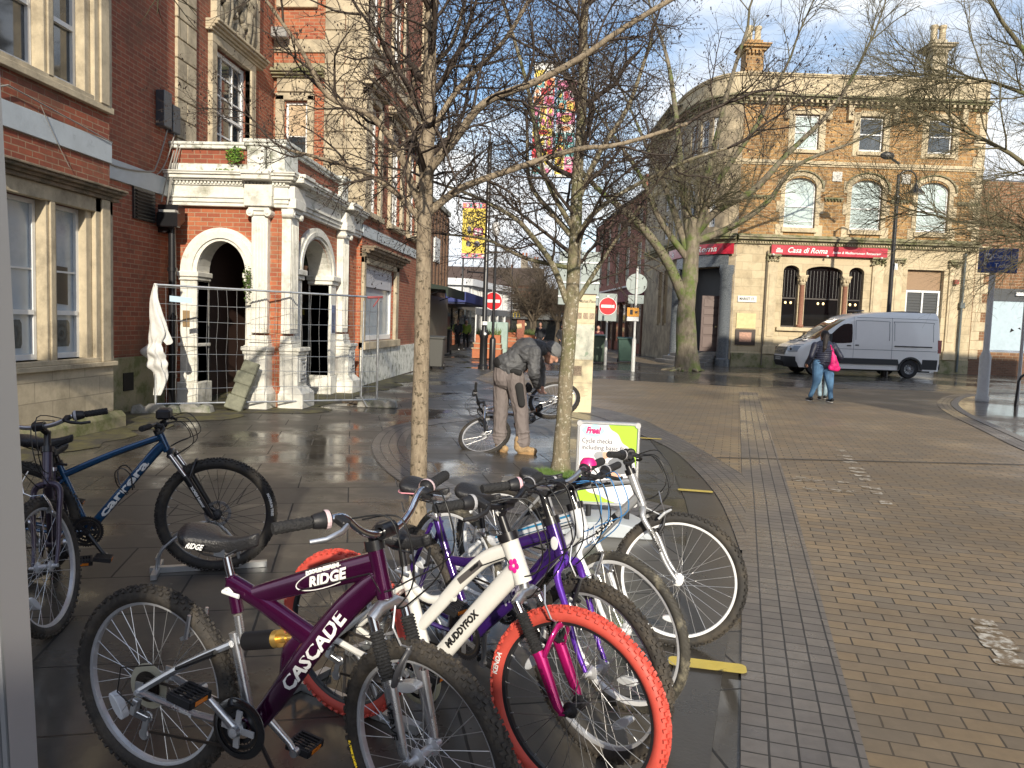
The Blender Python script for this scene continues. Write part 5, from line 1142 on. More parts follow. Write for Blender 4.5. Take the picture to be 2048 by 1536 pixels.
# fence panel: galvanised temporary fence with concrete feet
fa=Vector((-6.42,11.55)); fb=Vector((-3.42,13.6)); fl_=(fb-fa).length; fd=(fb-fa)/fl_; fn=Vector((fd.y,-fd.x))
FM=lambda s,z,d:(fa.x+fd.x*s+fn.x*d,fa.y+fd.y*s+fn.y*d,z)
t=thing('temporary_fence','galvanised mesh fence panel across the porch with rolled white sheeting','fence',(fa.x,fa.y,0))
mb=MB(); mb.tube([FM(0,.05,0),FM(0,2.0,0)],.021,10); mb.tube([FM(fl_,.05,0),FM(fl_,2.0,0)],.021,10); mb.tube([FM(0,2.0,0),FM(fl_,1.97,0)],.018,8); mb.tube([FM(0,.14,0),FM(fl_,.14,0)],.016,8); mb.tube([FM(-.1,.14,0),FM(-.04,2.1,0)],.0001,4); mb.tube([FM(fl_-.30,.2,.02),FM(fl_-.28,1.9,.02)],.015,8); mb.tube([FM(fl_-.30,.2,.02),FM(fl_-.2,.02,.06)],.015,8); mb.build('frame',galv,t,smooth=40)
mb=MB(); rg=rng(3)
n_=24
for k in range(1,n_): 
    s_=fl_*k/n_; mb.tube([FM(s_+.018*math.sin(z*5+k)*rg.random(),z,.012*math.sin(z*4+k)) for z in [.14+1.84*j/8 for j in range(9)]],.0034,4,cap=False)
for k in range(1,8): z=.14+.265*k-.02; mb.tube([FM(fl_*j/10,z-.012*math.sin(j*.7+k),.01) for j in range(11)],.0042,4,cap=False)
mb.build('mesh',galv,t)
mb=MB()
P=[(fl_-.16,1.93),(fl_+.14,1.95),(fl_+.16,1.97),(fl_-.16,1.99)]
mb.tube([FM(fl_-.22,1.96,.03),FM(fl_+.06,1.98,.03)],.022,8); mb.tube([FM(fl_+.02,1.99,.03),FM(fl_-.12,1.80,.06)],.012,6); mb.build('coupler',mat('coupler_red',(.45,.12,.12),.5,metal=.3),t)
mb=MB(); mb.add([FM(.20,1.84,.02),FM(.53,1.82,.02),FM(.53,1.73,.02),FM(.20,1.75,.02)],[(0,1,2,3)]); mb.build('name_tag',mat('tag_blue',(.45,.62,.75),.5),t)
def foot(s_,label,ang=0):
    c=FM(s_,0,0); mb=MB(Matrix.Translation((c[0],c[1],0))@Matrix.Rotation(ang,4,'Z')); 
    mb.prism([(-.36,.0),(-.33,.11),(-.22,.14),(-.16,.09),(-.1,.14),(.1,.14),(.16,.09),(.22,.14),(.33,.11),(.36,0)],-.11,.11,'y'); o=mb.build('fence_foot',concrete,None,bevel=.01); tag(o,label,'fence foot')
foot(.0,'grey concrete block under the left end of the fence',.5); foot(fl_+.02,'grey concrete block under the right end of the fence',.1); foot(.5,'pale concrete block lying just inside the left end of the fence',.15)
mb=MB(Matrix.Translation((-5.32,12.25,.45))@Matrix.Scale(.87,4)@Matrix.Rotation(R(16),4,'Y')@Matrix.Rotation(R(-14),4,'X')); mb.box(-.17,.17,-.06,.06,-.52,-.25); mb.box(-.13,.16,-.06,.06,-.25,0); mb.box(-.17,.17,-.075,.05,-.02,.22); mb.box(-.13,.17,-.06,.06,.22,.45); 
o=mb.build('leaning_block',mat('mossy_concrete',(.19,.195,.145),.9,var=.3,scale=10,bump=.5),None,bevel=.015); tag(o,'mossy green concrete fence foot leaning against the porch pedestal','fence foot')
# white sheeting twisted round the left post
rg=rng(6); mb=MB(); pts=[]; rad=[]
prof=[(2.02,.02,0),(1.95,.035,0),(1.8,.06,-.02),(1.6,.09,.0),(1.4,.12,.03),(1.25,.15,.05),(1.15,.12,.02),(1.08,.07,0),(1.03,.14,-.02),(.96,.17,-.05),(.90,.16,.0),(.85,.10,.02),(.80,.15,.02),(.73,.16,.0),(.68,.11,.05),(.6,.10,.08),(.48,.09,.08),(.36,.07,.05),(.28,.05,.02)]
n_=28; vs=[];fs=[]
for i,(z,r_,o_) in enumerate(prof):
    for j in range(n_):
        a=2*PI*j/n_; q=r_*(1+.28*math.sin(a*5+z*9)+.14*math.sin(a*9-z*14)+rg.uniform(-.06,.06)); vs.append((FM(o_,z,0)[0]+q*math.cos(a),FM(o_,z,0)[1]+q*.6*math.sin(a),z))
for i in range(len(prof)-1):
    for j in range(n_): a=i*n_+j;b=i*n_+(j+1)%n_; fs.append((a,b,b+n_,a+n_))
mb.add(vs,fs); mb.add([FM(.08,1.55,.06),FM(.20,1.22,.08),FM(.26,1.12,.03),FM(.22,1.08,.1),FM(.08,1.04,.05)],[(0,1,2,3,4)])
o=mb.build('plastic_sheeting',mat('white_sheet',(.60,.60,.58),.55,var=.1,scale=9,bump=.6,bscale=18),None,smooth=180); tag(o,'bunched white plastic sheeting knotted round the left fence post','sheeting')
o.modifiers.new('s','SUBSURF').render_levels=1
# debris by the fence
mb=MB(); rg=rng(14)
for k in range(14): mb.obox((-3.75+rg.uniform(-.3,.3),13.7+rg.uniform(-.15,.25),.03+rg.random()*.03),(rg.uniform(.05,.3),.04,.03),Matrix.Rotation(rg.uniform(0,3),3,'Z'))
o=mb.build('wood_scraps',mat('scrap_wood',(.12,.09,.06),.8),None); o['kind']='stuff'; o['label']='broken wood scraps on the ground beside the fence'
# A-board
t=thing('pavement_sign','silver framed swing poster board advertising free cycle checks, on a grey moulded base','sign',(.335,6.0,0),-.04,local=True)
AB=.20
mb=MB()
w2=.245; z0=.20; z1=.86; 
for a,b,c,d in ((-w2,w2,z1-.024,z1),(-w2,w2,z0,z0+.024),(-w2,-w2+.024,z0+.024,z1-.024),(w2-.024,w2,z0+.024,z1-.024)): mb.box(a,b,-.022,.022,c,d)
fr=mb.build('frame',mat('brushed_aluminium',(.62,.63,.64),.35,metal=.7),t,bevel=.006)
mb=MB()
for sx_ in (-1,1):
    for zz in (z0+.02,z1-.02): mb.lathe([(0,-.024),(.022,-.024),(.022,.024),(0,.024)],(sx_*(w2-.02),0,zz),ax=(0,1,0),n=14)
mb.build('corner_cap',mat('cap_grey',(.5,.5,.5),.4),fr)
mb=MB(); mb.box(-w2+.02,w2-.02,-.010,.010,z0+.02,z1-.02); ps=mb.build('poster',mat('poster_paper',(.80,.79,.80),.3,coat=.4),t)
gm=mat('lime_green',(.40,.68,.05),.4,coat=.3); Y=-.0115
def blob(mb,pts,y,m=0): mb.add([(x,y,z) for x,z in pts],[tuple(range(len(pts)))],m)
mb=MB(); blob(mb,smoothline([(.00,.836),(.02,.80),(.075,.765),(.11,.70),(.16,.665),(.20,.60),(.222,.52),(.222,.836)],4),Y); blob(mb,smoothline([(-.222,.43),(-.20,.42),(-.19,.36),(-.14,.30),(-.06,.28),(.02,.24),(.06,.223),(-.222,.223)],4),Y)
build_split(mb,'green_wave',gm,ps)
mb=MB(); mb.add([(-.12+.085*math.cos(a)*(1+.06*math.cos(6*a)),Y-.0005,.785+.047*math.sin(a)*(1+.08*math.cos(5*a))) for a in [k*2*PI/30 for k in range(30)]],[tuple(range(30))]); mb.build('blue_bubble',mat('bubble_blue',(.42,.72,.80),.4),ps)
mb=MB(); put_text(mb,'Free!',.068,lambda x,y:(-.12+x,Y-.002,.785+y),shear=.3,bold=.004,width=.118); mb.build('pink_lettering',mat('poster_pink',(.75,.03,.18),.4),ps)
mb=MB(); put_text(mb,'Cycle checks',.056,lambda x,y:(-.085+x,Y-.002,.705+y),width=.235); put_text(mb,'including basic fixes',.05,lambda x,y:(-.01+x,Y-.002,.652+y),width=.385); build_split(mb,'lettering',mat('poster_ink',(.02,.03,.07),.5),ps,pad=.02)
mb=MB(); mb.ell((-.06,Y,.59),(.045,.002,.035),12,6,1); mb.ell((-.02,Y,.595),(.03,.002,.028),12,6,0); mb.ell((.10,Y,.52),(.10,.002,.07),12,6,2); mb.ell((.04,Y,.44),(.07,.002,.03),12,6,0); mb.ell((-.02,Y,.50),(.05,.002,.04),12,6,1); mb.ell((.14,Y,.60),(.03,.002,.02),12,6,3)
mb.build('photo_print',[mat('print_skin',(.70,.40,.28),.5),mat('print_grey2',(.35,.36,.38),.5),mat('print_steel',(.18,.19,.21),.5),mat('print_rose',(.65,.3,.33),.5)],ps)
mb=MB()
for sx_ in (-.13,.17): mb.tube([(sx_,0,.08),(sx_,0,.20)],.022,10)
build_split(mb,'spring',black_plas,t)
mb=MB(); mb.prism(smoothline([(-.36,.0),(-.36,.03),(-.30,.055),(-.18,.10),(0,.115),(.18,.10),(.30,.055),(.36,.03),(.36,0)],3),-.22,.22,'y'); mb.build('base',mat('base_grey',(.46,.50,.53),.4,var=.06),t,bevel=.02,smooth=35)
# gazebo leg and canopy (the viewpoint stands under it)
t=thing('gazebo','ribbed pale aluminium gazebo leg standing at the left frame edge','gazebo',(-.93,1.2,0))
def leg(x,y):
    mb=MB(); P=[]; w_=.032
    n_=5
    prof=[]
    for k in range(n_):  # front ribs
        a=-w_+2*w_*k/n_; prof+=[(a,-w_),(a+2*w_/n_*.60,-w_),(a+2*w_/n_*.66,-w_+.010),(a+2*w_/n_*.96,-w_+.010)]
    prof+=[(w_,-w_),(w_,w_),(-w_,w_)]
    mb.prism([(x+p[0],y+p[1]) for p in prof],0,2.52,'z'); mb.v=[Vector((v.x+(.045-.041*v.z if x<0 else 0),v.y,v.z)) for v in mb.v]; mb.build('leg',mat('gazebo_alu',(.40,.41,.42),.4,metal=.3),t)
leg(-.945,1.2); leg(-.945,-1.8)
mb=MB(); mb.box(-.98,-.91,-1.8,1.2,2.46,2.52); mb.build('top_rail',MATS['gazebo_alu'],t)
# =============== white panel van ===============
vt=thing('white_van','long wheelbase white panel van parked in front of the corner building, facing left','van',(12.98,31.6,0),R(186),local=True)
# local frame: x forward from the rear axle, y left/right, z up. near side (towards viewer) is +y
vwhite=mat('van_white',(.80,.79,.76),.25,coat=.6,var=.03,scale=1.5); vblack=mat('van_plastic',(.03,.032,.035),.55)
vglass=mat('van_glass',(.015,.018,.02),.05,coat=.8)
W=1.02
def xf(z):  # front outline
    P=[(.28,4.28),(.45,4.36),(.75,4.38),(.95,4.34),(1.12,4.22),(1.30,3.75),(1.42,3.42),(1.6,3.18),(1.85,2.85),(2.1,2.50),(2.3,2.15),(2.42,1.75),(2.50,1.3),(2.54,.9)]
    for a,b in zip(P[:-1],P[1:]):
        if z<=b[0]: t=(z-a[0])/(b[0]-a[0]); return a[1]+(b[1]-a[1])*max(0,t)
    return P[-1][1]
def hw(z): 
    if z<.5: return W-.03
    if z<1.2: return W
    if z<2.2: return W-.10*((z-1.2)/1.0)**1.3
    return W-.10-.22*((z-2.2)/.34)**2
def xr(z): return -1.16+.05*max(0,(z-1.2))
zs=[.30,.36,.45,.6,.75,.9,1.02,1.12,1.2,1.3,1.42,1.5,1.6,1.72,1.85,1.98,2.1,2.2,2.3,2.37,2.42,2.46,2.5,2.53]
vs=[];fs=[];NS=None
for z in zs:
    f=xf(z); r_=xr(z); w_=hw(z); ring=[]
    fr=.50 if z<1.25 else .42; fr=min(fr,(f-r_)*.4); rr=.10
    # right side rear -> front
    for k in range(7): a=R(180+90*k/6); ring.append((r_+rr+rr*math.cos(a),-w_+rr+rr*math.sin(a)))
    for k in range(1,14): t=k/14; ring.append((r_+rr+(f-fr-r_-rr)*t,-w_))
    for k in range(9):
        a=R(-90+90*k/8); ring.append((f-fr+fr*math.cos(a),(-w_+ .62)+.62*math.sin(a)))
    for k in range(9):
        a=R(90*k/8); ring.append((f-fr+fr*math.cos(a),(w_-.62)+.62*math.sin(a)))
    for k in range(1,14): t=k/14; ring.append((f-fr-(f-fr-r_-rr)*t,w_))
    for k in range(7): a=R(90+90*k/6); ring.append((r_+rr+rr*math.cos(a),w_-rr+rr*math.sin(a)))
    NS=len(ring); vs+=[(x,y,z) for x,y in ring]
for i in range(len(zs)-1):
    for j in range(NS): a=i*NS+j;b=i*NS+(j+1)%NS; fs.append((a,b,b+NS,a+NS))
fs.append(tuple(range(NS-1,-1,-1))); fs.append(tuple((len(zs)-1)*NS+j for j in range(NS)))
mb=MB(); mb.add(vs,fs); body=mb.build('body',vwhite,vt)
# wheel arches cut through
for cx in (0,3.3):
    for sy in (-1,1):
        cb=MB(); cb.lathe([(0,-.35),(.41,-.35),(.41,.35),(0,.35)],(cx,sy*1.0,.36),ax=(0,1,0),n=32); co=cb.build('cut',vblack,vt)
        m=body.modifiers.new('b','BOOLEAN'); m.object=co; m.operation='DIFFERENCE'; m.solver='EXACT'
dg=bpy.context.evaluated_depsgraph_get(); dg.update(); me=bpy.data.meshes.new_from_object(body.evaluated_get(dg)); body.modifiers.clear(); body.data=me
for o in [o for o in bpy.data.objects if o.name.startswith('cut')]: bpy.data.objects.remove(o)
me.polygons.foreach_set('use_smooth',[True]*len(me.polygons)); me.set_sharp_from_angle(angle=R(38))
def onside(x,z,off=.006,sy=1): return (x,sy*(hw(z)+off),z)
def sidepanel(name,pts,off,m,sy=1,par=None,th=.012):
    mb=MB(); n=len(pts); mb.add([onside(x,z,off,sy) for x,z in pts]+[onside(x,z,off-th,sy) for x,z in pts],[tuple(range(n))]+[(i,(i+1)%n,n+(i+1)%n,n+i) for i in range(n)]); return mb.build(name,m,par or vt)
for sy in (1,-1):
    sidepanel('side_window',smoothline([(3.06,1.28),(3.02,1.36),(2.62,1.78),(2.32,2.0),(2.05,2.02),(1.98,1.95),(1.98,1.40),(2.05,1.30),(2.6,1.27),(3.06,1.28)],2)[:-1],.008,vglass,sy)
    # lower black cladding between the arches, behind and ahead
    sidepanel('lower_cladding',[(.44,.50),(2.86,.50),(2.86,.72),(.50,.72)],.014,vblack,sy,th=.03); sidepanel('lower_cladding',[(-1.05,.36),(-.44,.36),(-.46,.74),(-1.05,.74)],.014,vblack,sy,th=.03)
    mb=MB(); 
    for cx in (0,3.3): archring(mb,lambda s,z,d:(cx+s,sy*(1.0+d),.36+z),0,0,.40,.47,-.02,.045,18,R(-5),R(185))
    build_split(mb,'arch_trim',vblack,vt)
    mb=MB(); mb.box(-.80,.66,sy*(1.013),sy*(1.045),1.205,1.245); mb.build('slide_rail',vblack,vt)
    mb=MB(); mb.box(1.72,1.86,sy*1.0,sy*1.04,1.20,1.24); mb.box(2.02,2.18,sy*1.0,sy*1.04,1.17,1.21); build_split(mb,'door_handle',vblack,vt)
    mb=MB()
    for x in (.74,1.92): mb.tube([onside(x,z,.001,sy) for z in (.55,.9,1.2,1.5,1.8,2.1,2.3)],.006,4)
    for xa,xb in ((-.85,.66),(.82,1.84)):
        P=smoothline([(xa,1.42),(xa,2.05),(xa+.08,2.15),(xb-.08,2.15),(xb,2.07),(xb,1.42)],3); mb.tube([onside(x,z,.000,sy) for x,z in P],.010,4)
    mb.tube([onside(x,1.06,.0,sy) for x in (-1,-.4,.4,1.2,2,2.8)],.009,4); mb.tube([onside(x,2.28,.0,sy) for x in (-1,-.4,.4,1.2,1.8)],.008,4)
    mb.tube([onside(3.1,z,.001,sy) for z in (.8,1.0,1.2)],.006,4)
    mb.build('panel_seam',mat('van_seam',(.16,.17,.19),.5),vt)
    mb=MB(); mb.box(2.86,3.0,sy*1.06,sy*1.26,1.26,1.62); mb.box(2.88,2.96,sy*1.0,sy*1.1,1.36,1.42); m_=mb.build('wing_mirror',vblack,vt,bevel=.03)
    mb=MB(); mb.box(2.845,2.858,sy*1.085,sy*1.235,1.30,1.58); mb.build('mirror_glass',glass_dark,m_)
    mb=MB(); mb.box(-1.175,-1.03,sy*.90,sy*1.02,1.0,1.5); mb.build('tail_light',mat('tail_red',(.25,.01,.01),.2,coat=.6),vt)
# windscreen follows the body slope
def front(y,z,off):  # point on nose/windscreen surface
    w_=hw(z); f=xf(z); fr=.50 if z<1.25 else .42; c=w_-.62; t=max(0,(abs(y)-c))/.62; return (f-fr+fr*math.sqrt(max(0,1-min(1,t)**2))+off,y,z)
def fpatch(name,y0,y1,zl,m,off=.012,n=10,par=None,taper=0):
    vs=[];fs=[]
    for i,z in enumerate(zl):
        k=1-taper*(i/(len(zl)-1))
        for j in range(n+1): y=(y0+(y1-y0)*j/n)*k; vs.append(front(y,z,off))
    for i in range(len(zl)-1):
        for j in range(n): a=i*(n+1)+j; fs.append((a,a+1,a+n+2,a+n+1))
    mb=MB(); mb.add(vs,fs); return mb.build(name,m,par or vt,smooth=180)
fpatch('windscreen',-.86,.86,[1.40,1.5,1.6,1.72,1.85,1.98,2.1,2.18],vglass,.014,14,taper=.07)
g_=fpatch('grille',-.52,.52,[.76,.82,.88,.94,1.0,1.06],vblack,.016,10,taper=-.04)
mb=MB()
for k in range(5): z=.79+k*.06; mb.tube([front(y,z,.022) for y in (-.5,-.3,0,.3,.5)],.010,4)
mb.tube([front(.16*math.cos(a),.915+.055*math.sin(a),.026) for a in [k*PI/8 for k in range(17)]],.008,5)
mb.build('grille_bar',mat('dull_chrome',(.22,.23,.24),.3,metal=.8),g_)
for sy in (1,-1): 
    hl=fpatch('headlight',sy*.60,sy*.97,[.88,.95,1.02,1.10,1.17],mat('headlight_glass',(.30,.33,.36),.08,coat=1),.012,8)
    mb=MB(); p=front(sy*.74,.98,.0); mb.ell((p[0]-.0,p[1],p[2]),(.03,.08,.07),10,6); mb.build('reflector',mat('reflector_dark',(.05,.05,.06),.1,metal=.8),hl)
fpatch('bumper',-.96,.96,[.30,.38,.46,.54,.62,.70],vblack,.03,18)
fpatch('lower_grille',-.45,.45,[.34,.40,.46,.50],black_hole,.045,8)
npl=fpatch('number_plate',-.26,.26,[.55,.60,.66],mat('plate_refl',(.7,.7,.68),.4),.06,4)
mb=MB(); put_text(mb,'FG68 VRB',.10,lambda x,y:(front(0,.6,.066)[0],x,.605+y),bold=.003,width=.46); mb.build('plate_lettering',MATS['black_letters'],npl)
mb=MB()
for k,y in enumerate((-.5,0.1)): mb.tube([front(y,1.36,.03),front(y+.35,1.45,.02),front(y+.5,1.5,.02)],.012,5)
mb.build('wiper',vblack,vt)
mb=MB(); mb.box(3.45,3.75,-.75,-.2,1.30,1.325); mb.box(3.45,3.75,.2,.75,1.30,1.325); mb.build('bonnet_vent',vblack,vt)
mb=MB(); mb.box(-.4,.25,-.55,.55,2.545,2.58); 
for y in (-.5,.5): mb.box(-.3,-.2,y-.06,y+.06,2.52,2.56)
mb.box(1.35,1.6,-.3,.3,2.53,2.58); build_split(mb,'roof_rack',mat('rack_grey',(.12,.12,.13),.5),vt)
mb=MB(); mb.tube([(2.0,0,2.36),(1.95,0,2.62)],.006,5); mb.build('aerial',vblack,vt)
mb=MB(); mb.box(-1.22,-1.10,-.95,.95,.36,.60); mb.build('rear_bumper',vblack,vt,bevel=.03)
mb=MB(); mb.box(-.9,3.9,-.8,.8,.24,.34); mb.build('underbody',black_hole,vt)
for cx in (0,3.3):
    for sy in (-1,1):
        mb=MB(); y0=sy*.80; s_=sy
        prof=[(.20,-.12),(.335,-.115),(.355,-.09),(.358,0),(.355,.09),(.335,.115),(.20,.12)]
        mb.lathe(prof,(cx,sy*.86,.358),ax=(0,sy,0),n=36); w_=mb.build('wheel',mat('tyre_van',(.022,.022,.024),.8,bump=.3,bscale=50),vt,smooth=40)
        mb=MB(); mb.lathe([(.205,.12),(.20,.10),(.17,.06),(.10,.05),(.08,.09),(.05,.10),(0,.10)],(cx,sy*.86,.358),ax=(0,sy,0),n=30)
        for k in range(5): a=2*PI*k/5; mb.ell((cx+.075*math.cos(a),sy*.955,.358+.075*math.sin(a)),(.014,.014,.014),6,4)
        mb.build('hub',mat('wheel_steel',(.30,.31,.32),.4,metal=.6),w_,smooth=40)
        mb=MB()
        for k in range(10): a=2*PI*k/10; mb.ell((cx+.145*math.cos(a),sy*.915,.358+.145*math.sin(a)),(.02,.008,.02),8,5)
        mb.build('vent_hole',black_hole,w_)

for o in list(vt.children_recursive):
    if o.type=='MESH':
        for v in o.data.vertices:
            if v.co.x>.7: v.co.x+=.33*min(1,(v.co.x-.7)/.9)
# =============== people ===============
skin=mat('skin',(.50,.27,.19),.5,var=.12,scale=14); 
def capsule(mb,a,b,ra,rb,n=12,sx=1,ax=None):
    a=Vector(a);b=Vector(b); d=(b-a); l=d.length
    if l<1e-6: mb.ell(a,(ra,ra,ra),n,8); return
    dn=d/l; pts=[];rs=[]
    for k in (0,.25,.5,.75): t=PI/2*(1-k); pts.append(a-dn*ra*math.sin(t)*.98); rs.append(max(.003,ra*math.cos(t)))
    for k in range(5): t=k/4; pts.append(a+d*t); rs.append(ra+(rb-ra)*t)
    for k in (.25,.5,.75,1): t=PI/2*k; pts.append(b+dn*rb*math.sin(t)*.98); rs.append(max(.003,rb*math.cos(t)))
    mb.tube(pts,rs,n,flat=ax)
def chain(mb,pts,rs,ax=None):
    for i in range(len(pts)-1): capsule(mb,pts[i],pts[i+1],rs[i],rs[i+1],ax=ax)
def head(mb,c,r,fwd,up):
    """skull, jaw, nose, ears; c centre"""
    f=Vector(fwd).normalized(); u=Vector(up); u=(u-f*u.dot(f)).normalized(); s=u.cross(f); rot=Matrix((s,f,u)).transposed(); c=Vector(c); k=r
    mb.ell(c+u*k*.15,(k*.78,k*.95,k*.98),16,10,rot=rot); mb.ell(c+f*k*.28-u*k*.55,(k*.52,k*.55,k*.55),12,8,rot=rot)
    mb.ell(c+f*k*.98-u*k*.12,(k*.13,k*.2,k*.24),8,6,rot=rot); mb.ell(c+f*k*.75-u*k*.62,(k*.28,k*.13,k*.09),8,6,rot=rot)
    for q in (-1,1): mb.ell(c+s*q*k*.80-u*k*.1,(k*.09,k*.2,k*.28),8,6,rot=rot); mb.ell(c+f*k*.80+u*k*.22+s*q*k*.3,(k*.22,k*.12,k*.07),8,6,rot=rot)
    return rot
def hand(mb,w_,dirv,pn,scale=1,curl=.6,side=1):
    """palm and five fingers from wrist w_, pointing along dirv, palm normal pn"""
    d=Vector(dirv).normalized(); n_=Vector(pn); n_=(n_-d*n_.dot(d)).normalized(); s=d.cross(n_)*side; w_=Vector(w_); k=scale
    chain(mb,[w_,w_+d*.05*k,w_+d*.085*k],[.025*k,.033*k,.030*k],ax=(n_,.55))
    for i,(o,l) in enumerate(((-.03,.07),(-.010,.08),(.011,.075),(.030,.06))):
        a=w_+d*.088*k+s*o*k; b=a+(d*math.cos(curl*.5)+n_*math.sin(curl*.5))*l*.45*k; c=b+(d*math.cos(curl*1.3)+n_*math.sin(curl*1.3))*l*.32*k; e=c+(d*math.cos(curl*2)+n_*math.sin(curl*2))*l*.25*k
        chain(mb,[a,b,c,e],[.0095*k,.009*k,.008*k,.007*k])
    a=w_+d*.03*k-s*.028*k; b=a+(d*.6-s*.6+n_*.3).normalized()*.04*k; c=b+(d*.8-s*.1+n_*.5).normalized()*.032*k; chain(mb,[a,b,c],[.012*k,.0105*k,.009*k])
def shoe(mb,heel,toe,r=.045,h=.09,sole=None):
    heel=Vector(heel);toe=Vector(toe); d=(toe-heel); chain(mb,[heel+Vector((0,0,h*.8)),heel+Vector((0,0,.05))+d*.1,heel+d*.55+Vector((0,0,.045)),heel+d*.92+Vector((0,0,.038))],[r*1.05,r*1.1,r,r*.85])
def sole(mb,heel,toe,w_=.045,t=.028):
    heel=Vector(heel);toe=Vector(toe); d=(toe-heel); L_=d.length; d.normalize(); s=Vector((-d.y,d.x,0)); P=[]
    for k in range(20):
        a=2*PI*k/20; x=L_*.5+L_*.56*math.cos(a); y=w_*1.1*math.sin(a)*(1 if math.cos(a)>0 else .85); p=heel+d*x+s*y; P.append((p.x,p.y))
    mb.prism(P,heel.z-.0,heel.z+t,'z')
def offset(P,v): return [Vector(p)+Vector(v) for p in P]
# ---- bending man in grey trousers working on the lying bicycle ----
mx,my=-.62,9.45
man=thing('person','person in dark grey jacket, grey knit hat and grey trousers bending over a bicycle','person',(mx,my,0))
def mp(x,y,z): return (mx+x,my+y,z)   # x right, y away
LA=mp(-.19,.10,.10); RA=mp(.10,-.04,.10); LK=mp(-.20,.10,.50); RK=mp(.06,.0,.51); LH=mp(-.185,.10,.93); RH=mp(-.03,-.02,.93)
pel=mp(-.12,.04,.96); wa=mp(-.08,.05,1.07); ch=mp(.10,.10,1.26); nk=mp(.27,.14,1.31); hd=mp(.40,.13,1.235)
lsh=mp(.17,.30,1.28); rsh=mp(.20,-.06,1.24); rel=mp(.21,-.13,1.01); rwr=mp(.25,.10,.83); lel=mp(.26,.38,1.04); lwr=mp(.30,.30,.84)
mb=MB(); chain(mb,[pel,wa,ch,nk],[.12,.12,.14,.06]); chain(mb,[nk,hd],[.055,.06]); head(mb,hd,.115,(.72,-.28,-.62),(.72,.0,.70))
for a,b,c in ((LH,LK,LA),(RH,RK,RA)): chain(mb,[a,b,c],[.08,.055,.04])
for a,b,c,s_ in ((rsh,rel,rwr,1),(lsh,lel,lwr,-1)): chain(mb,[ch,a,b,c],[.09,.06,.045,.032])
hand(mb,rwr,(.10,.35,-.45),(.6,.3,.2),1,.9,1); hand(mb,lwr,(.05,-.15,-.5),(.5,-.4,.1),1,.9,-1)
remesh(mb,'body',skin,man,.009,3)
mb=MB() # trousers
chain(mb,[mp(-.145,.05,1.02),mp(-.15,.04,.93)],[.150,.158],ax=(Vector((0,1,0)),.86))
chain(mb,[LH,mp(-.195,.1,.72),LK,mp(-.205,.10,.3),mp(-.195,.10,.13)],[.115,.102,.088,.082,.083]); chain(mb,[RH,mp(.01,-.0,.72),RK,mp(.085,-.02,.3),mp(.10,-.03,.13)],[.118,.108,.090,.083,.086])
rg=rng(1)
for leg_,x0 in ((LA,-.2),(RA,.09)):   # folds gathered at the ankles and knees
    for k in range(3): z=.14+k*.055; mb.lathe([(.070,-.02),(.094,0),(.070,.02)],mp(x0+rg.uniform(-.01,.01),(.10 if x0<0 else -.03),z),ax=(rg.uniform(-.35,.35),rg.uniform(-.2,.2),1),n=14)
remesh(mb,'trousers',mat('grey_trousers',(.175,.15,.145),.9,var=.12,scale=10,bump=.5,bscale=30,stretch=(1,1,.6)),man,.008,3,disp=.009,ds=(12,12,5))
mb=MB(); capsule(mb,mp(.035,-.125,.83),mp(.075,-.120,.62),.055,.045,ax=(Vector((0,1,0)),.35)); capsule(mb,mp(-.06,-.10,1.02),mp(.03,-.12,1.0),.035,.04,ax=(Vector((0,1,0)),.6)); remesh(mb,'black_patch_pocket',mat('black_patch',(.015,.015,.016),.8),man,.008,3)
mb=MB() # jacket
chain(mb,[mp(-.13,.05,1.09),wa,ch,mp(.21,.13,1.30)],[.150,.168,.172,.11],ax=None); chain(mb,[mp(.08,.26,1.24),mp(.12,-.02,1.22)],[.12,.12])
chain(mb,[mp(.20,.13,1.31),mp(.29,.14,1.30)],[.095,.085])
for a,b,c in ((rsh,rel,rwr),(lsh,lel,lwr)): chain(mb,[a,b,Vector(b).lerp(Vector(c),.5),Vector(b).lerp(Vector(c),.92)],[.098,.073,.062,.05])
remesh(mb,'jacket',mat('charcoal_jacket',(.082,.085,.092),.62,var=.2,scale=14,bump=.6,bscale=30,stretch=(1,1,1.8)),man,.008,4,disp=.011,ds=(9,9,14))
mb=MB(); chain(mb,[mp(-.19,.05,1.075),mp(-.06,.05,1.02)],[.13,.13],ax=(Vector((1,0,.5)).normalized(),.6)); remesh(mb,'dark_hem',mat('hem_black',(.012,.012,.013),.8),man,.01,4)
mb=MB(); h_=Vector(hd); f=Vector((.72,-.28,-.62)).normalized(); u=Vector((.72,0,.70)); u=(u-f*u.dot(f)).normalized(); s=u.cross(f); rot=Matrix((s,f,u)).transposed()
mb.ell(h_+u*.050-f*.012,(.108,.122,.112),18,12,rot=rot); mb.ell(h_+u*.0-f*.055,(.100,.085,.085),14,8,rot=rot)
mb.lathe([(.100,-.015),(.120,0),(.118,.03),(.104,.045)],h_+u*.022-f*.012,ax=u,n=24)
remesh(mb,'knit_hat',mat('grey_knit',(.15,.155,.16),.95,bump=1,bscale=45,var=.1),man,.006,2)
tanm=mat('tan_boot',(.40,.27,.14),.85,var=.25,scale=14,bump=.8,bscale=40,dark=(.16,.11,.06),dscale=9,dth=(.5,.7))
for hl,to,k in ((mp(-.20,.10,0),mp(-.11,-.02,0),0),(mp(.05,-.05,0),mp(.26,-.085,0),1)):
    mb=MB(); shoe(mb,hl,to,.050,.13); capsule(mb,Vector(hl)+Vector((0,0,.07)),Vector(hl)+Vector((0.0,0,.17)),.058,.055); b_=remesh(mb,'boot',tanm,man,.007,2)
    mb=MB(); sole(mb,hl,to,.05,.03); mb.build('boot_sole',mat('boot_sole_tan',(.36,.22,.10),.8),b_)
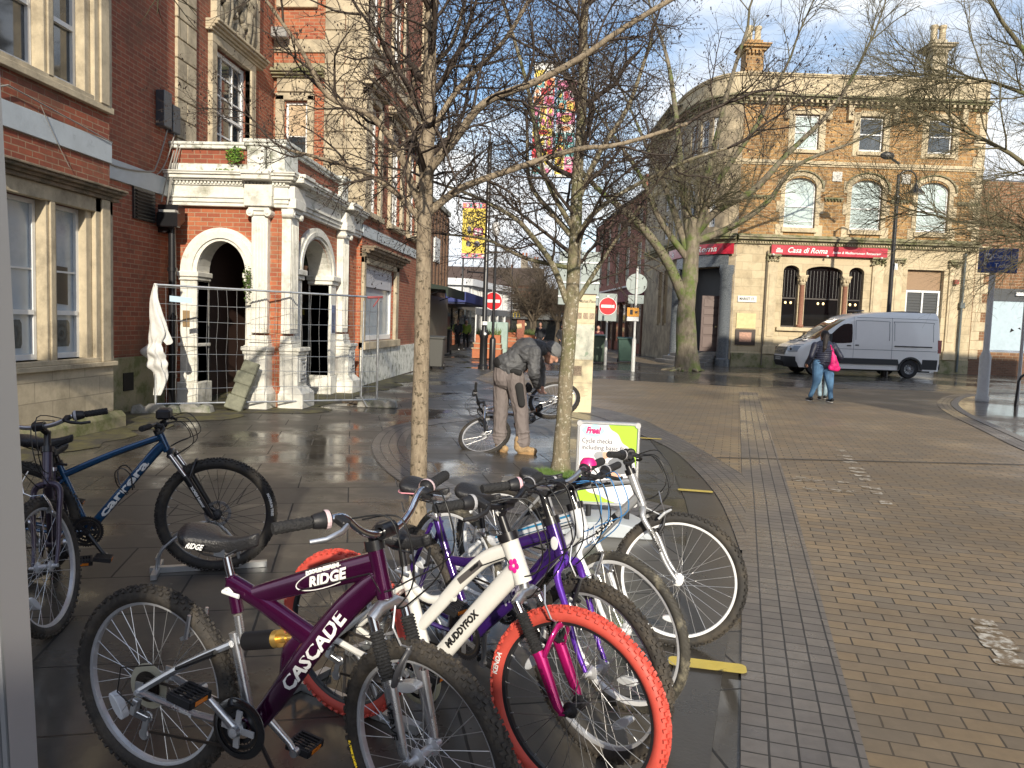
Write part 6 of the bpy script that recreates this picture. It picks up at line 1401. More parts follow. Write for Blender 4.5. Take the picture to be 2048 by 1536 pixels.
# ---- woman in navy quilted jacket ----
def walker(x,y,face,h,label,jacket,trous,shoec,hairc,stride=.28,arms=.1,hair_long=False,wide=1.0,cat='person',grp=None,detail=.012,hat=None,bag=None,vest=None,stance=.09):
    k=h/1.7; t=thing('person',label,cat,(x,y,0),0,grp); F=Vector((math.cos(face),math.sin(face),0)); S=Vector((-F.y,F.x,0))
    def P(f,s,z): return Vector((x,y,0))+F*f*k+S*s*k+Vector((0,0,z*k))
    hips=[P(.0,.09*wide,.90),P(.0,-.09*wide,.90)]; an=[P(-stride*.55,stance,.12),P(stride*.45,-stance,.09)]; kn=[P(-.02,.10*.5+stance*.55,.50),P(stride*.32,-.05-stance*.55,.49)]
    mb=MB(); chain(mb,[P(0,0,.95),P(.0,0,1.15),P(.01,0,1.36),P(.02,0,1.46)],[.11*k,.10*k,.12*k,.05*k]); head(mb,P(.04,0,1.58),.105*k,F,(0,0,1))
    for i in range(2): chain(mb,[hips[i],kn[i],an[i]],[.08*k,.05*k,.035*k])
    sh=[P(.0,.185*wide,1.36),P(.0,-.185*wide,1.36)]; el=[P(-.06+arms*.3,.25*wide,1.10),P(-.02-arms,-.25*wide,1.10)]; wr=[P(.14+arms*.3,.22*wide,.92),P(.10,-.23*wide,.93)]
    for i in range(2):
        chain(mb,[P(0,0,1.34),sh[i],el[i],wr[i]],[.07*k,.055*k,.042*k,.03*k]); hand(mb,wr[i],wr[i]-el[i],S*(1 if i else -1),k,.6,1 if i else -1)
    remesh(mb,'body',skin,t,detail*.85,2)
    mb=MB(); chain(mb,[P(0,.05*wide,.96),P(0,-.05*wide,.96)],[.125*k*wide,.125*k*wide])
    for i in range(2): chain(mb,[hips[i],hips[i].lerp(kn[i],.5),kn[i],kn[i].lerp(an[i],.5),an[i].lerp(kn[i],.02)],[.105*k*wide,.092*k*wide,.070*k*wide,.062*k,.055*k])
    remesh(mb,'trousers',trous,t,detail,4)
    mb=MB(); chain(mb,[P(0,.03,.95),P(0,.03,1.15),P(0,.04,1.32)],[.135*k*wide,.14*k*wide,.13*k*wide]); chain(mb,[P(0,-.03,.95),P(0,-.03,1.15),P(0,-.04,1.32)],[.135*k*wide,.14*k*wide,.13*k*wide]); chain(mb,[P(0,0,1.36),P(.01,0,1.45)],[.10*k,.075*k])
    for i in range(2): chain(mb,[sh[i],el[i],el[i].lerp(wr[i],.9)],[.085*k,.068*k,.052*k])
    if 'quilt' in jacket.name:
        for j in range(9): mb.lathe([(.145*k*wide,-.028),(.172*k*wide,0),(.145*k*wide,.028)],P(0,0,.93+.052*j),ax=(0,0,1),n=24)
    remesh(mb,'jacket',jacket,t,detail,2 if 'quilt' in jacket.name else 4)
    for i in range(2):
        a=an[i]-F*.03; a.z=max(0,a.z-.12*k); lift=.0
        hl=P(-stride*.55-.05,stance,0) if i==0 else P(stride*.45-.06,-stance,0); to=hl+F*.20*k
        mb=MB(); shoe(mb,hl,to,.042*k,.08*k); s_=remesh(mb,'shoe',shoec,t,.009,2); mb=MB(); sole(mb,hl,to,.042*k,.022); mb.build('shoe_sole',white_frame,s_)
    mb=MB(); c=P(.02,0,1.62); mb.ell(c+F*-.022*k,(.10*k,.10*k,.115*k),14,8)
    if hair_long: chain(mb,[c-F*.06*k,P(-.12,.06,1.46),P(-.17,.11,1.30),P(-.16,.13,1.2)],[.085*k,.06*k,.05*k,.02*k])
    remesh(mb,'hat' if hat else 'hair',hat or hairc,t,.009,2)
    return t,P
navy=mat('navy_quilt',(.022,.026,.050),.5,bump=.5,bscale=25); denim=mat('blue_denim',(.09,.20,.36),.85,var=.18,scale=12,bump=.5,bscale=30); hairb=mat('dark_hair',(.018,.012,.010),.5,bump=.8,bscale=40,stretch=(4,4,.6))
black_shoe=mat('black_shoe',(.015,.015,.016),.5)
wt,WP=walker(5.98,18.6,R(108),1.66,'woman in navy quilted jacket and blue jeans with a pink drawstring bag, seen from behind',navy,denim,black_shoe,hairb,stride=-.26,hair_long=True,wide=1.38,stance=.19,arms=.16)
bag=thing('drawstring_bag','bright pink drawstring bag hanging on the back of the woman in navy','bag',WP(-.2,-.12,1.0))
mb=MB(); c=WP(-.215,-.13,.93); chain(mb,[c+Vector((-.05,0,-.08)),c+Vector((.09,0,-.10))],[.075,.075],ax=(Vector((0,1,0)),.6)); chain(mb,[c+Vector((.02,0,-.02)),c+Vector((-.01,0,.16)),c+Vector((-.04,0,.27))],[.11,.065,.02],ax=(Vector((0,1,0)),.6)); remesh(mb,'bag_cloth',mat('hot_pink',(.80,.015,.20),.55,bump=.9,bscale=9),bag,.010,3)
mb=MB(); mb.tube([c+Vector((-.04,0,.25)),WP(-.18,-.05,1.36),WP(-.03,-.10,1.47)],.012,6); mb.tube([c+Vector((.0,0,.2)),WP(-.19,-.10,1.3),WP(-.02,-.14,1.44)],.010,6); mb.build('strap',MATS['hot_pink'],bag)
paleden=mat('pale_denim',(.30,.42,.50),.85,var=.15,scale=10)
walker(6.25,19.35,R(80),1.52,'companion in pale jeans mostly hidden behind the woman in navy',mat('pale_coat',(.4,.36,.33),.8),paleden,black_shoe,hairb,stride=.34,wide=.85)
dk=mat('dark_coat',(.015,.016,.02),.7); dkt=mat('dark_trousers',(.02,.02,.024),.8); hv=mat('hi_vis',(.22,.30,.04),.6)
GRP=''
walker(-6.9,44,R(-88),1.72,'distant pedestrian in black coat with pale trainers walking on the left pavement',dk,mat('brownish_trousers',(.06,.05,.045),.8),mat('white_shoe',(.6,.6,.6),.5),hairb,detail=.022)
walker(-6.35,43.5,R(-95),1.72,'distant pedestrian in grey uniform jacket beside the figure in black',mat('grey_uniform',(.035,.04,.055),.7),dkt,black_shoe,hairb,detail=.022)
walker(-6.05,45,R(-90),1.70,'distant pedestrian with a yellow high visibility vest',hv,dkt,black_shoe,mat('grey_hair',(.3,.3,.3),.7),detail=.022)
walker(-2.6,58,R(-80),1.6,'distant person seated near the restaurant in a red jacket',mat('red_jacket',(.20,.03,.03),.8),dkt,black_shoe,mat('grey_hair',(.3,.3,.3),.7),detail=.025,stride=.1)
walker(-1.5,40,R(-100),1.68,'distant person in black behind the bending man',dk,dkt,black_shoe,hairb,detail=.022)
walker(-.35,38,R(-60),1.62,'distant person in a dark coat near the small planter',mat('dark_coat2',(.02,.02,.022),.8),dkt,black_shoe,hairb,detail=.022)
walker(1.35,36,R(-120),1.62,'person with dark hair standing behind the olive bin',mat('dark_red_top',(.10,.02,.03),.7),dkt,black_shoe,hairb,detail=.022)
# =============== bare trees ===============
def bark(name,c1,c2,moss_=None,sc_=8,patch=None):
    m,nt,b,N,L=newmat(name); t=N.new('ShaderNodeTexCoord'); mp=N.new('ShaderNodeMapping'); mp.inputs['Scale'].default_value=(1,1,.35); L.new(t.outputs['Object'],mp.inputs[0])
    n=N.new('ShaderNodeTexNoise'); n.inputs['Scale'].default_value=sc_*3; n.inputs['Detail'].default_value=9; n.inputs['Roughness'].default_value=.75; L.new(mp.outputs[0],n.inputs[0])
    r=N.new('ShaderNodeValToRGB'); r.color_ramp.elements[0].position=.36; r.color_ramp.elements[1].position=.62; r.color_ramp.elements[0].color=tuple(c1)+(1,); r.color_ramp.elements[1].color=tuple(c2)+(1,); L.new(n.outputs[0],r.inputs[0]); cur=r.outputs[0]
    for cl,scl,th in ([(moss_,1.6,(.48,.62))] if moss_ else [])+([(patch,26,(.56,.60))] if patch else []):
        q=N.new('ShaderNodeTexNoise'); q.inputs['Scale'].default_value=scl; q.inputs['Detail'].default_value=8; q.inputs['Roughness'].default_value=.7; L.new(t.outputs['Object'],q.inputs[0])
        rr=N.new('ShaderNodeValToRGB'); rr.color_ramp.elements[0].position=th[0]; rr.color_ramp.elements[1].position=th[1]; L.new(q.outputs[0],rr.inputs[0])
        x=N.new('ShaderNodeMixRGB'); x.inputs[2].default_value=tuple(cl)+(1,); L.new(rr.outputs[0],x.inputs[0]); L.new(cur,x.inputs[1]); cur=x.outputs[0]
    L.new(cur,b.inputs['Base Color']); b.inputs['Roughness'].default_value=.9
    bp=N.new('ShaderNodeBump'); bp.inputs['Strength'].default_value=1; bp.inputs['Distance'].default_value=.02; L.new(n.outputs[0],bp.inputs['Height']); L.new(bp.outputs[0],b.inputs['Normal']); return m
def grow(mb,rg,p,d,l,r,lv,maxlv,P,buds=None):
    """one branch: curved tapered tube, then children"""
    n=max(3,int(l/P['seg'][min(lv,len(P['seg'])-1)])); pts=[p.copy()]; dirs=[d.copy()]; q=p.copy(); dd=d.copy()
    for i in range(n):
        dd=(dd+Vector((rg.gauss(0,1),rg.gauss(0,1),rg.gauss(0,1)))*P['wob']+Vector((0,0,P['up'][min(lv,len(P['up'])-1)]))).normalized(); q=q+dd*l/n; pts.append(q.copy()); dirs.append(dd.copy())
    rs=[r*(1-.62*i/n) for i in range(n+1)]
    if lv>=maxlv: rs[-1]=max(.0012,rs[-1]*.6)
    mb.tube(pts,rs,6 if r>.03 else (4 if r>.008 else 3),cap=False)
    if lv>=maxlv:
        if buds is not None and rg.random()<P.get('bud',.5):
            for _ in range(rg.choice((1,1,2,3))):
                c=pts[rg.randint(max(1,n-1),n)]+Vector((rg.uniform(-1,1),rg.uniform(-1,1),rg.uniform(-1.6,.2)))*P['budr']*1.6; s_=P['budr']*rg.uniform(.6,1.2)
                buds.add([c+Vector(v)*s_ for v in ((1,0,0),(-.5,.8,0),(-.5,-.8,0),(0,0,1.2),(0,0,-1.6))],[(0,1,3),(1,2,3),(2,0,3),(1,0,4),(2,1,4),(0,2,4)])
        return
    kids(mb,rg,pts,dirs,rs,l,lv,maxlv,P,buds,P['start'][min(lv,len(P['start'])-1)])
def kids(mb,rg,pts,dirs,rs,l,lv,maxlv,P,buds,start,dens=None):
    n=len(pts)-1; cnt=P['n'][min(lv,len(P['n'])-1)] if dens is None else dens; ph=rg.uniform(0,6.28)
    for k in range(cnt):
        t=start+(1-start)*(k+rg.random()*.9)/cnt; t=min(.999,t); i=int(t*n); f=t*n-i; p=pts[i].lerp(pts[i+1],f); d=dirs[min(i+1,n)]; r=rs[i]+(rs[i+1]-rs[i])*f
        u,v=frame_for(d); ph+=2.4+rg.uniform(-.5,.5); a=R(rg.uniform(*P['ang'])); side=u*math.cos(ph)+v*math.sin(ph); nd=(d*math.cos(a)+side*math.sin(a)).normalized()
        ll=P['len'][min(lv+1,len(P['len'])-1)]*rg.uniform(.6,1.25)*(1.15-.55*t); grow(mb,rg,p,nd,ll,min(r*.75,P['rad'][min(lv+1,len(P['rad'])-1)]*rg.uniform(.7,1.2)),lv+1,maxlv,P,buds)
def tree(name,label,base,trunk,tr,limbs,seed,P,maxlv,trunkmat,twigmat,budmat=None,grp=None,jit=0,flare=1.5,tstart=.45,tn=10):
    rg=rng(seed); t=thing(name,label,'tree',base,0,grp)
    tp=[Vector(p) for p in smoothline(trunk,4)]; n=len(tp); r0,r1=tr; rs=[r0+(r1-r0)*i/(n-1) for i in range(n)]
    z0=tp[0].z; rs=[r*(1+(flare-1)*math.exp(-(p.z-z0)/(r0*2.2))) for r,p in zip(rs,tp)]
    mb=MB(); mb.tube(tp,rs,20,cap=False)
    # irregular trunk surface
    mb.v=[v+Vector((noise.noise(v*4.5),noise.noise(v*4.5+Vector((9,0,0))),0))*r0*.16 for v in mb.v]
    mb.build('trunk',trunkmat,t,smooth=180)
    cm=MB(); bm=MB() if budmat else None; lm=MB()
    dirs=[(tp[min(i+1,n-1)]-tp[max(0,i-1)]).normalized() for i in range(n)]
    kids(cm,rg,tp,dirs,rs,1,0,maxlv,P,bm,tstart,tn)
    for path,ra,rb,cn in limbs:
        lp=[Vector(p) for p in smoothline(path,5)]; m=len(lp); ls=[ra+(rb-ra)*i/(m-1) for i in range(m)]
        lm.tube(lp,ls,9,cap=False); ld=[(lp[min(i+1,m-1)]-lp[max(0,i-1)]).normalized() for i in range(m)]
        kids(cm,rg,lp,ld,ls,1,1,maxlv,P,bm,.12,cn); grow(cm,rg,lp[-1],ld[-1],P['len'][1]*.8,rb,1,maxlv,P,bm)
    if lm.v: lm.build('limb',trunkmat,t,smooth=180)
    cm.build('crown',twigmat,t,smooth=180)
    if bm and bm.v: bm.build('seed_cone',budmat,t)['kind']='stuff'
    return t
bark1=bark('smooth_grey_bark',(.20,.155,.105),(.38,.31,.22),None,9,(.10,.08,.05)); bark2=bark('mottled_bark',(.16,.14,.09),(.30,.25,.17),(.14,.15,.06),9,(.50,.47,.38)); bark3=bark('plane_bark',(.11,.09,.065),(.25,.215,.155),(.11,.15,.035),3,None)
twig1=mat('twig_brown',(.055,.040,.030),.85,var=.3,scale=5); twig2=mat('twig_mossy',(.075,.066,.036),.9,var=.3,scale=4); twig3=mat('twig_olive',(.125,.11,.062),.9,var=.25,scale=1.5); conem=mat('cone_dark',(.03,.02,.016),.9)
def xz(Y,L,dy=0,k=0): return [(x,Y+dy*i,z) for i,(x,z) in enumerate(L)]
P1=dict(seg=(.3,.14,.09,.06,.05),wob=.16,up=(.02,.03,.02,.0,-.01),n=(10,8,7,5,3),ang=(32,68),len=(1,1.25,.62,.34,.19),rad=(.05,.026,.011,.0055,.0035),start=(.4,.15,.2,.2,.2),bud=.5,budr=.0065)
tree('young_tree','straight young tree with smooth pale grey trunk, nearest to the bicycles','-' and (-1.08,5.64,0),[(-1.08,5.64,0),(-1.09,5.64,.63),(-1.09,5.64,1.75),(-1.09,5.64,2.47),(-1.08,5.64,3.18),(-1.08,5.64,3.88),(-1.02,5.66,5.2),(-1.0,5.7,6.6)],(.068,.03),[
 (xz(5.64,[(-1.12,2.33),(-1.03,2.44),(-.85,2.60),(-.55,2.74),(-.02,2.94),(.33,3.01),(.85,3.2)],.10),.034,.014,12),
 (xz(5.64,[(-1.11,2.45),(-1.06,2.65),(-.86,2.88),(-.65,3.11),(-.29,3.24),(.01,3.38),(.27,3.54),(.82,3.85)],-.07),.036,.015,13),
 (xz(5.64,[(-1.12,2.40),(-1.26,2.77),(-1.44,3.0),(-1.71,3.10),(-1.85,3.35),(-2.08,3.67)],-.12),.028,.010,9),
 (xz(5.64,[(-1.12,2.33),(-1.35,2.55),(-1.62,2.70),(-1.96,2.80),(-2.2,2.86)],.06),.024,.009,7),
 (xz(5.64,[(-1.12,2.83),(-1.24,3.18),(-1.19,3.46),(-.98,3.67),(-.84,4.3)],.1),.026,.012,8),
 (xz(5.64,[(-1.08,2.9),(-.9,3.3),(-.55,3.75),(-.3,4.3)],.15),.026,.012,9)],5,P1,4,bark1,twig1,conem,flare=1.25,tstart=.42,tn=17)
P2=dict(P1); P2.update(len=(1,1.35,.7,.4,.24),rad=(.05,.026,.011,.0058,.0036),budr=.0085,seg=(.3,.18,.11,.08,.07))
tree('young_tree','leaning young tree with mottled mossy trunk beside the poster board',(-.04,8.28,0),[(-.04,8.28,0),(-.02,8.28,.79),(.01,8.28,1.87),(.02,8.28,2.4),(.02,8.28,3.18),(.04,8.28,3.95),(.02,8.3,4.96),(0.05,8.3,6.4)],(.088,.035),[
 (xz(8.28,[(-.04,1.84),(-.21,2.23),(-.46,2.54),(-.63,2.69),(-1.01,2.87),(-1.33,2.97)],-.08),.036,.014,9),
 (xz(8.28,[(.02,2.5),(-.20,2.75),(-.49,3.12),(-.55,3.7)],.1),.036,.016,9),(xz(8.28,[(.07,1.87),(.29,2.25),(.44,2.5),(.7,2.9)],.07),.028,.012,7),
 (xz(8.28,[(.03,2.29),(.12,2.66),(.42,2.93),(1.03,3.25),(1.5,3.4)],-.1),.034,.013,9),(xz(8.28,[(.03,2.92),(.24,3.44),(.53,3.96),(.75,4.7)],.12),.036,.018,9),
 (xz(8.28,[(.02,2.2),(-.5,2.3),(-.95,2.5),(-1.4,2.55)],.09),.026,.010,7),(xz(8.28,[(.0,2.6),(-.35,3.2),(-.5,3.9),(-.8,4.8)],-.15),.030,.014,8)],11,P2,4,bark2,twig1,conem,flare=1.35,tstart=.36,tn=20)
P3=dict(seg=(1,.55,.4,.3,.25),wob=.13,up=(.04,.035,.02,.0,-.02),n=(8,9,7,6,4),ang=(24,56),len=(3,3.2,1.9,1.15,.7),rad=(.2,.055,.024,.011,.0068),start=(.4,.2,.15,.15,.15),bud=0,budr=.02)
tree('plane_tree','large mature tree with mossy limbs spreading in front of the corner doorway',(4.57,29.9,0),[(4.57,29.9,0),(4.41,29.9,1.95),(4.45,29.9,3.46),(4.5,29.9,4.97),(4.52,29.9,5.8)],(.37,.24),[
 (xz(29.9,[(4.35,2.6),(3.61,4.0),(2.71,5.11),(1.83,5.84),(.76,6.6),(-.3,7.6)],-.35),.22,.06,11),(xz(29.9,[(4.42,4.9),(4.0,7.38),(3.81,9.22),(3.41,11.58),(3.0,13)],.3),.17,.05,12),
 (xz(29.9,[(4.5,5.2),(4.75,6.6),(5.1,8.6),(5.4,10.4),(5.9,12.4)],-.25),.17,.05,12),(xz(29.9,[(4.6,5.2),(5.28,6.02),(6.53,6.79),(7.56,8.0),(8.91,9.48),(9.6,10.8)],-.3),.17,.05,12),
 (xz(29.9,[(4.6,4.9),(6.05,5.57),(7.28,6.53),(8.3,7.9),(10.3,8.8)],.15),.15,.045,11),(xz(29.9,[(4.3,4.6),(3.6,6.6),(2.8,8.4),(2.0,10.2)],.45),.15,.04,11),(xz(29.9,[(4.45,4.6),(5.1,6.8),(6.4,9.0),(7.3,11.2)],-.55),.14,.04,11),(xz(29.9,[(4.4,4.2),(3.2,5.6),(2.3,7.2),(.9,8.9)],-.5),.14,.04,11)],21,P3,4,bark3,twig3,None,flare=1.45,tstart=.9,tn=4)
mb=MB(); rg=rng(7)
for i in range(26): a=rg.uniform(0,6.28); r_=rg.uniform(.3,1.15); mb.tube([(4.57+.3*math.cos(a),29.9+.3*math.sin(a),.10),(4.57+r_*math.cos(a),29.9+r_*math.sin(a),.02)],[.09,.03],6)
o=mb.build('root_flare',bark3,None,smooth=60); tag(o,'knobbly roots spreading from the foot of the large mossy tree','tree roots')
P4=dict(P3); P4.update(len=(2,2.3,1.35,.8,.5),rad=(.1,.030,.014,.007,.0045),seg=(.6,.35,.25,.2,.16),ang=(22,52),up=(.02,.02,.01,.02,.02),n=(10,17,10,7,5))
tree('right_tree','bare tree on the right whose fine green twigs reach in over the pavement',(9.6,13.2,0),[(9.6,13.2,0),(9.55,13.2,1.5),(9.5,13.2,3.0),(9.4,13.2,4.2),(9.3,13.2,6.5)],(.19,.10),[
 (xz(13.2,[(9.5,2.6),(8.8,3.4),(7.9,3.9),(7.0,4.3)],-.15),.09,.035,12),(xz(13.2,[(9.5,2.9),(8.9,4.2),(8.0,5.4),(7.2,6.6)],.2),.09,.035,12),(xz(13.2,[(9.4,3.2),(9.0,5),(8.6,6.4),(8.2,8)],-.3),.09,.035,12),
 (xz(13.2,[(9.5,2.4),(8.7,2.8),(8.0,3.0),(7.4,3.0)],-.4),.07,.025,10),(xz(13.2,[(9.5,2.5),(8.9,3.1),(8.1,3.5),(7.3,3.7)],.5),.07,.025,10),(xz(13.2,[(9.5,3.2),(8.9,4.6),(7.8,5.2),(6.8,5.5)],-.1),.08,.03,11)],31,P4,4,bark3,twig3,None,tstart=.5,tn=8)
P5=dict(P3); P5.update(len=(2,2.4,1.5,1.0,.6),rad=(.1,.06,.03,.018,.012),up=(.03,.03,.02,-.02,-.04),n=(8,9,7,5,4))
for (x,y,h,sd,lb) in ((-2.2,47,5.2,41,'small rounded bare tree in the street planters near the restaurant'),(-.9,55,5.6,42,'bare tree further down the street behind the leaning trunk'),(-3.2,64,5.4,43,'faint bare tree at the end of the street beside the white building')):
    tree('street_tree',lb,(x,y,0),[(x,y,0),(x+.05,y,1.2),(x,y,2.2)],(.17,.13),[([(x,y,1.7),(x+math.cos(a)*.7,y+math.sin(a)*.7,2.6),(x+math.cos(a)*1.5,y+math.sin(a)*1.5,h*.72)],.09,.04,8) for a in (0.3,1.5,2.7,3.9,5.1)],sd,P5,4,bark(lb[:12]+'bark',(.08,.06,.045),(.16,.13,.09)),mat('twig_far',(.10,.078,.055),.9),None,tstart=.8,tn=4)
# tree behind the viewpoint: one mossy limb crosses the top left corner, its crown dapples the light
P6=dict(P3); P6.update(len=(2,1.8,1.1,.6,.4),rad=(.1,.04,.02,.010,.006),n=(6,7,6,4,3))
tree('overhead_tree','mossy branch of an overhanging tree crossing the top left corner',(-6.0,-3.0,0),[(-6.0,-3.0,0),(-5.9,-2.9,2),(-5.8,-2.7,4.2),(-5.7,-2.6,6.5)],(.26,.14),[([(-5.85,-2.8,3.0),(-5.0,-.6,3.5),(-4.2,2.0,4.05),(-3.55,4.2,4.22),(-3.0,5.2,4.45)],.12,.035,5),([(-5.8,-2.7,3.9),(-4.2,-2.2,5.2),(-2.6,-1.9,6.2)],.11,.04,9),([(-5.8,-2.7,4.2),(-7,-3.2,6),(-8,-3.4,7.6)],.11,.04,7)],51,P6,4,bark('mossy_limb',(.05,.05,.02),(.12,.12,.05),(.09,.12,.02),6),twig2,None,tstart=.6,tn=6)
# grass round the leaning trunk and a bare stone edge
mb=MB(); rg=rng(77)
for i in range(1500):
    a=rg.uniform(0,6.28); r_=.24*math.sqrt(rg.random()); x=-.13+r_*math.cos(a)*1.05; y=8.1+r_*math.sin(a); h=rg.uniform(.02,.07); dx,dy=rg.uniform(-.03,.03),rg.uniform(-.03,.03)
    mb.add([(x-.004,y,0.0),(x+.004,y,0.0),(x+dx,y+dy,h)],[(0,1,2)])
o=mb.build('grass_tuft',mat('grass_green',(.09,.16,.03),.7,var=.3,scale=20),None); o['kind']='stuff'; o['label']='tuft of bright grass round the foot of the leaning tree'
mb=MB(); mb.box(-.62,-.05,7.55,7.80,.006,.03); o=mb.build('tree_pit_edging',concrete_grey,None,bevel=.005); tag(o,'pale stone edging slab beside the grass tuft','edging stone')
# =============== bicycles ===============
tyre_black=mat('tyre_black',(.028,.026,.024),.85,var=.3,scale=9,bump=.3,bscale=60,dark=(.075,.062,.045),dscale=7,dth=(.45,.7))
tyre_mud=mat('tyre_muddy',(.034,.030,.026),.9,var=.4,scale=12,bump=.5,bscale=60,dark=(.085,.070,.052),dscale=8,dth=(.45,.65))
tyre_red=mat('tyre_red',(.60,.085,.06),.6,var=.12,scale=10,dark=(.30,.06,.04),dscale=6,dth=(.6,.8))
alloy=mat('brushed_alloy',(.60,.61,.63),.30,metal=.9,var=.06,scale=10); chrome=mat('chrome',(.75,.76,.78),.12,metal=1); rim_grey=mat('rim_dull_alloy',(.58,.59,.61),.38,metal=.45,var=.12,scale=9); rim_black=mat('rim_black',(.02,.02,.022),.35,coat=.3); rim_white=mat('rim_silver_white',(.78,.79,.80),.4,metal=.05)
steel=mat('spoke_steel',(.62,.62,.62),.3,metal=.8); blacksteel=mat('spoke_black',(.03,.03,.03),.4); rubber=mat('grip_rubber',(.022,.022,.023),.8,bump=.9,bscale=120); chain_m=mat('chain_dirty',(.06,.05,.042),.5,metal=.6); cableb=mat('cable_black',(.012,.012,.012),.4)
refl=mat('spoke_reflector',(.62,.64,.66),.25,coat=.8); amber=mat('amber_reflector',(.75,.22,.02),.25,coat=.6); vinyl=mat('saddle_vinyl',(.020,.020,.022),.42,bump=.4,bscale=150,coat=.15)
def I(p): return Vector(p)
def rsl(v,k):
    if not isinstance(v,(list,tuple)): return [v]*k
    out=[]
    for i in range(k): t=i/(k-1)*(len(v)-1); j=min(int(t),len(v)-2); out.append(v[j]+(v[j+1]-v[j])*(t-j))
    return out
def otube(mb,pts,rv,ry,n=14,m=0,X=None):
    """tube in the bike plane (points (x,z)), rv in plane, ry sideways"""
    k=len(pts); vs=[];fs=[]; RV=rsl(rv,k); RY=rsl(ry,k)
    for i,p in enumerate(pts):
        a=pts[max(0,i-1)]; b=pts[min(k-1,i+1)]; d=Vector((b[0]-a[0],b[1]-a[1])).normalized(); nn=(-d.y,d.x)
        for j in range(n):
            t=2*PI*j/n; c=math.cos(t); s_=math.sin(t); sg=lambda q:(abs(q)**.85)*(1 if q>=0 else -1)
            vs.append((p[0]+nn[0]*RV[i]*sg(c),RY[i]*sg(s_),p[1]+nn[1]*RV[i]*sg(c)))
    for i in range(k-1):
        for j in range(n): a=i*n+j;b=i*n+(j+1)%n; fs.append((a,b,b+n,a+n))
    fs.append(tuple(range(n-1,-1,-1))); fs.append(tuple((k-1)*n+j for j in range(n))); return mb.add(vs,fs,m)
def wheel(par,c,Rr,tr,M,tyre,rim,spk,o,name,tread='knob',reflector=(3.9,),disc=False,nipple=False,word=None,axle=.05,rimd=.018,seed=0):
    """c = centre in bike frame; M = extra transform (steering)"""
    c=Vector(c); rc=Rr-tr; T=Matrix.Translation(c); MM=(M or Matrix.Identity(4))@T
    mb=MB(MM); n=80; vs=[];fs=[]; prof=[]
    for j in range(12):
        a=R(-150+300*j/11); prof.append((rc+tr*.96*math.cos(a),tr*.92*math.sin(a)))
    for i in range(n):
        t=2*PI*i/n
        for r_,y in prof: vs.append((r_*math.cos(t),y,r_*math.sin(t)))
    k=len(prof)
    for i in range(n):
        for j in range(k-1): a=i*k+j; b=((i+1)%n)*k+j; fs.append((a,b,b+1,a+1))
    mb.add(vs,fs)
    rg=rng(seed)
    def knob(t,yo,l,w_,h,ang=0,ph=0):
        # block sitting on tyre at profile angle ph
        er=Vector((math.cos(t),0,math.sin(t))); et=Vector((-math.sin(t),0,math.cos(t))); ey=Vector((0,1,0))
        up=(er*math.cos(ph)+ey*math.sin(ph)).normalized(); sd=(ey*math.cos(ph)-er*math.sin(ph)).normalized()
        e2=(et*math.cos(ang)+sd*math.sin(ang)); s2=up.cross(e2)
        ctr=er*rc+up*(tr*.93+h*.3); rot=Matrix((s2,e2,up)).transposed(); mb.obox(ctr,(w_,l,h),rot)
    if tread=='knob':
        nk=62
        for i in range(nk):
            t=2*PI*i/nk
            knob(t,0,.013,.012,.009,.3 if i%2 else -.3,.16 if i%2 else -.16); knob(t+PI/nk,0,.012,.010,.008,0,.42); knob(t+PI/nk,0,.012,.010,.008,0,-.42)
            knob(t,0,.011,.011,.010,.1,.82); knob(t,0,.011,.011,.010,-.1,-.82)
    elif tread=='slick':
        for i in range(90):
            t=2*PI*i/90
            for s_ in (1,-1): knob(t+(0 if s_>0 else PI/90),0,.017,.004,.003,s_*.7,s_*.32); knob(t,0,.012,.004,.003,s_*.5,s_*.72)
    w_=mb.build(name,tyre,par,smooth=38)
    rr=rc-tr*.55
    mb=MB(MM); mb.lathe([(rr,-.013),(rr-.004,-.0135),(rr-rimd,-.009),(rr-rimd-.002,0),(rr-rimd,.009),(rr-.004,.0135),(rr,.013),(rr+.006,.013),(rr+.006,-.013),(rr,-.013)],ax=(0,1,0),n=80); mb.build('rim',rim,w_,smooth=50)
    mb=MB(MM); ns=o.get('ns',32); ri=rr-rimd+.002; hr=.022
    for i in range(ns):
        t=2*PI*i/ns; sd=1 if i%2 else -1; tw=(1 if (i//2)%2 else -1)*R(72); h=t+tw
        mb.tube([(hr*math.cos(h),sd*.030,hr*math.sin(h)),(ri*math.cos(t),sd*.003,ri*math.sin(t))],.00125,4,cap=False)
    mb.build('spokes',spk,w_)
    mb=MB(MM); mb.lathe([(.004,-axle-.012),(.009,-axle-.012),(.009,-axle),(.013,-.040),(.027,-.034),(.027,-.029),(.014,-.022),(.013,.022),(.027,.029),(.027,.034),(.013,.040),(.009,axle),(.009,axle+.012),(.004,axle+.012)],ax=(0,1,0),n=18)
    mb.lathe([(0,-axle-.018),(.008,-axle-.018),(.008,-axle-.008)],ax=(0,1,0),n=6); mb.build('hub',rim if rim!=rim_black else black_plas,w_,smooth=40)
    if nipple:
        mb=MB(MM)
        for i in range(ns): t=2*PI*i/ns; mb.tube([((ri)*math.cos(t),0,ri*math.sin(t)),((ri-.014)*math.cos(t),0,(ri-.014)*math.sin(t))],.0022,5)
        mb.build('nipples',steel,w_)['kind']='stuff'
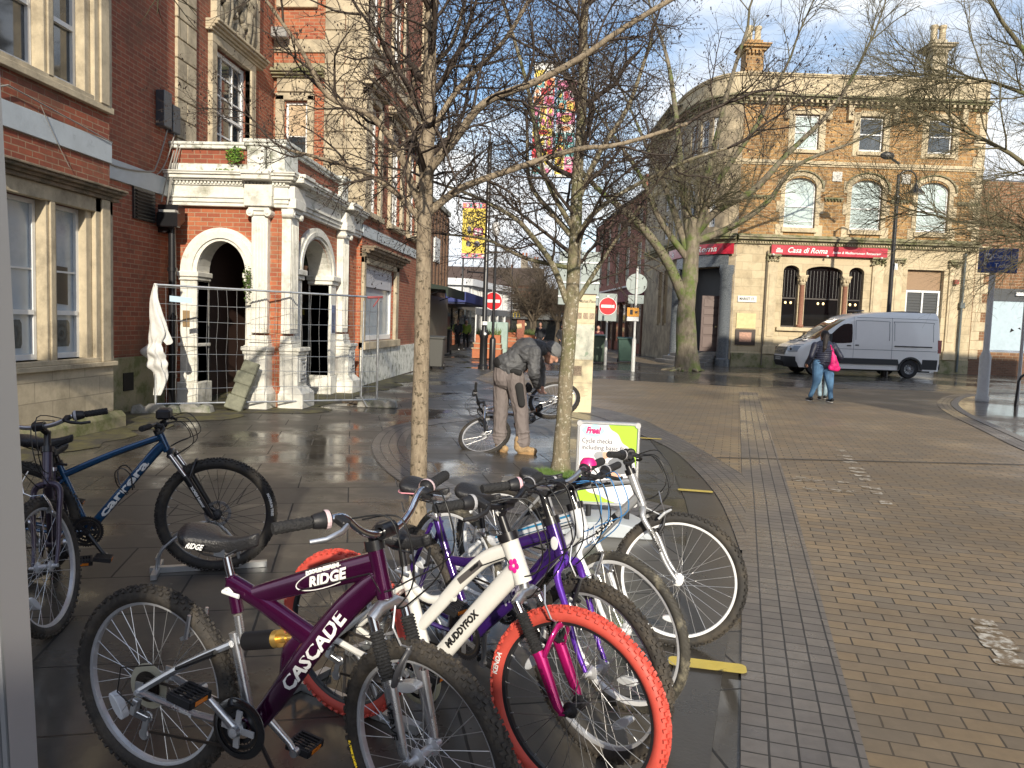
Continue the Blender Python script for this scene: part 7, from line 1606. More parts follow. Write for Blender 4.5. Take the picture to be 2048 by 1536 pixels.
    for ra in reflector:
        mb=MB(MM); rm=(ri*.72); er=Vector((math.cos(ra),0,math.sin(ra))); et=Vector((-math.sin(ra),0,math.cos(ra))); ctr=er*rm
        mb.add([ctr+et*.052*math.cos(a)+er*.017*math.sin(a)+Vector((0,y,0)) for y in (-.016,.016) for a in [k*PI/8 for k in range(16)]],[tuple(range(15,-1,-1)),tuple(range(16,32))]+[(k,(k+1)%16,16+(k+1)%16,16+k) for k in range(16)]); mb.build('reflector',refl,w_,bevel=.003)
    if disc:
        mb=MB(MM); mb.lathe([(.08,.030),(.062,.030),(.062,.032),(.08,.032),(.08,.030)],ax=(0,1,0),n=36)
        for k in range(6): a=k*PI/3; mb.beam((.02*math.cos(a),.031,.02*math.sin(a)),(.066*math.cos(a+.3),.031,.066*math.sin(a+.3)),.008,.002,up=(0,1,0))
        mb.build('brake_disc',alloy,w_)
    if word:
        mb=MB(MM)
        for (tx,ang,size,spread,col) in word:
            vs_,fs_=text_mesh(tx,size,bold=.001); rad=rc+tr*.12
            mb.add([((rad+y)*math.cos(ang-x/rad),-(tr*.93)-.0015+abs(y)*.2,(rad+y)*math.sin(ang-x/rad)) for x,y in vs_],fs_)
        mb.build('tyre_lettering',word[0][4],w_)
    return w_
def decal(par,p0,p1,rv,ry,txt,size,m,width=None,shear=0,bold=.002,side=-1,name='lettering',vo=0):
    p0=Vector(p0);p1=Vector(p1); c=(p0+p1)/2; d=(p1-p0).normalized(); nn=Vector((-d.y,d.x)); mb=MB()
    def fn(x,y):
        y+=vo; q=max(.0,1-min(.97,(abs(y)/rv))**(2/.85)); return (c.x+d.x*x*(-side)+nn.x*y,side*(ry*q**.425+.0016),c.y+d.y*x*(-side)+nn.y*y)
    put_text(mb,txt,size,fn,shear=shear,bold=bold,width=width); return mb.build(name,m,par)
def band(par,p0,p1,rv,ry,m,name='band',h=1.0,side=-1,z0=-1,z1=1):
    """painted panel hugging a tube side between p0 and p1; z0..z1 in units of rv"""
    p0=Vector(p0);p1=Vector(p1); d=(p1-p0).normalized(); nn=Vector((-d.y,d.x)); mb=MB(); vs=[];fs=[]; K=6; J=8
    for i in range(K+1):
        p=p0.lerp(p1,i/K)
        for j in range(J+1): y=rv*(z0+(z1-z0)*j/J)*.93; q=max(.0,1-(abs(y)/rv)**(2/.85)); vs.append((p.x+nn.x*y,side*(ry*q**.425+.0010),p.y+nn.y*y))
    for i in range(K):
        for j in range(J): a=i*(J+1)+j; fs.append((a,a+1,a+J+2,a+J+1))
    mb.add(vs,fs); return mb.build(name,m,par,smooth=180)
def saddle(par,x0,x1,z,m,trim=None,z1=None,wide=.085,word=None):
    z1=z if z1 is None else z1; n=18; vs=[];fs=[]; K=14
    for i in range(n+1):
        t=i/n; x=x0+(x1-x0)*t; hw=wide*math.sqrt(max(0,1-((t-.22)/.24)**2))*.999 if t<.22 else (.022+(wide-.022)*(1-min(1,(t-.22)/.46))**1.5 if t<.97 else .022*math.sqrt(max(.02,(1-t)/.03)))
        if t<.22: hw=wide*math.sqrt(max(.02,1-((.22-t)/.235)**2))
        zt=z+(z1-z)*t+.014*math.cos(t*5.2)+.012*(1-t)**3; th=.030*(1-.45*t)+.012
        for j in range(K):
            a=2*PI*j/K; c=math.cos(a); s_=math.sin(a); yy=hw*(abs(c)**.8)*(1 if c>=0 else -1); zz=zt+(s_*th*.35 if s_>0 else s_*th*(1.1+.6*abs(c)))-(.012*(abs(c)**2)*(1-t))
            vs.append((x,yy,zz))
    for i in range(n):
        for j in range(K): a=i*K+j;b=i*K+(j+1)%K; fs.append((a,b,b+K,a+K))
    fs.append(tuple(range(K-1,-1,-1))); fs.append(tuple(n*K+j for j in range(K)))
    mb=MB(); mb.add(vs,fs); s_=mb.build('saddle',m,par,smooth=180); q=s_.modifiers.new('s','SUBSURF'); q.levels=1; q.render_levels=1
    mb=MB()
    for y in (-.022,.022): mb.tube([(x0+.03,y,z-.03),(x0+.09,y,z-.052),(x0+.17,y,z-.052),(x1-.02,y*.4,z1-.012)],.0035,6)
    mb.build('saddle_rail',black_metal,s_)
    if trim:
        mb=MB(); mb.tube([(x0+(x1-x0)*t,(-1)*(wide*math.sqrt(max(.02,1-((.22-t)/.235)**2)) if t<.22 else .022+(wide-.022)*(1-min(1,(t-.22)/.46))**1.5)*.98,z-.022+.0*t) for t in [k/16*.8+.02 for k in range(17)]],.003,5); mb.build('saddle_piping',trim,s_)
    if word:
        mb=MB(); put_text(mb,word,.026,lambda x,y:(x0+.10+x,-wide*.90+.35*(y+.012)-.004+0*(x),z-.012+y*.85),bold=.0008,shear=.3,width=.07); mb.build('saddle_lettering',signw,s_)
    return s_
def bicycle(o):
    WB=o['WB']; Rr=o.get('R',.335); tr=o.get('tr',.026); rot=None
    if 'M' in o: t=thing('bicycle',o['label'],'bicycle',(0,0,0),0,o.get('group'),local=True); t.matrix_world=o['M']
    else: t=thing('bicycle',o['label'],'bicycle',(o['pos'][0],o['pos'][1],0),R(o['head']),o.get('group'),local=True)
    HT,HB=Vector(o['HT']),Vector(o['HB']); BB=Vector(o['BB']); paint=o['paint']; ax=Vector((HT[0]-HB[0],0,HT[1]-HB[1])).normalized(); piv=Vector((HB[0],0,HB[1]))
    S=Matrix.Translation(piv)@Matrix.Rotation(R(o.get('steer',0)),4,ax)@Matrix.Translation(-piv)
    # frame
    mb=MB(); rh=o.get('rh',.024); otube(mb,[(HB[0]-ax.x*.01,HB[1]-ax.z*.01),(HT[0],HT[1])],rh,rh)
    for pts,rv,ry in o['tubes']: otube(mb,smoothline(pts,5) if len(pts)>2 else pts,rv,ry)
    mb.lathe([(.021,-.036),(.024,-.036),(.024,.036),(.021,.036)],(BB.x,0,BB.y),ax=(0,1,0),n=16)
    fr=mb.build('frame',paint,t,smooth=45)
    # rear stays
    mb=MB(); sm=o.get('stay',paint)
    for s_ in (-1,1):
        for pts,r_ in o['stays']:
            P=[]
            for i,(x,z) in enumerate(pts): P.append((x,s_*(.066 if (abs(x)<.03 and abs(z-Rr)<.05) else (.05 if i<len(pts)-1 else .03)),z))
            mb.tube(smoothline(P,3),r_,8)
        mb.beam((0,s_*.066,Rr-.02),(.0,s_*.066,Rr+.03),.006,.03,up=(1,0,0))
    for pts,r_ in o.get('links',[]): otube(mb,pts,r_,r_)
    st=mb.build('rear_stays',sm,t,smooth=40)
    for tx,p0,p1,rv,ry,size,wd,col,sh in o.get('decals',[]): decal(fr,p0,p1,rv,ry,tx,size,col,wd,sh)
    for p0,p1,rv,ry,m_,nm,z0,z1 in o.get('bands',[]): band(fr,p0,p1,rv,ry,m_,nm,z0=z0,z1=z1)
    # wheels
    wr=wheel(t,(0,0,Rr),Rr,tr,None,o.get('rtyre',o['tyre']),o['rim'],o.get('spk',steel),o,'rear_wheel',o.get('rtread',o.get('tread','knob')),o.get('rrefl',(3.9,)),nipple=o.get('nip',False),axle=.066,seed=1,word=o.get('rword'))
    wf=wheel(t,(WB,0,Rr),Rr,tr,S,o['tyre'],o.get('frim',o['rim']),o.get('fspk',o.get('spk',steel)),o,'front_wheel',o.get('tread','knob'),o.get('frefl',(4.2,)),disc=o.get('disc',False),nipple=o.get('nip',False),axle=.052,seed=2,word=o.get('fword'))
    # cassette, chainring, cranks, chain, derailleur
    mb=MB()
    for k in range(6): mb.lathe([(.018,-.032-k*.0045),(.026+.0045*(5-k)+.004,-.032-k*.0045),(.026+.0045*(5-k)+.004,-.034-k*.0045),(.018,-.034-k*.0045)],(0,0,Rr),ax=(0,1,0),n=28)
    mb.build('cassette',chain_m,t)
    if o.get('pie'): mb=MB(); mb.lathe([(.03,-.028),(.078,-.028),(.078,-.026),(.03,-.026)],(0,0,Rr),ax=(0,1,0),n=32); mb.build('spoke_guard',mat('clear_plastic',(.45,.43,.33),.3),t)
    cr=o.get('crank_col',alloy); ca=R(o.get('crank',60)); cy=-.075
    mb=MB()
    for rr_,y in ((.088,-.052),(.070,-.046),(.052,-.041)):
        mb.lathe([(rr_-.014,y),(rr_,y),(rr_,y-.002),(rr_-.014,y-.002),(rr_-.014,y)],(BB.x,0,BB.y),ax=(0,1,0),n=44)
        for k in range(int(rr_*480)): a=2*PI*k/int(rr_*480); mb.obox((BB.x+(rr_+.002)*math.cos(a),y-.001,BB.y+(rr_+.002)*math.sin(a)),(.005,.002,.005),Matrix.Rotation(-a,3,'Y'))
    cg=mb.build('chainring',o.get('ring_col',black_metal),t)
    if o.get('guard'): mb=MB(); mb.lathe([(.080,-.058),(.098,-.056),(.101,-.053),(.098,-.050),(.080,-.055)],(BB.x,0,BB.y),ax=(0,1,0),n=48); mb.build('chain_guard',o['guard'],t,smooth=40)
    mb=MB()
    for k in range(o.get('arms',5)): a=ca+2*PI*k/o.get('arms',5)+PI/4; mb.beam((BB.x,-.060,BB.y),(BB.x+.062*math.cos(a),-.057,BB.y+.062*math.sin(a)),.020,.006,up=(0,1,0))
    mb.lathe([(.0,-.085),(.014,-.083),(.018,-.07),(.022,-.055)],(BB.x,0,BB.y),ax=(0,1,0),n=16); mb.build('spider',o.get('spider_col',cr),cg,smooth=30)
    L_=.17
    for s_,a in ((-1,ca),(1,ca+PI)):
        y0=s_*.062; y1=s_*.098; e=(BB.x+L_*math.cos(a),y1,BB.y+L_*math.sin(a)); mb=MB()
        mb.tube([(BB.x,y0,BB.y),(BB.x+.3*L_*math.cos(a),y0+s_*.014,BB.y+.3*L_*math.sin(a)),(BB.x+.8*L_*math.cos(a),y1,BB.y+.8*L_*math.sin(a)),e],[.016,.013,.011,.012],10); mb.lathe([(0,-.010),(.015,-.010),(.015,.010),(0,.010)],e,ax=(0,1,0),n=14); mb.lathe([(0,-.014),(.019,-.014),(.019,.014),(0,.014)],(BB.x,y0+s_*.006,BB.y),ax=(0,1,0),n=16)
        mb.build('crank_arm',cr,t,smooth=40)
        mb=MB(); px,py,pz=e[0],e[1]+s_*.055,e[2]; tl=R(o.get('pedal_tilt',10)); rt=Matrix.Rotation(tl,3,'Y')
        for dx in (-.042,.042): mb.obox(Vector((px,py,pz))+rt@Vector((dx,0,0)),(.009,.088,.024),rt)
        for dy in (-.042,.042): mb.obox(Vector((px,py+dy,pz)),(.086,.009,.024),rt)
        mb.tube([(px,e[1],pz),(px,py+s_*.04,pz)],.010,10)
        for k in range(6): mb.obox(Vector((px,py-.036+k*.0145,pz))+rt@Vector((0,0,.012)),(.084,.004,.004),rt)
        pd=mb.build('pedal',black_plas,t)
        mb=MB()
        for dx in (-.0475,.0475): mb.obox(Vector((px,py,pz))+rt@Vector((dx,0,0)),(.003,.05,.014),rt)
        mb.build('pedal_reflector',amber,pd)
    mb=MB(); yc=-.047; Q=(-.015,Rr-.115)
    top=[(0,Rr+.036),(BB.x,BB.y+.070)]; mb.beam((top[0][0],yc,top[0][1]),(top[1][0],yc,top[1][1]),.005,.009); mb.beam((BB.x,yc,BB.y-.070),(Q[0]+.04,yc,Q[1]-.03),.005,.009); mb.beam((Q[0]+.02,yc,Q[1]-.02),(-.02,yc,Rr-.06),.005,.009)
    mb.lathe([(.066,-.004),(.072,-.004),(.072,.004),(.066,.004)],(BB.x,yc,BB.y),ax=(0,1,0),n=30,a0=0,a1=2*PI)
    mb.build('chain',chain_m,t)
    mb=MB(); mb.beam((.008,-.082,Rr-.02),(-.004,-.088,Rr-.07),.022,.022,up=(0,1,0)); mb.beam((-.01,-.085,Rr-.06),(.03,-.06,Rr-.09),.024,.02,up=(0,1,0)); mb.beam((.02,-.055,Rr-.085),(Q[0]+.012,-.050,Q[1]-.055),.026,.004,up=(0,1,0))
    for p in ((.018,Rr-.095),(Q[0]+.014,Q[1]-.045)): mb.lathe([(0,-.004),(.020,-.004),(.020,.004),(0,.004)],(p[0],-.047,p[1]),ax=(0,1,0),n=14)
    mb.build('rear_derailleur',o.get('mech_col',alloy),t,bevel=.002)
    mb=MB(); mb.tube([(.008,-.10,Rr-.035),(-.06,-.10,Rr+.0),(-.055,-.09,Rr+.08),(.08,-.05,Rr+.10)],.0026,5); mb.build('gear_cable',cableb,t)
    # seat post, clamp, saddle
    SP0,SP1=o['post']; SP1=(SP1[0],min(SP1[1],o['saddle'][2]-.030)); mb=MB(); mb.tube([(SP0[0],0,SP0[1]),(SP1[0],0,SP1[1])],.0137,12); mb.box(SP1[0]-.022,SP1[0]+.022,-.025,.025,SP1[1]-.022,SP1[1]+.004); mb.build('seat_post',o.get('post_col',black_metal),t,smooth=40)
    cp=Vector((SP0[0],SP0[1])).lerp(Vector((SP1[0],SP1[1])),.06); dp=Vector((SP1[0]-SP0[0],0,SP1[1]-SP0[1])).normalized(); mb=MB(); mb.lathe([(.016,-.010),(.022,-.010),(.022,.012),(.016,.012)],(cp.x,0,cp.y),ax=dp,n=16); mb.tube([(cp.x-.02,-.012,cp.y),(cp.x-.015,-.035,cp.y),(cp.x+.05,-.036,cp.y-.006)],[.006,.006,.008],8,flat=((0,1,0),.5)); mb.build('seat_clamp',o.get('clamp_col',alloy),t)
    sd=o['saddle']; saddle(t,sd[0],sd[1],sd[2],o.get('saddle_mat',vinyl),o.get('trim'),sd[3] if len(sd)>3 else None,word=o.get('saddle_word'))
    # fork
    hubp=Vector((WB,0,Rr)); cz=o.get('crown',(HB[0]+.012,HB[1]-.03)); crown=Vector((cz[0],0,cz[1])); fm=o['fork']; d=(hubp-crown)
    if o.get('susp'):
        mb=MB(S)
        mb.tube([(HB[0],0,HB[1]),tuple(crown)],.018,12); mb.tube([tuple(crown+Vector((0,-.066,-.01))),tuple(crown+Vector((0,-.03,.014))),tuple(crown+Vector((0,.03,.014))),tuple(crown+Vector((0,.066,-.01)))],.019,10); fk=mb.build('fork',o.get('crown_col',fm),t,smooth=40)
        up=crown+d*.08; mid=crown+d*o.get('split',.40); low=hubp-Vector((.022,0,-.0))
        for s_ in (-1,1):
            mb=MB(S); O_=Vector((0,s_*.064,0)); mb.tube([tuple(crown+O_),tuple(mid+O_)],.0145,12); mb.build('stanchion',o.get('stanchion',chrome),fk,smooth=40)
            if o.get('boot'):
                mb=MB(S); nb=15; a=crown+d*.10+O_; b=mid+O_; P=[];Q_=[]
                for k in range(nb*2+1): P.append(tuple(a.lerp(b,k/(nb*2)))); Q_.append(.0225 if k%2 else .0170)
                mb.tube(P,Q_,14); mb.build('fork_boot',rubber,fk)
            mb=MB(S); e=low+O_; P=[mid+O_-d*.01,mid+O_+d*.05,mid.lerp(low,.55)+O_,mid.lerp(low,.9)+O_,e+Vector((.004,s_*-.004,0))]; mb.tube([tuple(p) for p in P],[.0235,.0225,.020,.017,.012],12,flat=((0,1,0),.9)); mb.beam(tuple(e-Vector((0,0,.004))),tuple(hubp+Vector((0,s_*.058,0))),.007,.024,up=(0,1,0)); lg=mb.build('fork_leg',fm,fk,smooth=50)
            if s_<0 and o.get('fork_word'):
                tx,col,wd,sz=o['fork_word']; a=mid.lerp(low,.18); b=mid.lerp(low,.78); dd=(b-a).normalized(); nn=Vector((-dd.z,0,dd.x)); c=(a+b)/2; mb=MB(S); put_text(mb,tx,sz,lambda x,y:tuple(c+dd*x+nn*y+Vector((0,-.064-.0215*math.sqrt(max(.1,1-(y/.024)**2)),0))),bold=.001,width=wd); mb.build('fork_lettering',col,lg)
        if o.get('arch'):
            mb=MB(S); a=mid+d*.03; mb.tube([tuple(a+Vector((.012,-.064,-.01))),tuple(a+Vector((.035,-.058,.06))),tuple(a+Vector((.045,-.03,.10))),tuple(a+Vector((.045,.03,.10))),tuple(a+Vector((.035,.058,.06))),tuple(a+Vector((.012,.064,-.01)))],[.014,.013,.013,.013,.013,.014],10,flat=((1,0,0),.6)); mb.build('fork_brace',o['arch'],fk,smooth=60)
    else:
        mb=MB(S); mb.tube([(HB[0],0,HB[1]),tuple(crown)],.019,12); fk=mb.build('fork',fm,t,smooth=40)
        for s_ in (-1,1):
            mb=MB(S); P=[crown+Vector((0,s_*.008,.005)),crown+Vector((0.004,s_*.045,-.002)),crown+Vector((.012,s_*.064,-.04)),crown.lerp(hubp,.4)+Vector((-.004,s_*.062,0)),crown.lerp(hubp,.75)+Vector((-.014,s_*.058,0)),hubp+Vector((-.004,s_*.055,.006))]
            mb.tube([tuple(p) for p in smoothline([tuple(p) for p in P],4)],[.0185-.0095*(k/20) for k in range(21)],12); lg=mb.build('fork_leg',fm,fk,smooth=60)
            if s_<0 and o.get('fork_word'):
                tx,col,wd,sz=o['fork_word']; a=crown.lerp(hubp,.22)+Vector((-.001,0,0)); b=crown.lerp(hubp,.62)+Vector((-.006,0,0)); dd=(b-a).normalized(); nn=Vector((-dd.z,0,dd.x)); c=(a+b)/2; mb=MB(S); put_text(mb,tx,sz,lambda x,y:tuple(c+dd*x+nn*y+Vector((0,-.0625-.0165*math.sqrt(max(.1,1-(y/.018)**2)),0))),bold=.001,width=wd); mb.build('fork_lettering',col,lg)
    # v brake arms on the fork and the rear
    bc=o.get('brake_col',black_plas)
    if not o.get('disc'):
        pz=crown+d*(.40 if o.get('susp') else .30)
        for s_ in (-1,1):
            mb=MB(S); a=pz+Vector((.03,s_*.045,-.01)); b=crown+d*(.40 if o.get('susp') else .30)+Vector((.055,s_*.030,.085)); mb.tube([tuple(a),tuple(a.lerp(b,.5)+Vector((.008,s_*.010,0))),tuple(b)],[.009,.008,.006],8,flat=((0,1,0),.7)); mb.obox(a+Vector((-.008,-s_*.018,.012)),(.05,.012,.012),Matrix.Rotation(R(20),3,'Y')); mb.ell(tuple(a+Vector((.01,s_*.004,0))),(.008,.006,.008),8,6); mb.build('brake_arm',bc,fk,smooth=50)
        mb=MB(S); b=crown+d*(.40 if o.get('susp') else .30)+Vector((.055,-.03,.085)); mb.tube([tuple(b),tuple(b+Vector((0,.06,0)))],.0025,5); mb.tube([tuple(b+Vector((0,.002,.0))),tuple(b+Vector((.0,-.03,.02))),tuple(b+Vector((-.02,-.04,.07))),tuple(b+Vector((-.04,-.01,.12)))],.0035,6); mb.build('brake_noodle',alloy,fk)
        for s_ in (-1,1):
            a=Vector((.17,s_*.04,Rr+.20)); mb=MB(); mb.tube([tuple(a),tuple(a+Vector((.015,0,.08)))],[.008,.006],8); mb.obox(a+Vector((-.01,-s_*.015,.0)),(.05,.012,.012),Matrix.Rotation(R(-30),3,'Y')); mb.build('rear_brake_arm',bc,st)
    # stem, bar, grips, levers
    bx,bz=o['bar']; mb=MB(S); mb.tube([tuple((HT[0],0,HT[1])),tuple(Vector((HT[0],0,HT[1]))+ax*.03)],rh*1.25,16); q=Vector((HT[0],0,HT[1]))+ax*max(.02,((bz-HT[1])*.8)); mb.tube([(HT[0],0,HT[1]),tuple(q)],.0165,12); mb.tube([tuple(q-ax*.01),(bx,0,bz)],.0165,12); mb.lathe([(.014,-.026),(.024,-.026),(.024,.026),(.014,.026)],(bx,0,bz),ax=(0,1,0),n=16); sm_=mb.build('stem',o.get('stem_col',black_metal),t,smooth=40)
    if o.get('stem_word'): mb=MB(S); a=Vector(tuple(q)); b=Vector((bx,0,bz)); dd=(b-a).normalized(); nn=Vector((-dd.z,0,dd.x)); c=(a+b)/2; put_text(mb,o['stem_word'],.026,lambda x,y:tuple(c+dd*x+nn*y+Vector((0,-.0185,0))),bold=.001,shear=.2); mb.build('stem_lettering',signw,sm_)
    HWd=o.get('barw',.30); rise=o.get('rise',.05); sw=o.get('sweep',.045)
    half=[(bx,0,bz),(bx,.05,bz),(bx-.005,.10,bz+rise*.35),(bx-.012,.15,bz+rise),(bx-.025,.20,bz+rise*1.05),(bx-sw-.01,HWd,bz+rise*1.08)]
    P=[(x,-y,z) for x,y,z in reversed(half)][:-1]+half; P=smoothline(P,5); mb=MB(S); mb.tube(P,.0115,10); hb=mb.build('handlebar',o.get('bar_col',black_metal),t,smooth=60)
    for s_ in (-1,1):
        pa=Vector((bx-.025,s_*.20,bz+rise*1.05)); pb=Vector((bx-sw-.01,s_*HWd,bz+rise*1.08)); dv=(pb-pa).normalized(); mb=MB(S); g0=pb-dv*.10; nG=14
        PP=[];RR=[]
        for k in range(nG+1): PP.append(tuple(g0.lerp(pb+dv*.004,k/nG))); RR.append(.0172 if k%2 else .0155)
        mb.tube([tuple(g0)]+PP,[.019]+RR,12); mb.build('grip',rubber,hb,smooth=30)
        if o.get('shifter',True):
            mb=MB(S); g1=g0-dv*.055; mb.tube([tuple(g1),tuple(g1+dv*.012),tuple(g1+dv*.045),tuple(g0-dv*.003)],[.020,.026,.021,.018],14); sh=mb.build('twist_shifter',black_plas,hb,smooth=40)
            mb=MB(S); mb.lathe([(.0265,-.006),(.0275,0),(.0265,.006)],tuple(g1+dv*.012),ax=tuple(dv),n=16); mb.build('shifter_ring',o.get('ring2',mat('ring_grey',(.4,.4,.42),.4)),sh)
        mb=MB(S); g2=g0-dv*.075; fw=Vector((1,0,0)); mb.obox(g2+fw*.018+Vector((0,0,-.006)),(.045,.030,.022),Matrix.Rotation(R(18),3,'Y')); lv=mb.build('brake_lever_clamp',black_plas,hb,bevel=.004)
        mb=MB(S); a=g2+fw*.040+Vector((0,0,-.014)); mb.tube([tuple(a),tuple(a+fw*.018+dv*.03+Vector((0,0,-.010))),tuple(a+fw*.020+dv*.075+Vector((0,0,-.022))),tuple(a+fw*.012+dv*.115+Vector((0,0,-.024)))],[.007,.0075,.0065,.006],8,flat=((0,0,1),1.2)); mb.build('brake_lever',o.get('lever_col',black_plas),lv,smooth=50)
        # cables looping forward and down
        cb=o.get('cable_col',cableb); rg=rng(int(s_+5)); mb=MB(S)
        for k in range(2):
            a=g2+fw*.03-dv*(.02+.03*k)+Vector((0,0,-.008*k)); e=Vector((HB[0]+.02,s_*(.02+.012*k),HB[1]+.02-.07*k)); f1=rg.uniform(.09,.15); z1=rg.uniform(.0,.06)
            mb.tube(smoothline([tuple(a),tuple(a-dv*.06+fw*f1*.7+Vector((0,0,z1*.6))),tuple((a+e)/2+fw*(f1+.03)+Vector((0,-s_*.02*k,.0))),tuple(e+fw*.05+Vector((0,0,.03))),tuple(e)],5),.0026,6,cap=False)
        mb.build('cable',cb,hb,smooth=60)
    mb=MB()
    tp=o['tubes'][0][0]; off_=o['tubes'][0][1] if not isinstance(o['tubes'][0][1],list) else o['tubes'][0][1][0]
    mb.tube([(HB[0],-.022,HB[1]+.01)]+[(x,-.030,z-off_*.6) for x,z in (tp[::-1] if tp[0][0]<tp[-1][0] else tp)][:2],.0024,5); mb.build('frame_cable',cableb,t)
    return t
GB='bicycles parked close together in the foreground'
# 1 purple full suspension bike
purple=mat('metallic_plum',(.060,.004,.042),.22,metal=.55,coat=1,var=.25,scale=6)
black_box=mat('decal_black',(.012,.012,.013),.35)
bicycle(dict(label='glossy plum purple full suspension bicycle with white lettering, nearest the viewer',pos=(-1.362,2.443),head=-16,group=GB,WB=1.034,HT=(.846,.915),HB=(.880,.782),BB=(.395,.285),paint=purple,stay=alloy,
 tubes=[([(.40,.700),(.60,.778),(.845,.868)],[.030,.036,.040],[.020,.021,.022]),([(.315,.738),(.45,.685),(.60,.615),(.66,.59)],[.026,.030,.036,.034],[.022,.022,.022,.022]),([(.865,.835),(.75,.72),(.62,.56),(.50,.385),(.425,.285)],[.034,.040,.040,.036,.030],[.024,.026,.026,.025,.022]),([(.318,.755),(.345,.64)],.019,.019),([(.60,.60),(.55,.55),(.53,.46)],[.03,.03,.02],[.012,.012,.012])],
 stays=[([(0,.335),(.18,.455),(.345,.545)],.0125),([(0,.335),(.2,.295),(.40,.285)],.0115)],links=[([(.33,.57),(.372,.40),(.40,.285)],.016),([(.345,.63),(.362,.54)],.0135)],
 decals=[('CASCADE',(.50,.37),(.80,.775),.040,.026,.066,.335,signw,0),('RIDGE',(.58,.765),(.80,.852),.040,.023,.044,.15,signw,.35),('MOUNTAIN',(.57,.795),(.78,.876),.04,.022,.014,.13,signw,.2)],
 tyre=tyre_mud,rim=rim_grey,spk=steel,fword=[('VERVE 26x1.95',3.5,.014,0,MATS['sign_yellow'] if 'sign_yellow' in MATS else signw)],rrefl=(3.75,),frefl=(1.9,),nip=False,pie=True,guard=mat('clear_black_guard',(.015,.015,.016),.12,coat=1),arms=4,spider_col=mat('spider_grey',(.40,.40,.40),.4),crank=128,tr=.029,ring_col=black_metal,
 post=((.330,.705),(.290,.862)),post_col=chrome,clamp_col=white_frame,saddle=(.135,.425,.872,.895),saddle_word='RIDGE',crown=(.892,.742),susp=True,boot=True,split=.44,fork=alloy,crown_col=alloy,arch=mat('brace_grey',(.05,.05,.055),.4),brake_col=alloy,fork_word=('VERVE',black_box,.11,.030),lever_col=alloy,
 bar=(.895,.985),rise=.075,barw=.335,sweep=.06,bar_col=chrome,stem_col=black_metal,steer=-17,ring2=mat('ring_pink_white',(.65,.5,.52),.4)))
tb_=bpy.data.objects['bicycle']
mb=MB()
nb=13; P=[];Q=[]
for k in range(nb*2+1): P.append((.375+.115*k/(nb*2),0,.548+.028*k/(nb*2))); Q.append(.030 if k%2 else .020)
mb.tube(P,Q,16); mb.build('shock_spring',black_metal,tb_,smooth=30)
mb=MB(); mb.tube([(.49,0,.576),(.51,0,.581)],.028,16); mb.tube([(.51,0,.581),(.535,0,.587)],.014,12); mb.tube([(.535,0,.587),(.56,0,.592)],.009,10); mb.build('shock_collar',mat('gold_anodised',(.65,.42,.12),.3,metal=.8),tb_,smooth=40)
mb=MB(); mb.tube([tuple(Vector((.69+.105*math.cos(a)-.045*math.sin(a)*.0,-.0262,.812+.105*math.cos(a)*.40+.030*math.sin(a)))) for a in [R(60)+k*R(240)/20 for k in range(21)]],.0018,5); mb.build('oval_badge_ring',signw,tb_)
band(tb_,(.15,.338+.10),(.30,.338+.178),.013,.066,black_box,'stay_decal'); 
mb=MB(); put_text(mb,'INDEX Shifting',.018,lambda x,y:(.16+x,-.0645,.303-x*.13+y),bold=.0005); mb.build('stay_lettering',signw,tb_)
mb=MB(); mb.tube([tuple(Vector((BBx,-.0,z))) for BBx,z in ((.42,.25),(.50,.12),(.56,.015))],.007,6); mb.build('kickstand',black_metal,tb_)
# 2 white bike with red tyres
pearl=mat('pearl_white',(.74,.73,.68),.22,coat=.8,var=.05,scale=6,dark=(.35,.32,.26),dscale=9,dth=(.66,.8))
magenta=mat('metallic_magenta',(.50,.008,.16),.25,metal=.5,coat=1)
bicycle(dict(label='white bicycle with bright red tyres and magenta fork, second from the front',pos=(-.852,2.954),head=-27,group=GB,WB=1.034,HT=(.757,.848),HB=(.815,.722),BB=(.42,.285),paint=pearl,rh=.030,
 tubes=[([(.76,.815),(.66,.765),(.56,.665),(.46,.545),(.37,.44)],[.030,.028,.026,.024,.022],[.020,.019,.018,.018,.018]),([(.795,.758),(.62,.545),(.44,.315)],[.036,.036,.034],[.026,.026,.024]),([(.295,.655),(.335,.56),(.40,.38),(.42,.29)],[.022,.022,.022,.022],[.02,.02,.02,.02]),([(.33,.60),(.42,.565),(.53,.60)],[.018,.016,.018],[.014,.013,.014])],
 stays=[([(0,.335),(.16,.47),(.31,.60)],.0115),([(0,.335),(.2,.29),(.40,.29)],.0125)],
 decals=[('MUDDYFOX',(.47,.355),(.70,.64),.036,.026,.034,.20,black_box,0),('vector',(.59,.70),(.66,.765),.03,.019,.015,.05,black_box,.3)],
 bands=[((.56,.668),(.655,.757),.028,.0193,mat('decal_grey',(.10,.09,.09),.3),'tube_flash',-.5,.4)],
 tyre=tyre_red,rim=rim_black,spk=blacksteel,fspk=mat('spoke_dull',(.20,.20,.20),.3,metal=.7),nip=True,rrefl=(),frefl=(2.5,),fword=[('KENDA',2.9,.026,0,signw)],crank=35,guard=mat('cream_guard',(.42,.40,.28),.4),ring_col=black_metal,arms=4,spider_col=mat('spider_cream',(.5,.48,.4),.4),
 post=((.298,.65),(.275,.775)),saddle=(.165,.42,.785,.80),saddle_mat=vinyl,crown=(.832,.668),susp=True,boot=True,split=.46,fork=magenta,crown_col=alloy,arch=magenta,fork_word=('SUNTOUR',mat('plum_print',(.09,.0,.03),.4),.10,.016),bar=(.735,.975),rise=.035,barw=.31,stem_word='MFX',steer=-3))
b2=bpy.data.objects['bicycle.001']
mb=MB()
for a in (0,1.25,2.5,3.75,5.0): mb.ell((.795+.013*math.cos(a),-.0315,.775+.016*math.sin(a)),(.009,.002,.011),10,6)
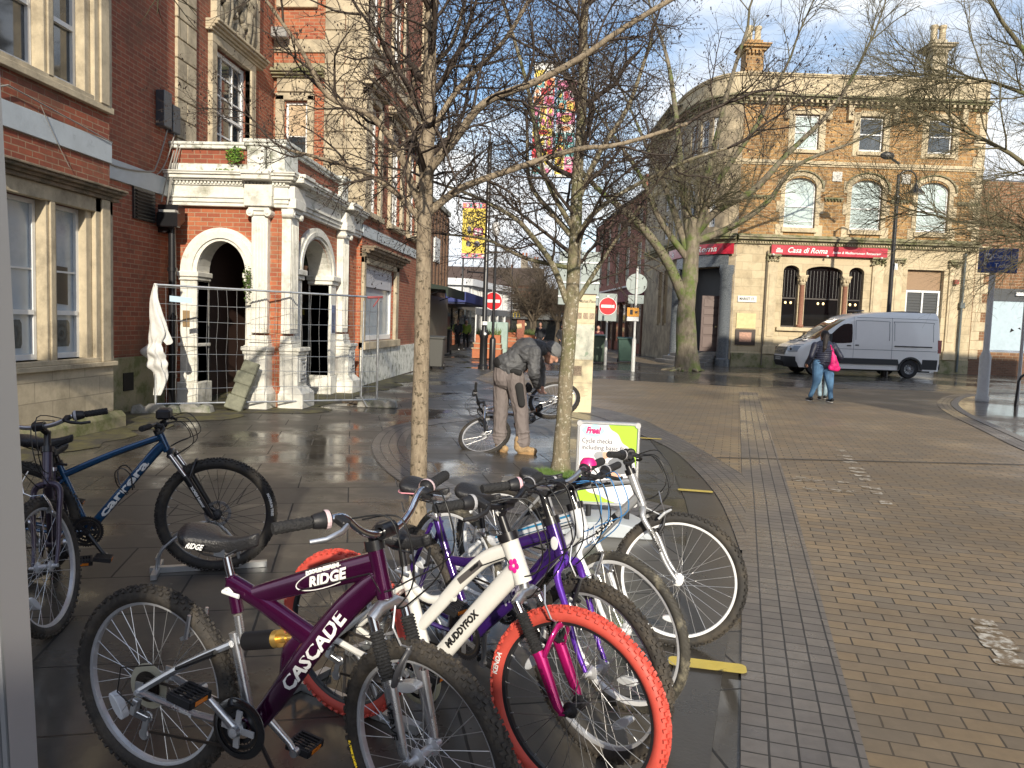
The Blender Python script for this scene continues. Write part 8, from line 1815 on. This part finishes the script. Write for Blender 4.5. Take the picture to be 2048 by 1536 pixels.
build_split(mb,'flower_sticker',mat('flower_pink',(.72,.02,.28),.4),b2,pad=.01)
# 3 purple bike
violet=mat('metallic_violet',(.050,.016,.17),.3,metal=.4,coat=.8,var=.2,scale=8,dark=(.05,.04,.05),dscale=14,dth=(.6,.72)); violetf=mat('bright_violet',(.13,.035,.42),.22,metal=.4,coat=1)
bicycle(dict(label='deep violet bicycle with violet fork and pink piped saddle, third from the front',pos=(.15-1.04*math.cos(R(-36)),2.771-1.04*math.sin(R(-36))),head=-36,group=GB,WB=1.04,HT=(.811,.835),HB=(.858,.735),BB=(.42,.285),paint=violet,rh=.027,
 tubes=[([(.82,.80),(.62,.71),(.42,.60),(.29,.575)],[.026,.025,.022,.020],[.018,.017,.016,.016]),([(.845,.755),(.65,.52),(.445,.31)],[.030,.030,.028],[.024,.024,.022]),([(.172,.755),(.29,.52),(.42,.285)],.0175,.0175)],
 stays=[([(0,.335),(.09,.52),(.18,.72)],.0095),([(0,.335),(.2,.29),(.40,.285)],.010)],decals=[('PROJECT',(.55,.41),(.78,.68),.03,.024,.034,.20,mat('decal_dim_white',(.35,.33,.42),.4),.2)],
 tyre=tyre_mud,rim=rim_grey,spk=steel,rrefl=(1.2,),frefl=(5.4,),crank=80,post=((.176,.75),(.158,.80)),post_col=alloy,saddle=(-.02,.25,.86,.87),trim=mat('piping_pink',(.7,.3,.35),.4),crown=(.888,.700),fork=violetf,brake_col=black_plas,bar=(.835,.995),rise=.03,barw=.32,bar_col=alloy,stem_col=black_metal,steer=-8,ring2=mat('ring_pink_white2',(.7,.45,.5),.4)))
b3=bpy.data.objects['bicycle.002']
mb=MB(); mb.ell((.845,-.030,.775),(.018,.002,.026),14,8); mb.build('head_badge',white_frame,b3)
# 4 white and blue
iced=mat('white_gloss',(.72,.74,.76),.25,coat=.8,var=.05,scale=6,dark=(.30,.27,.22),dscale=13,dth=(.62,.74)); sky_b=mat('stripe_blue',(.03,.25,.48),.3)
bicycle(dict(label='white bicycle with pale blue stripes and slick tyres, fourth from the front',pos=(.271-1.02*math.cos(R(-38)),3.15-1.02*math.sin(R(-38))),head=-38,group=GB,WB=1.02,HT=(.752,.80),HB=(.798,.70),BB=(.40,.285),paint=iced,rh=.030,tr=.021,
 tubes=[([(.76,.765),(.52,.66),(.34,.565),(.20,.55)],[.034,.032,.026,.022],[.020,.019,.017,.016]),([(.785,.72),(.60,.52),(.42,.31)],[.032,.030,.028],[.024,.024,.022]),([(.195,.585),(.30,.42),(.40,.285)],.0185,.0185)],
 stays=[([(0,.335),(.1,.44),(.20,.54)],.010),([(0,.335),(.2,.29),(.38,.285)],.011)],bands=[((.30,.575),(.74,.768),.030,.0205,sky_b,'blue_stripe',.10,.42),((.30,.565),(.74,.758),.030,.0205,mat('stripe_dark',(.02,.10,.2),.3),'blue_stripe',-.35,-.2)],
 tyre=mat('slick_tyre',(.05,.046,.038),.8,var=.3,scale=9,dark=(.20,.18,.13),dscale=14,dth=(.5,.65)),tread='slick',rim=rim_white,spk=steel,rrefl=(),frefl=(4.9,),crank=20,post=((.196,.58),(.165,.745)),saddle=(.03,.30,.765,.775),crown=(.822,.668),fork=iced,brake_col=alloy,fork_word=('700C',sky_b,.07,.022),bar=(.79,.93),rise=.02,barw=.30,stem_col=black_metal,steer=-6,cable_col=mat('cable_blue',(.05,.22,.50),.4)))
# 5 silver bike
silver=mat('silver_paint',(.50,.51,.52),.3,metal=.5,coat=.5,var=.08,scale=9,dark=(.22,.20,.17),dscale=15,dth=(.62,.74))
bicycle(dict(label='silver bicycle with silver white rims and black tyres, furthest right of the parked row',pos=(.595-1.04*math.cos(R(-28)),3.854-1.04*math.sin(R(-28))),head=-28,group=GB,WB=1.04,HT=(.762,.838),HB=(.828,.695),BB=(.41,.285),paint=silver,rh=.022,
 tubes=[([(.77,.805),(.52,.745),(.26,.67)],.019,.019),([(.81,.735),(.62,.52),(.43,.31)],.024,.024),([(.25,.69),(.33,.49),(.41,.285)],.0165,.0165)],
 stays=[([(0,.335),(.12,.50),(.25,.66)],.0085),([(0,.335),(.2,.29),(.39,.285)],.0095)],bands=[((.56,.455),(.70,.615),.024,.0245,black_box,'decal_block',-.9,.9)],decals=[('DUNLOP',(.53,.425),(.72,.635),.026,.0262,.038,.17,signw,.0),('terrain',(.50,.745),(.70,.793),.02,.021,.022,.12,black_box,.2)],
 tyre=tyre_black,rim=rim_white,spk=steel,rrefl=(),frefl=(4.65,),crank=100,post=((.252,.685),(.235,.735)),post_col=alloy,saddle=(.10,.36,.755,.775),crown=(.838,.665),fork=silver,brake_col=black_plas,fork_word=('DISCOVERY',black_box,.13,.024),bar=(.74,.905),rise=.035,barw=.29,stem_col=black_metal,steer=17,rimd=.02))
b5=bpy.data.objects['bicycle.004']
mb=MB(); mb.obox((.955,.0,.66),(.05,.10,.012),Matrix.Rotation(R(-50),3,'Y')); mb.tube([(.84,0,.68),(.94,0,.65)],.004,5); mb.build('front_reflector',refl,b5,bevel=.004)
pb=thing('pink_bar_bell','bright pink plastic bell on the violet bicycle handlebar','bell',(0,0,0),local=True)
# 6 blue mountain bike
blue=mat('metallic_blue',(.010,.075,.18),.25,metal=.4,coat=1,var=.1,scale=5)
bicycle(dict(label='blue mountain bicycle with large white lettering and black wheels, standing in a wheel rack',pos=(-2.131-1.10*math.cos(R(21.6)),4.543-1.10*math.sin(R(21.6))),head=21.6,WB=1.10,R=.355,tr=.030,HT=(.775,.865),HB=(.815,.765),BB=(.39,.295),paint=blue,rh=.024,
 tubes=[([(.785,.845),(.52,.745),(.27,.63)],.021,.020),([(.80,.80),(.745,.745),(.57,.52),(.405,.31)],[.030,.030,.029,.026],[.025,.025,.025,.023]),([(.235,.70),(.31,.50),(.39,.295)],.0175,.0175)],
 stays=[([(0,.355),(.12,.47),(.265,.60)],.010),([(0,.355),(.2,.30),(.37,.295)],.010)],decals=[('carrera',(.43,.34),(.735,.735),.030,.0255,.064,.40,signw,.0)],
 tyre=tyre_black,rim=rim_black,spk=blacksteel,disc=True,rrefl=(),frefl=(),nip=True,fword=[('MAXIMUM TIRES',.2,.020,0,signw)],crank=-52,crank_col=black_metal,mech_col=black_metal,post=((.240,.69),(.205,.80)),saddle=(.03,.315,.83,.85),clamp_col=black_metal,crown=(.842,.745),susp=True,boot=False,split=.34,fork=black_metal,crown_col=black_metal,fork_word=('XCM30 Suntour',signw,.15,.022),arch=black_metal,bar=(.80,.925),rise=.02,barw=.33,steer=-4,shifter=False))
b6=[o for o in bpy.data.objects if o.name.startswith('bicycle') and o.parent is None][-1]
b6=bpy.data.objects['bicycle.005']
mb=MB(); mb.box(.76,.84,-.07,.07,.955,1.015); mb.build('bar_bag',black_plas,b6,bevel=.012)
mb=MB(); P=[(.63,-.028,.53),(.62,-.035,.62),(.58,-.05,.665),(.54,-.05,.64),(.55,-.03,.56),(.60,-.02,.50)]; mb.tube(smoothline(P,4),.004,6); mb.tube([(x,-y,z) for x,y,z in smoothline(P,4)],.004,6); mb.tube([(.54,-.05,.64),(.54,.05,.64)],.004,6); mb.build('bottle_cage',black_metal,b6)
# 7 mauve bike at the left edge
mauve=mat('dusty_mauve',(.055,.042,.07),.35,metal=.3,coat=.5,var=.12,scale=8)
bicycle(dict(label='dusty mauve bicycle with silver rims at the left edge, half hidden by the gazebo leg',pos=(-2.50-1.03*math.cos(R(-57)),3.50-1.03*math.sin(R(-57))),head=-57,WB=1.03,HT=(.80,.86),HB=(.845,.745),BB=(.41,.285),paint=mauve,rh=.024,
 tubes=[([(.81,.83),(.5,.66),(.25,.56)],.018,.018),([(.83,.77),(.62,.53),(.43,.31)],.021,.021),([(.22,.66),(.31,.47),(.41,.285)],.016,.016)],stays=[([(0,.335),(.12,.47),(.23,.62)],.0085),([(0,.335),(.2,.29),(.39,.285)],.009)],
 tyre=tyre_mud,rim=rim_grey,spk=steel,rrefl=(),frefl=(5.6,),crank=60,post=((.225,.66),(.205,.76)),saddle=(.08,.34,.79,.80),crown=(.868,.705),fork=mauve,brake_col=alloy,bar=(.83,1.0),rise=.03,barw=.31,bar_col=alloy,steer=-24,shifter=True))
# 8 silver bike lying half raised in front of the bending man
Mb=Matrix.Translation((-1.12,9.45,.10))@Matrix.Rotation(R(16),4,'Z')@Matrix.Rotation(R(-26),4,'Y')@Matrix.Rotation(R(62),4,'X')@Matrix.Translation((-1.03,0,-.335))
Mb=Matrix.Translation((-1.02,9.62,.17))@Matrix.Rotation(R(-158),4,'Z')@Matrix.Rotation(R(26),4,'Y')@Matrix.Rotation(R(60),4,'X')@Matrix.Translation((-1.03,0,-.335))
bicycle(dict(label='silver grey mountain bicycle lying tipped over with its rear wheel raised by the bending man',M=Mb,WB=1.03,HT=(.80,.80),HB=(.84,.70),BB=(.42,.285),paint=alloy,rh=.022,
 tubes=[([(.81,.77),(.5,.66),(.25,.60)],.018,.018),([(.83,.72),(.62,.51),(.43,.31)],.022,.022),([(.24,.65),(.33,.47),(.42,.285)],.016,.016)],stays=[([(0,.335),(.12,.46),(.245,.61)],.009),([(0,.335),(.2,.29),(.39,.285)],.010)],
 tyre=tyre_black,rim=rim_grey,rrefl=(),frefl=(),crank=40,post=((.24,.64),(.22,.74)),saddle=(.10,.36,.77,.78),crown=(.855,.66),susp=True,split=.4,fork=black_metal,arch=black_metal,bar=(.83,.94),rise=.03,barw=.30,steer=0))
# bell on the violet bike: rebuild in place
bpy.data.objects.remove(pb)
mb=MB(); mb.lathe([(0,.018),(.022,.014),(.032,.0),(.034,-.010),(.0,-.012)],(.835,.19,1.06),ax=(0,0,1),n=20); mb.build('bell',mat('bell_pink',(.80,.02,.22),.4,coat=.4),b3,smooth=40)
# wheel racks
def rack(x,y,a,label):
    t=thing('wheel_rack',label,'bike rack',(x,y,0),R(a),'wheel racks under the bicycles',local=True)
    mb=MB(); mb.beam((-.34,0,.02),(.34,0,.02),.04,.035); mb.build('base_rail',galv,t)
    for s_ in (-1,1):
        mb=MB(); mb.tube(smoothline([(-.30,s_*.045,.03),(-.27,s_*.05,.15),(-.12,s_*.05,.27),(.03,s_*.05,.28),(.15,s_*.05,.15),(.18,s_*.045,.03)],4),.009,8); mb.build('wheel_hoop',galv,t,smooth=60)
    mb=MB(); mb.tube([(-.30,-.05,.10),(-.30,.05,.10)],.008,6); mb.beam((-.30,-.16,.02),(-.30,.16,.02),.035,.03); mb.build('foot_bar',galv,t)
rack(-2.18,4.55,21.6,'galvanised wheel rack holding the blue bicycle front wheel'); rack(-.82,2.99,-27,'galvanised wheel rack under the rear red tyre'); rack(-.65,3.42,-36,'galvanised wheel rack under the violet bicycle rear wheel')
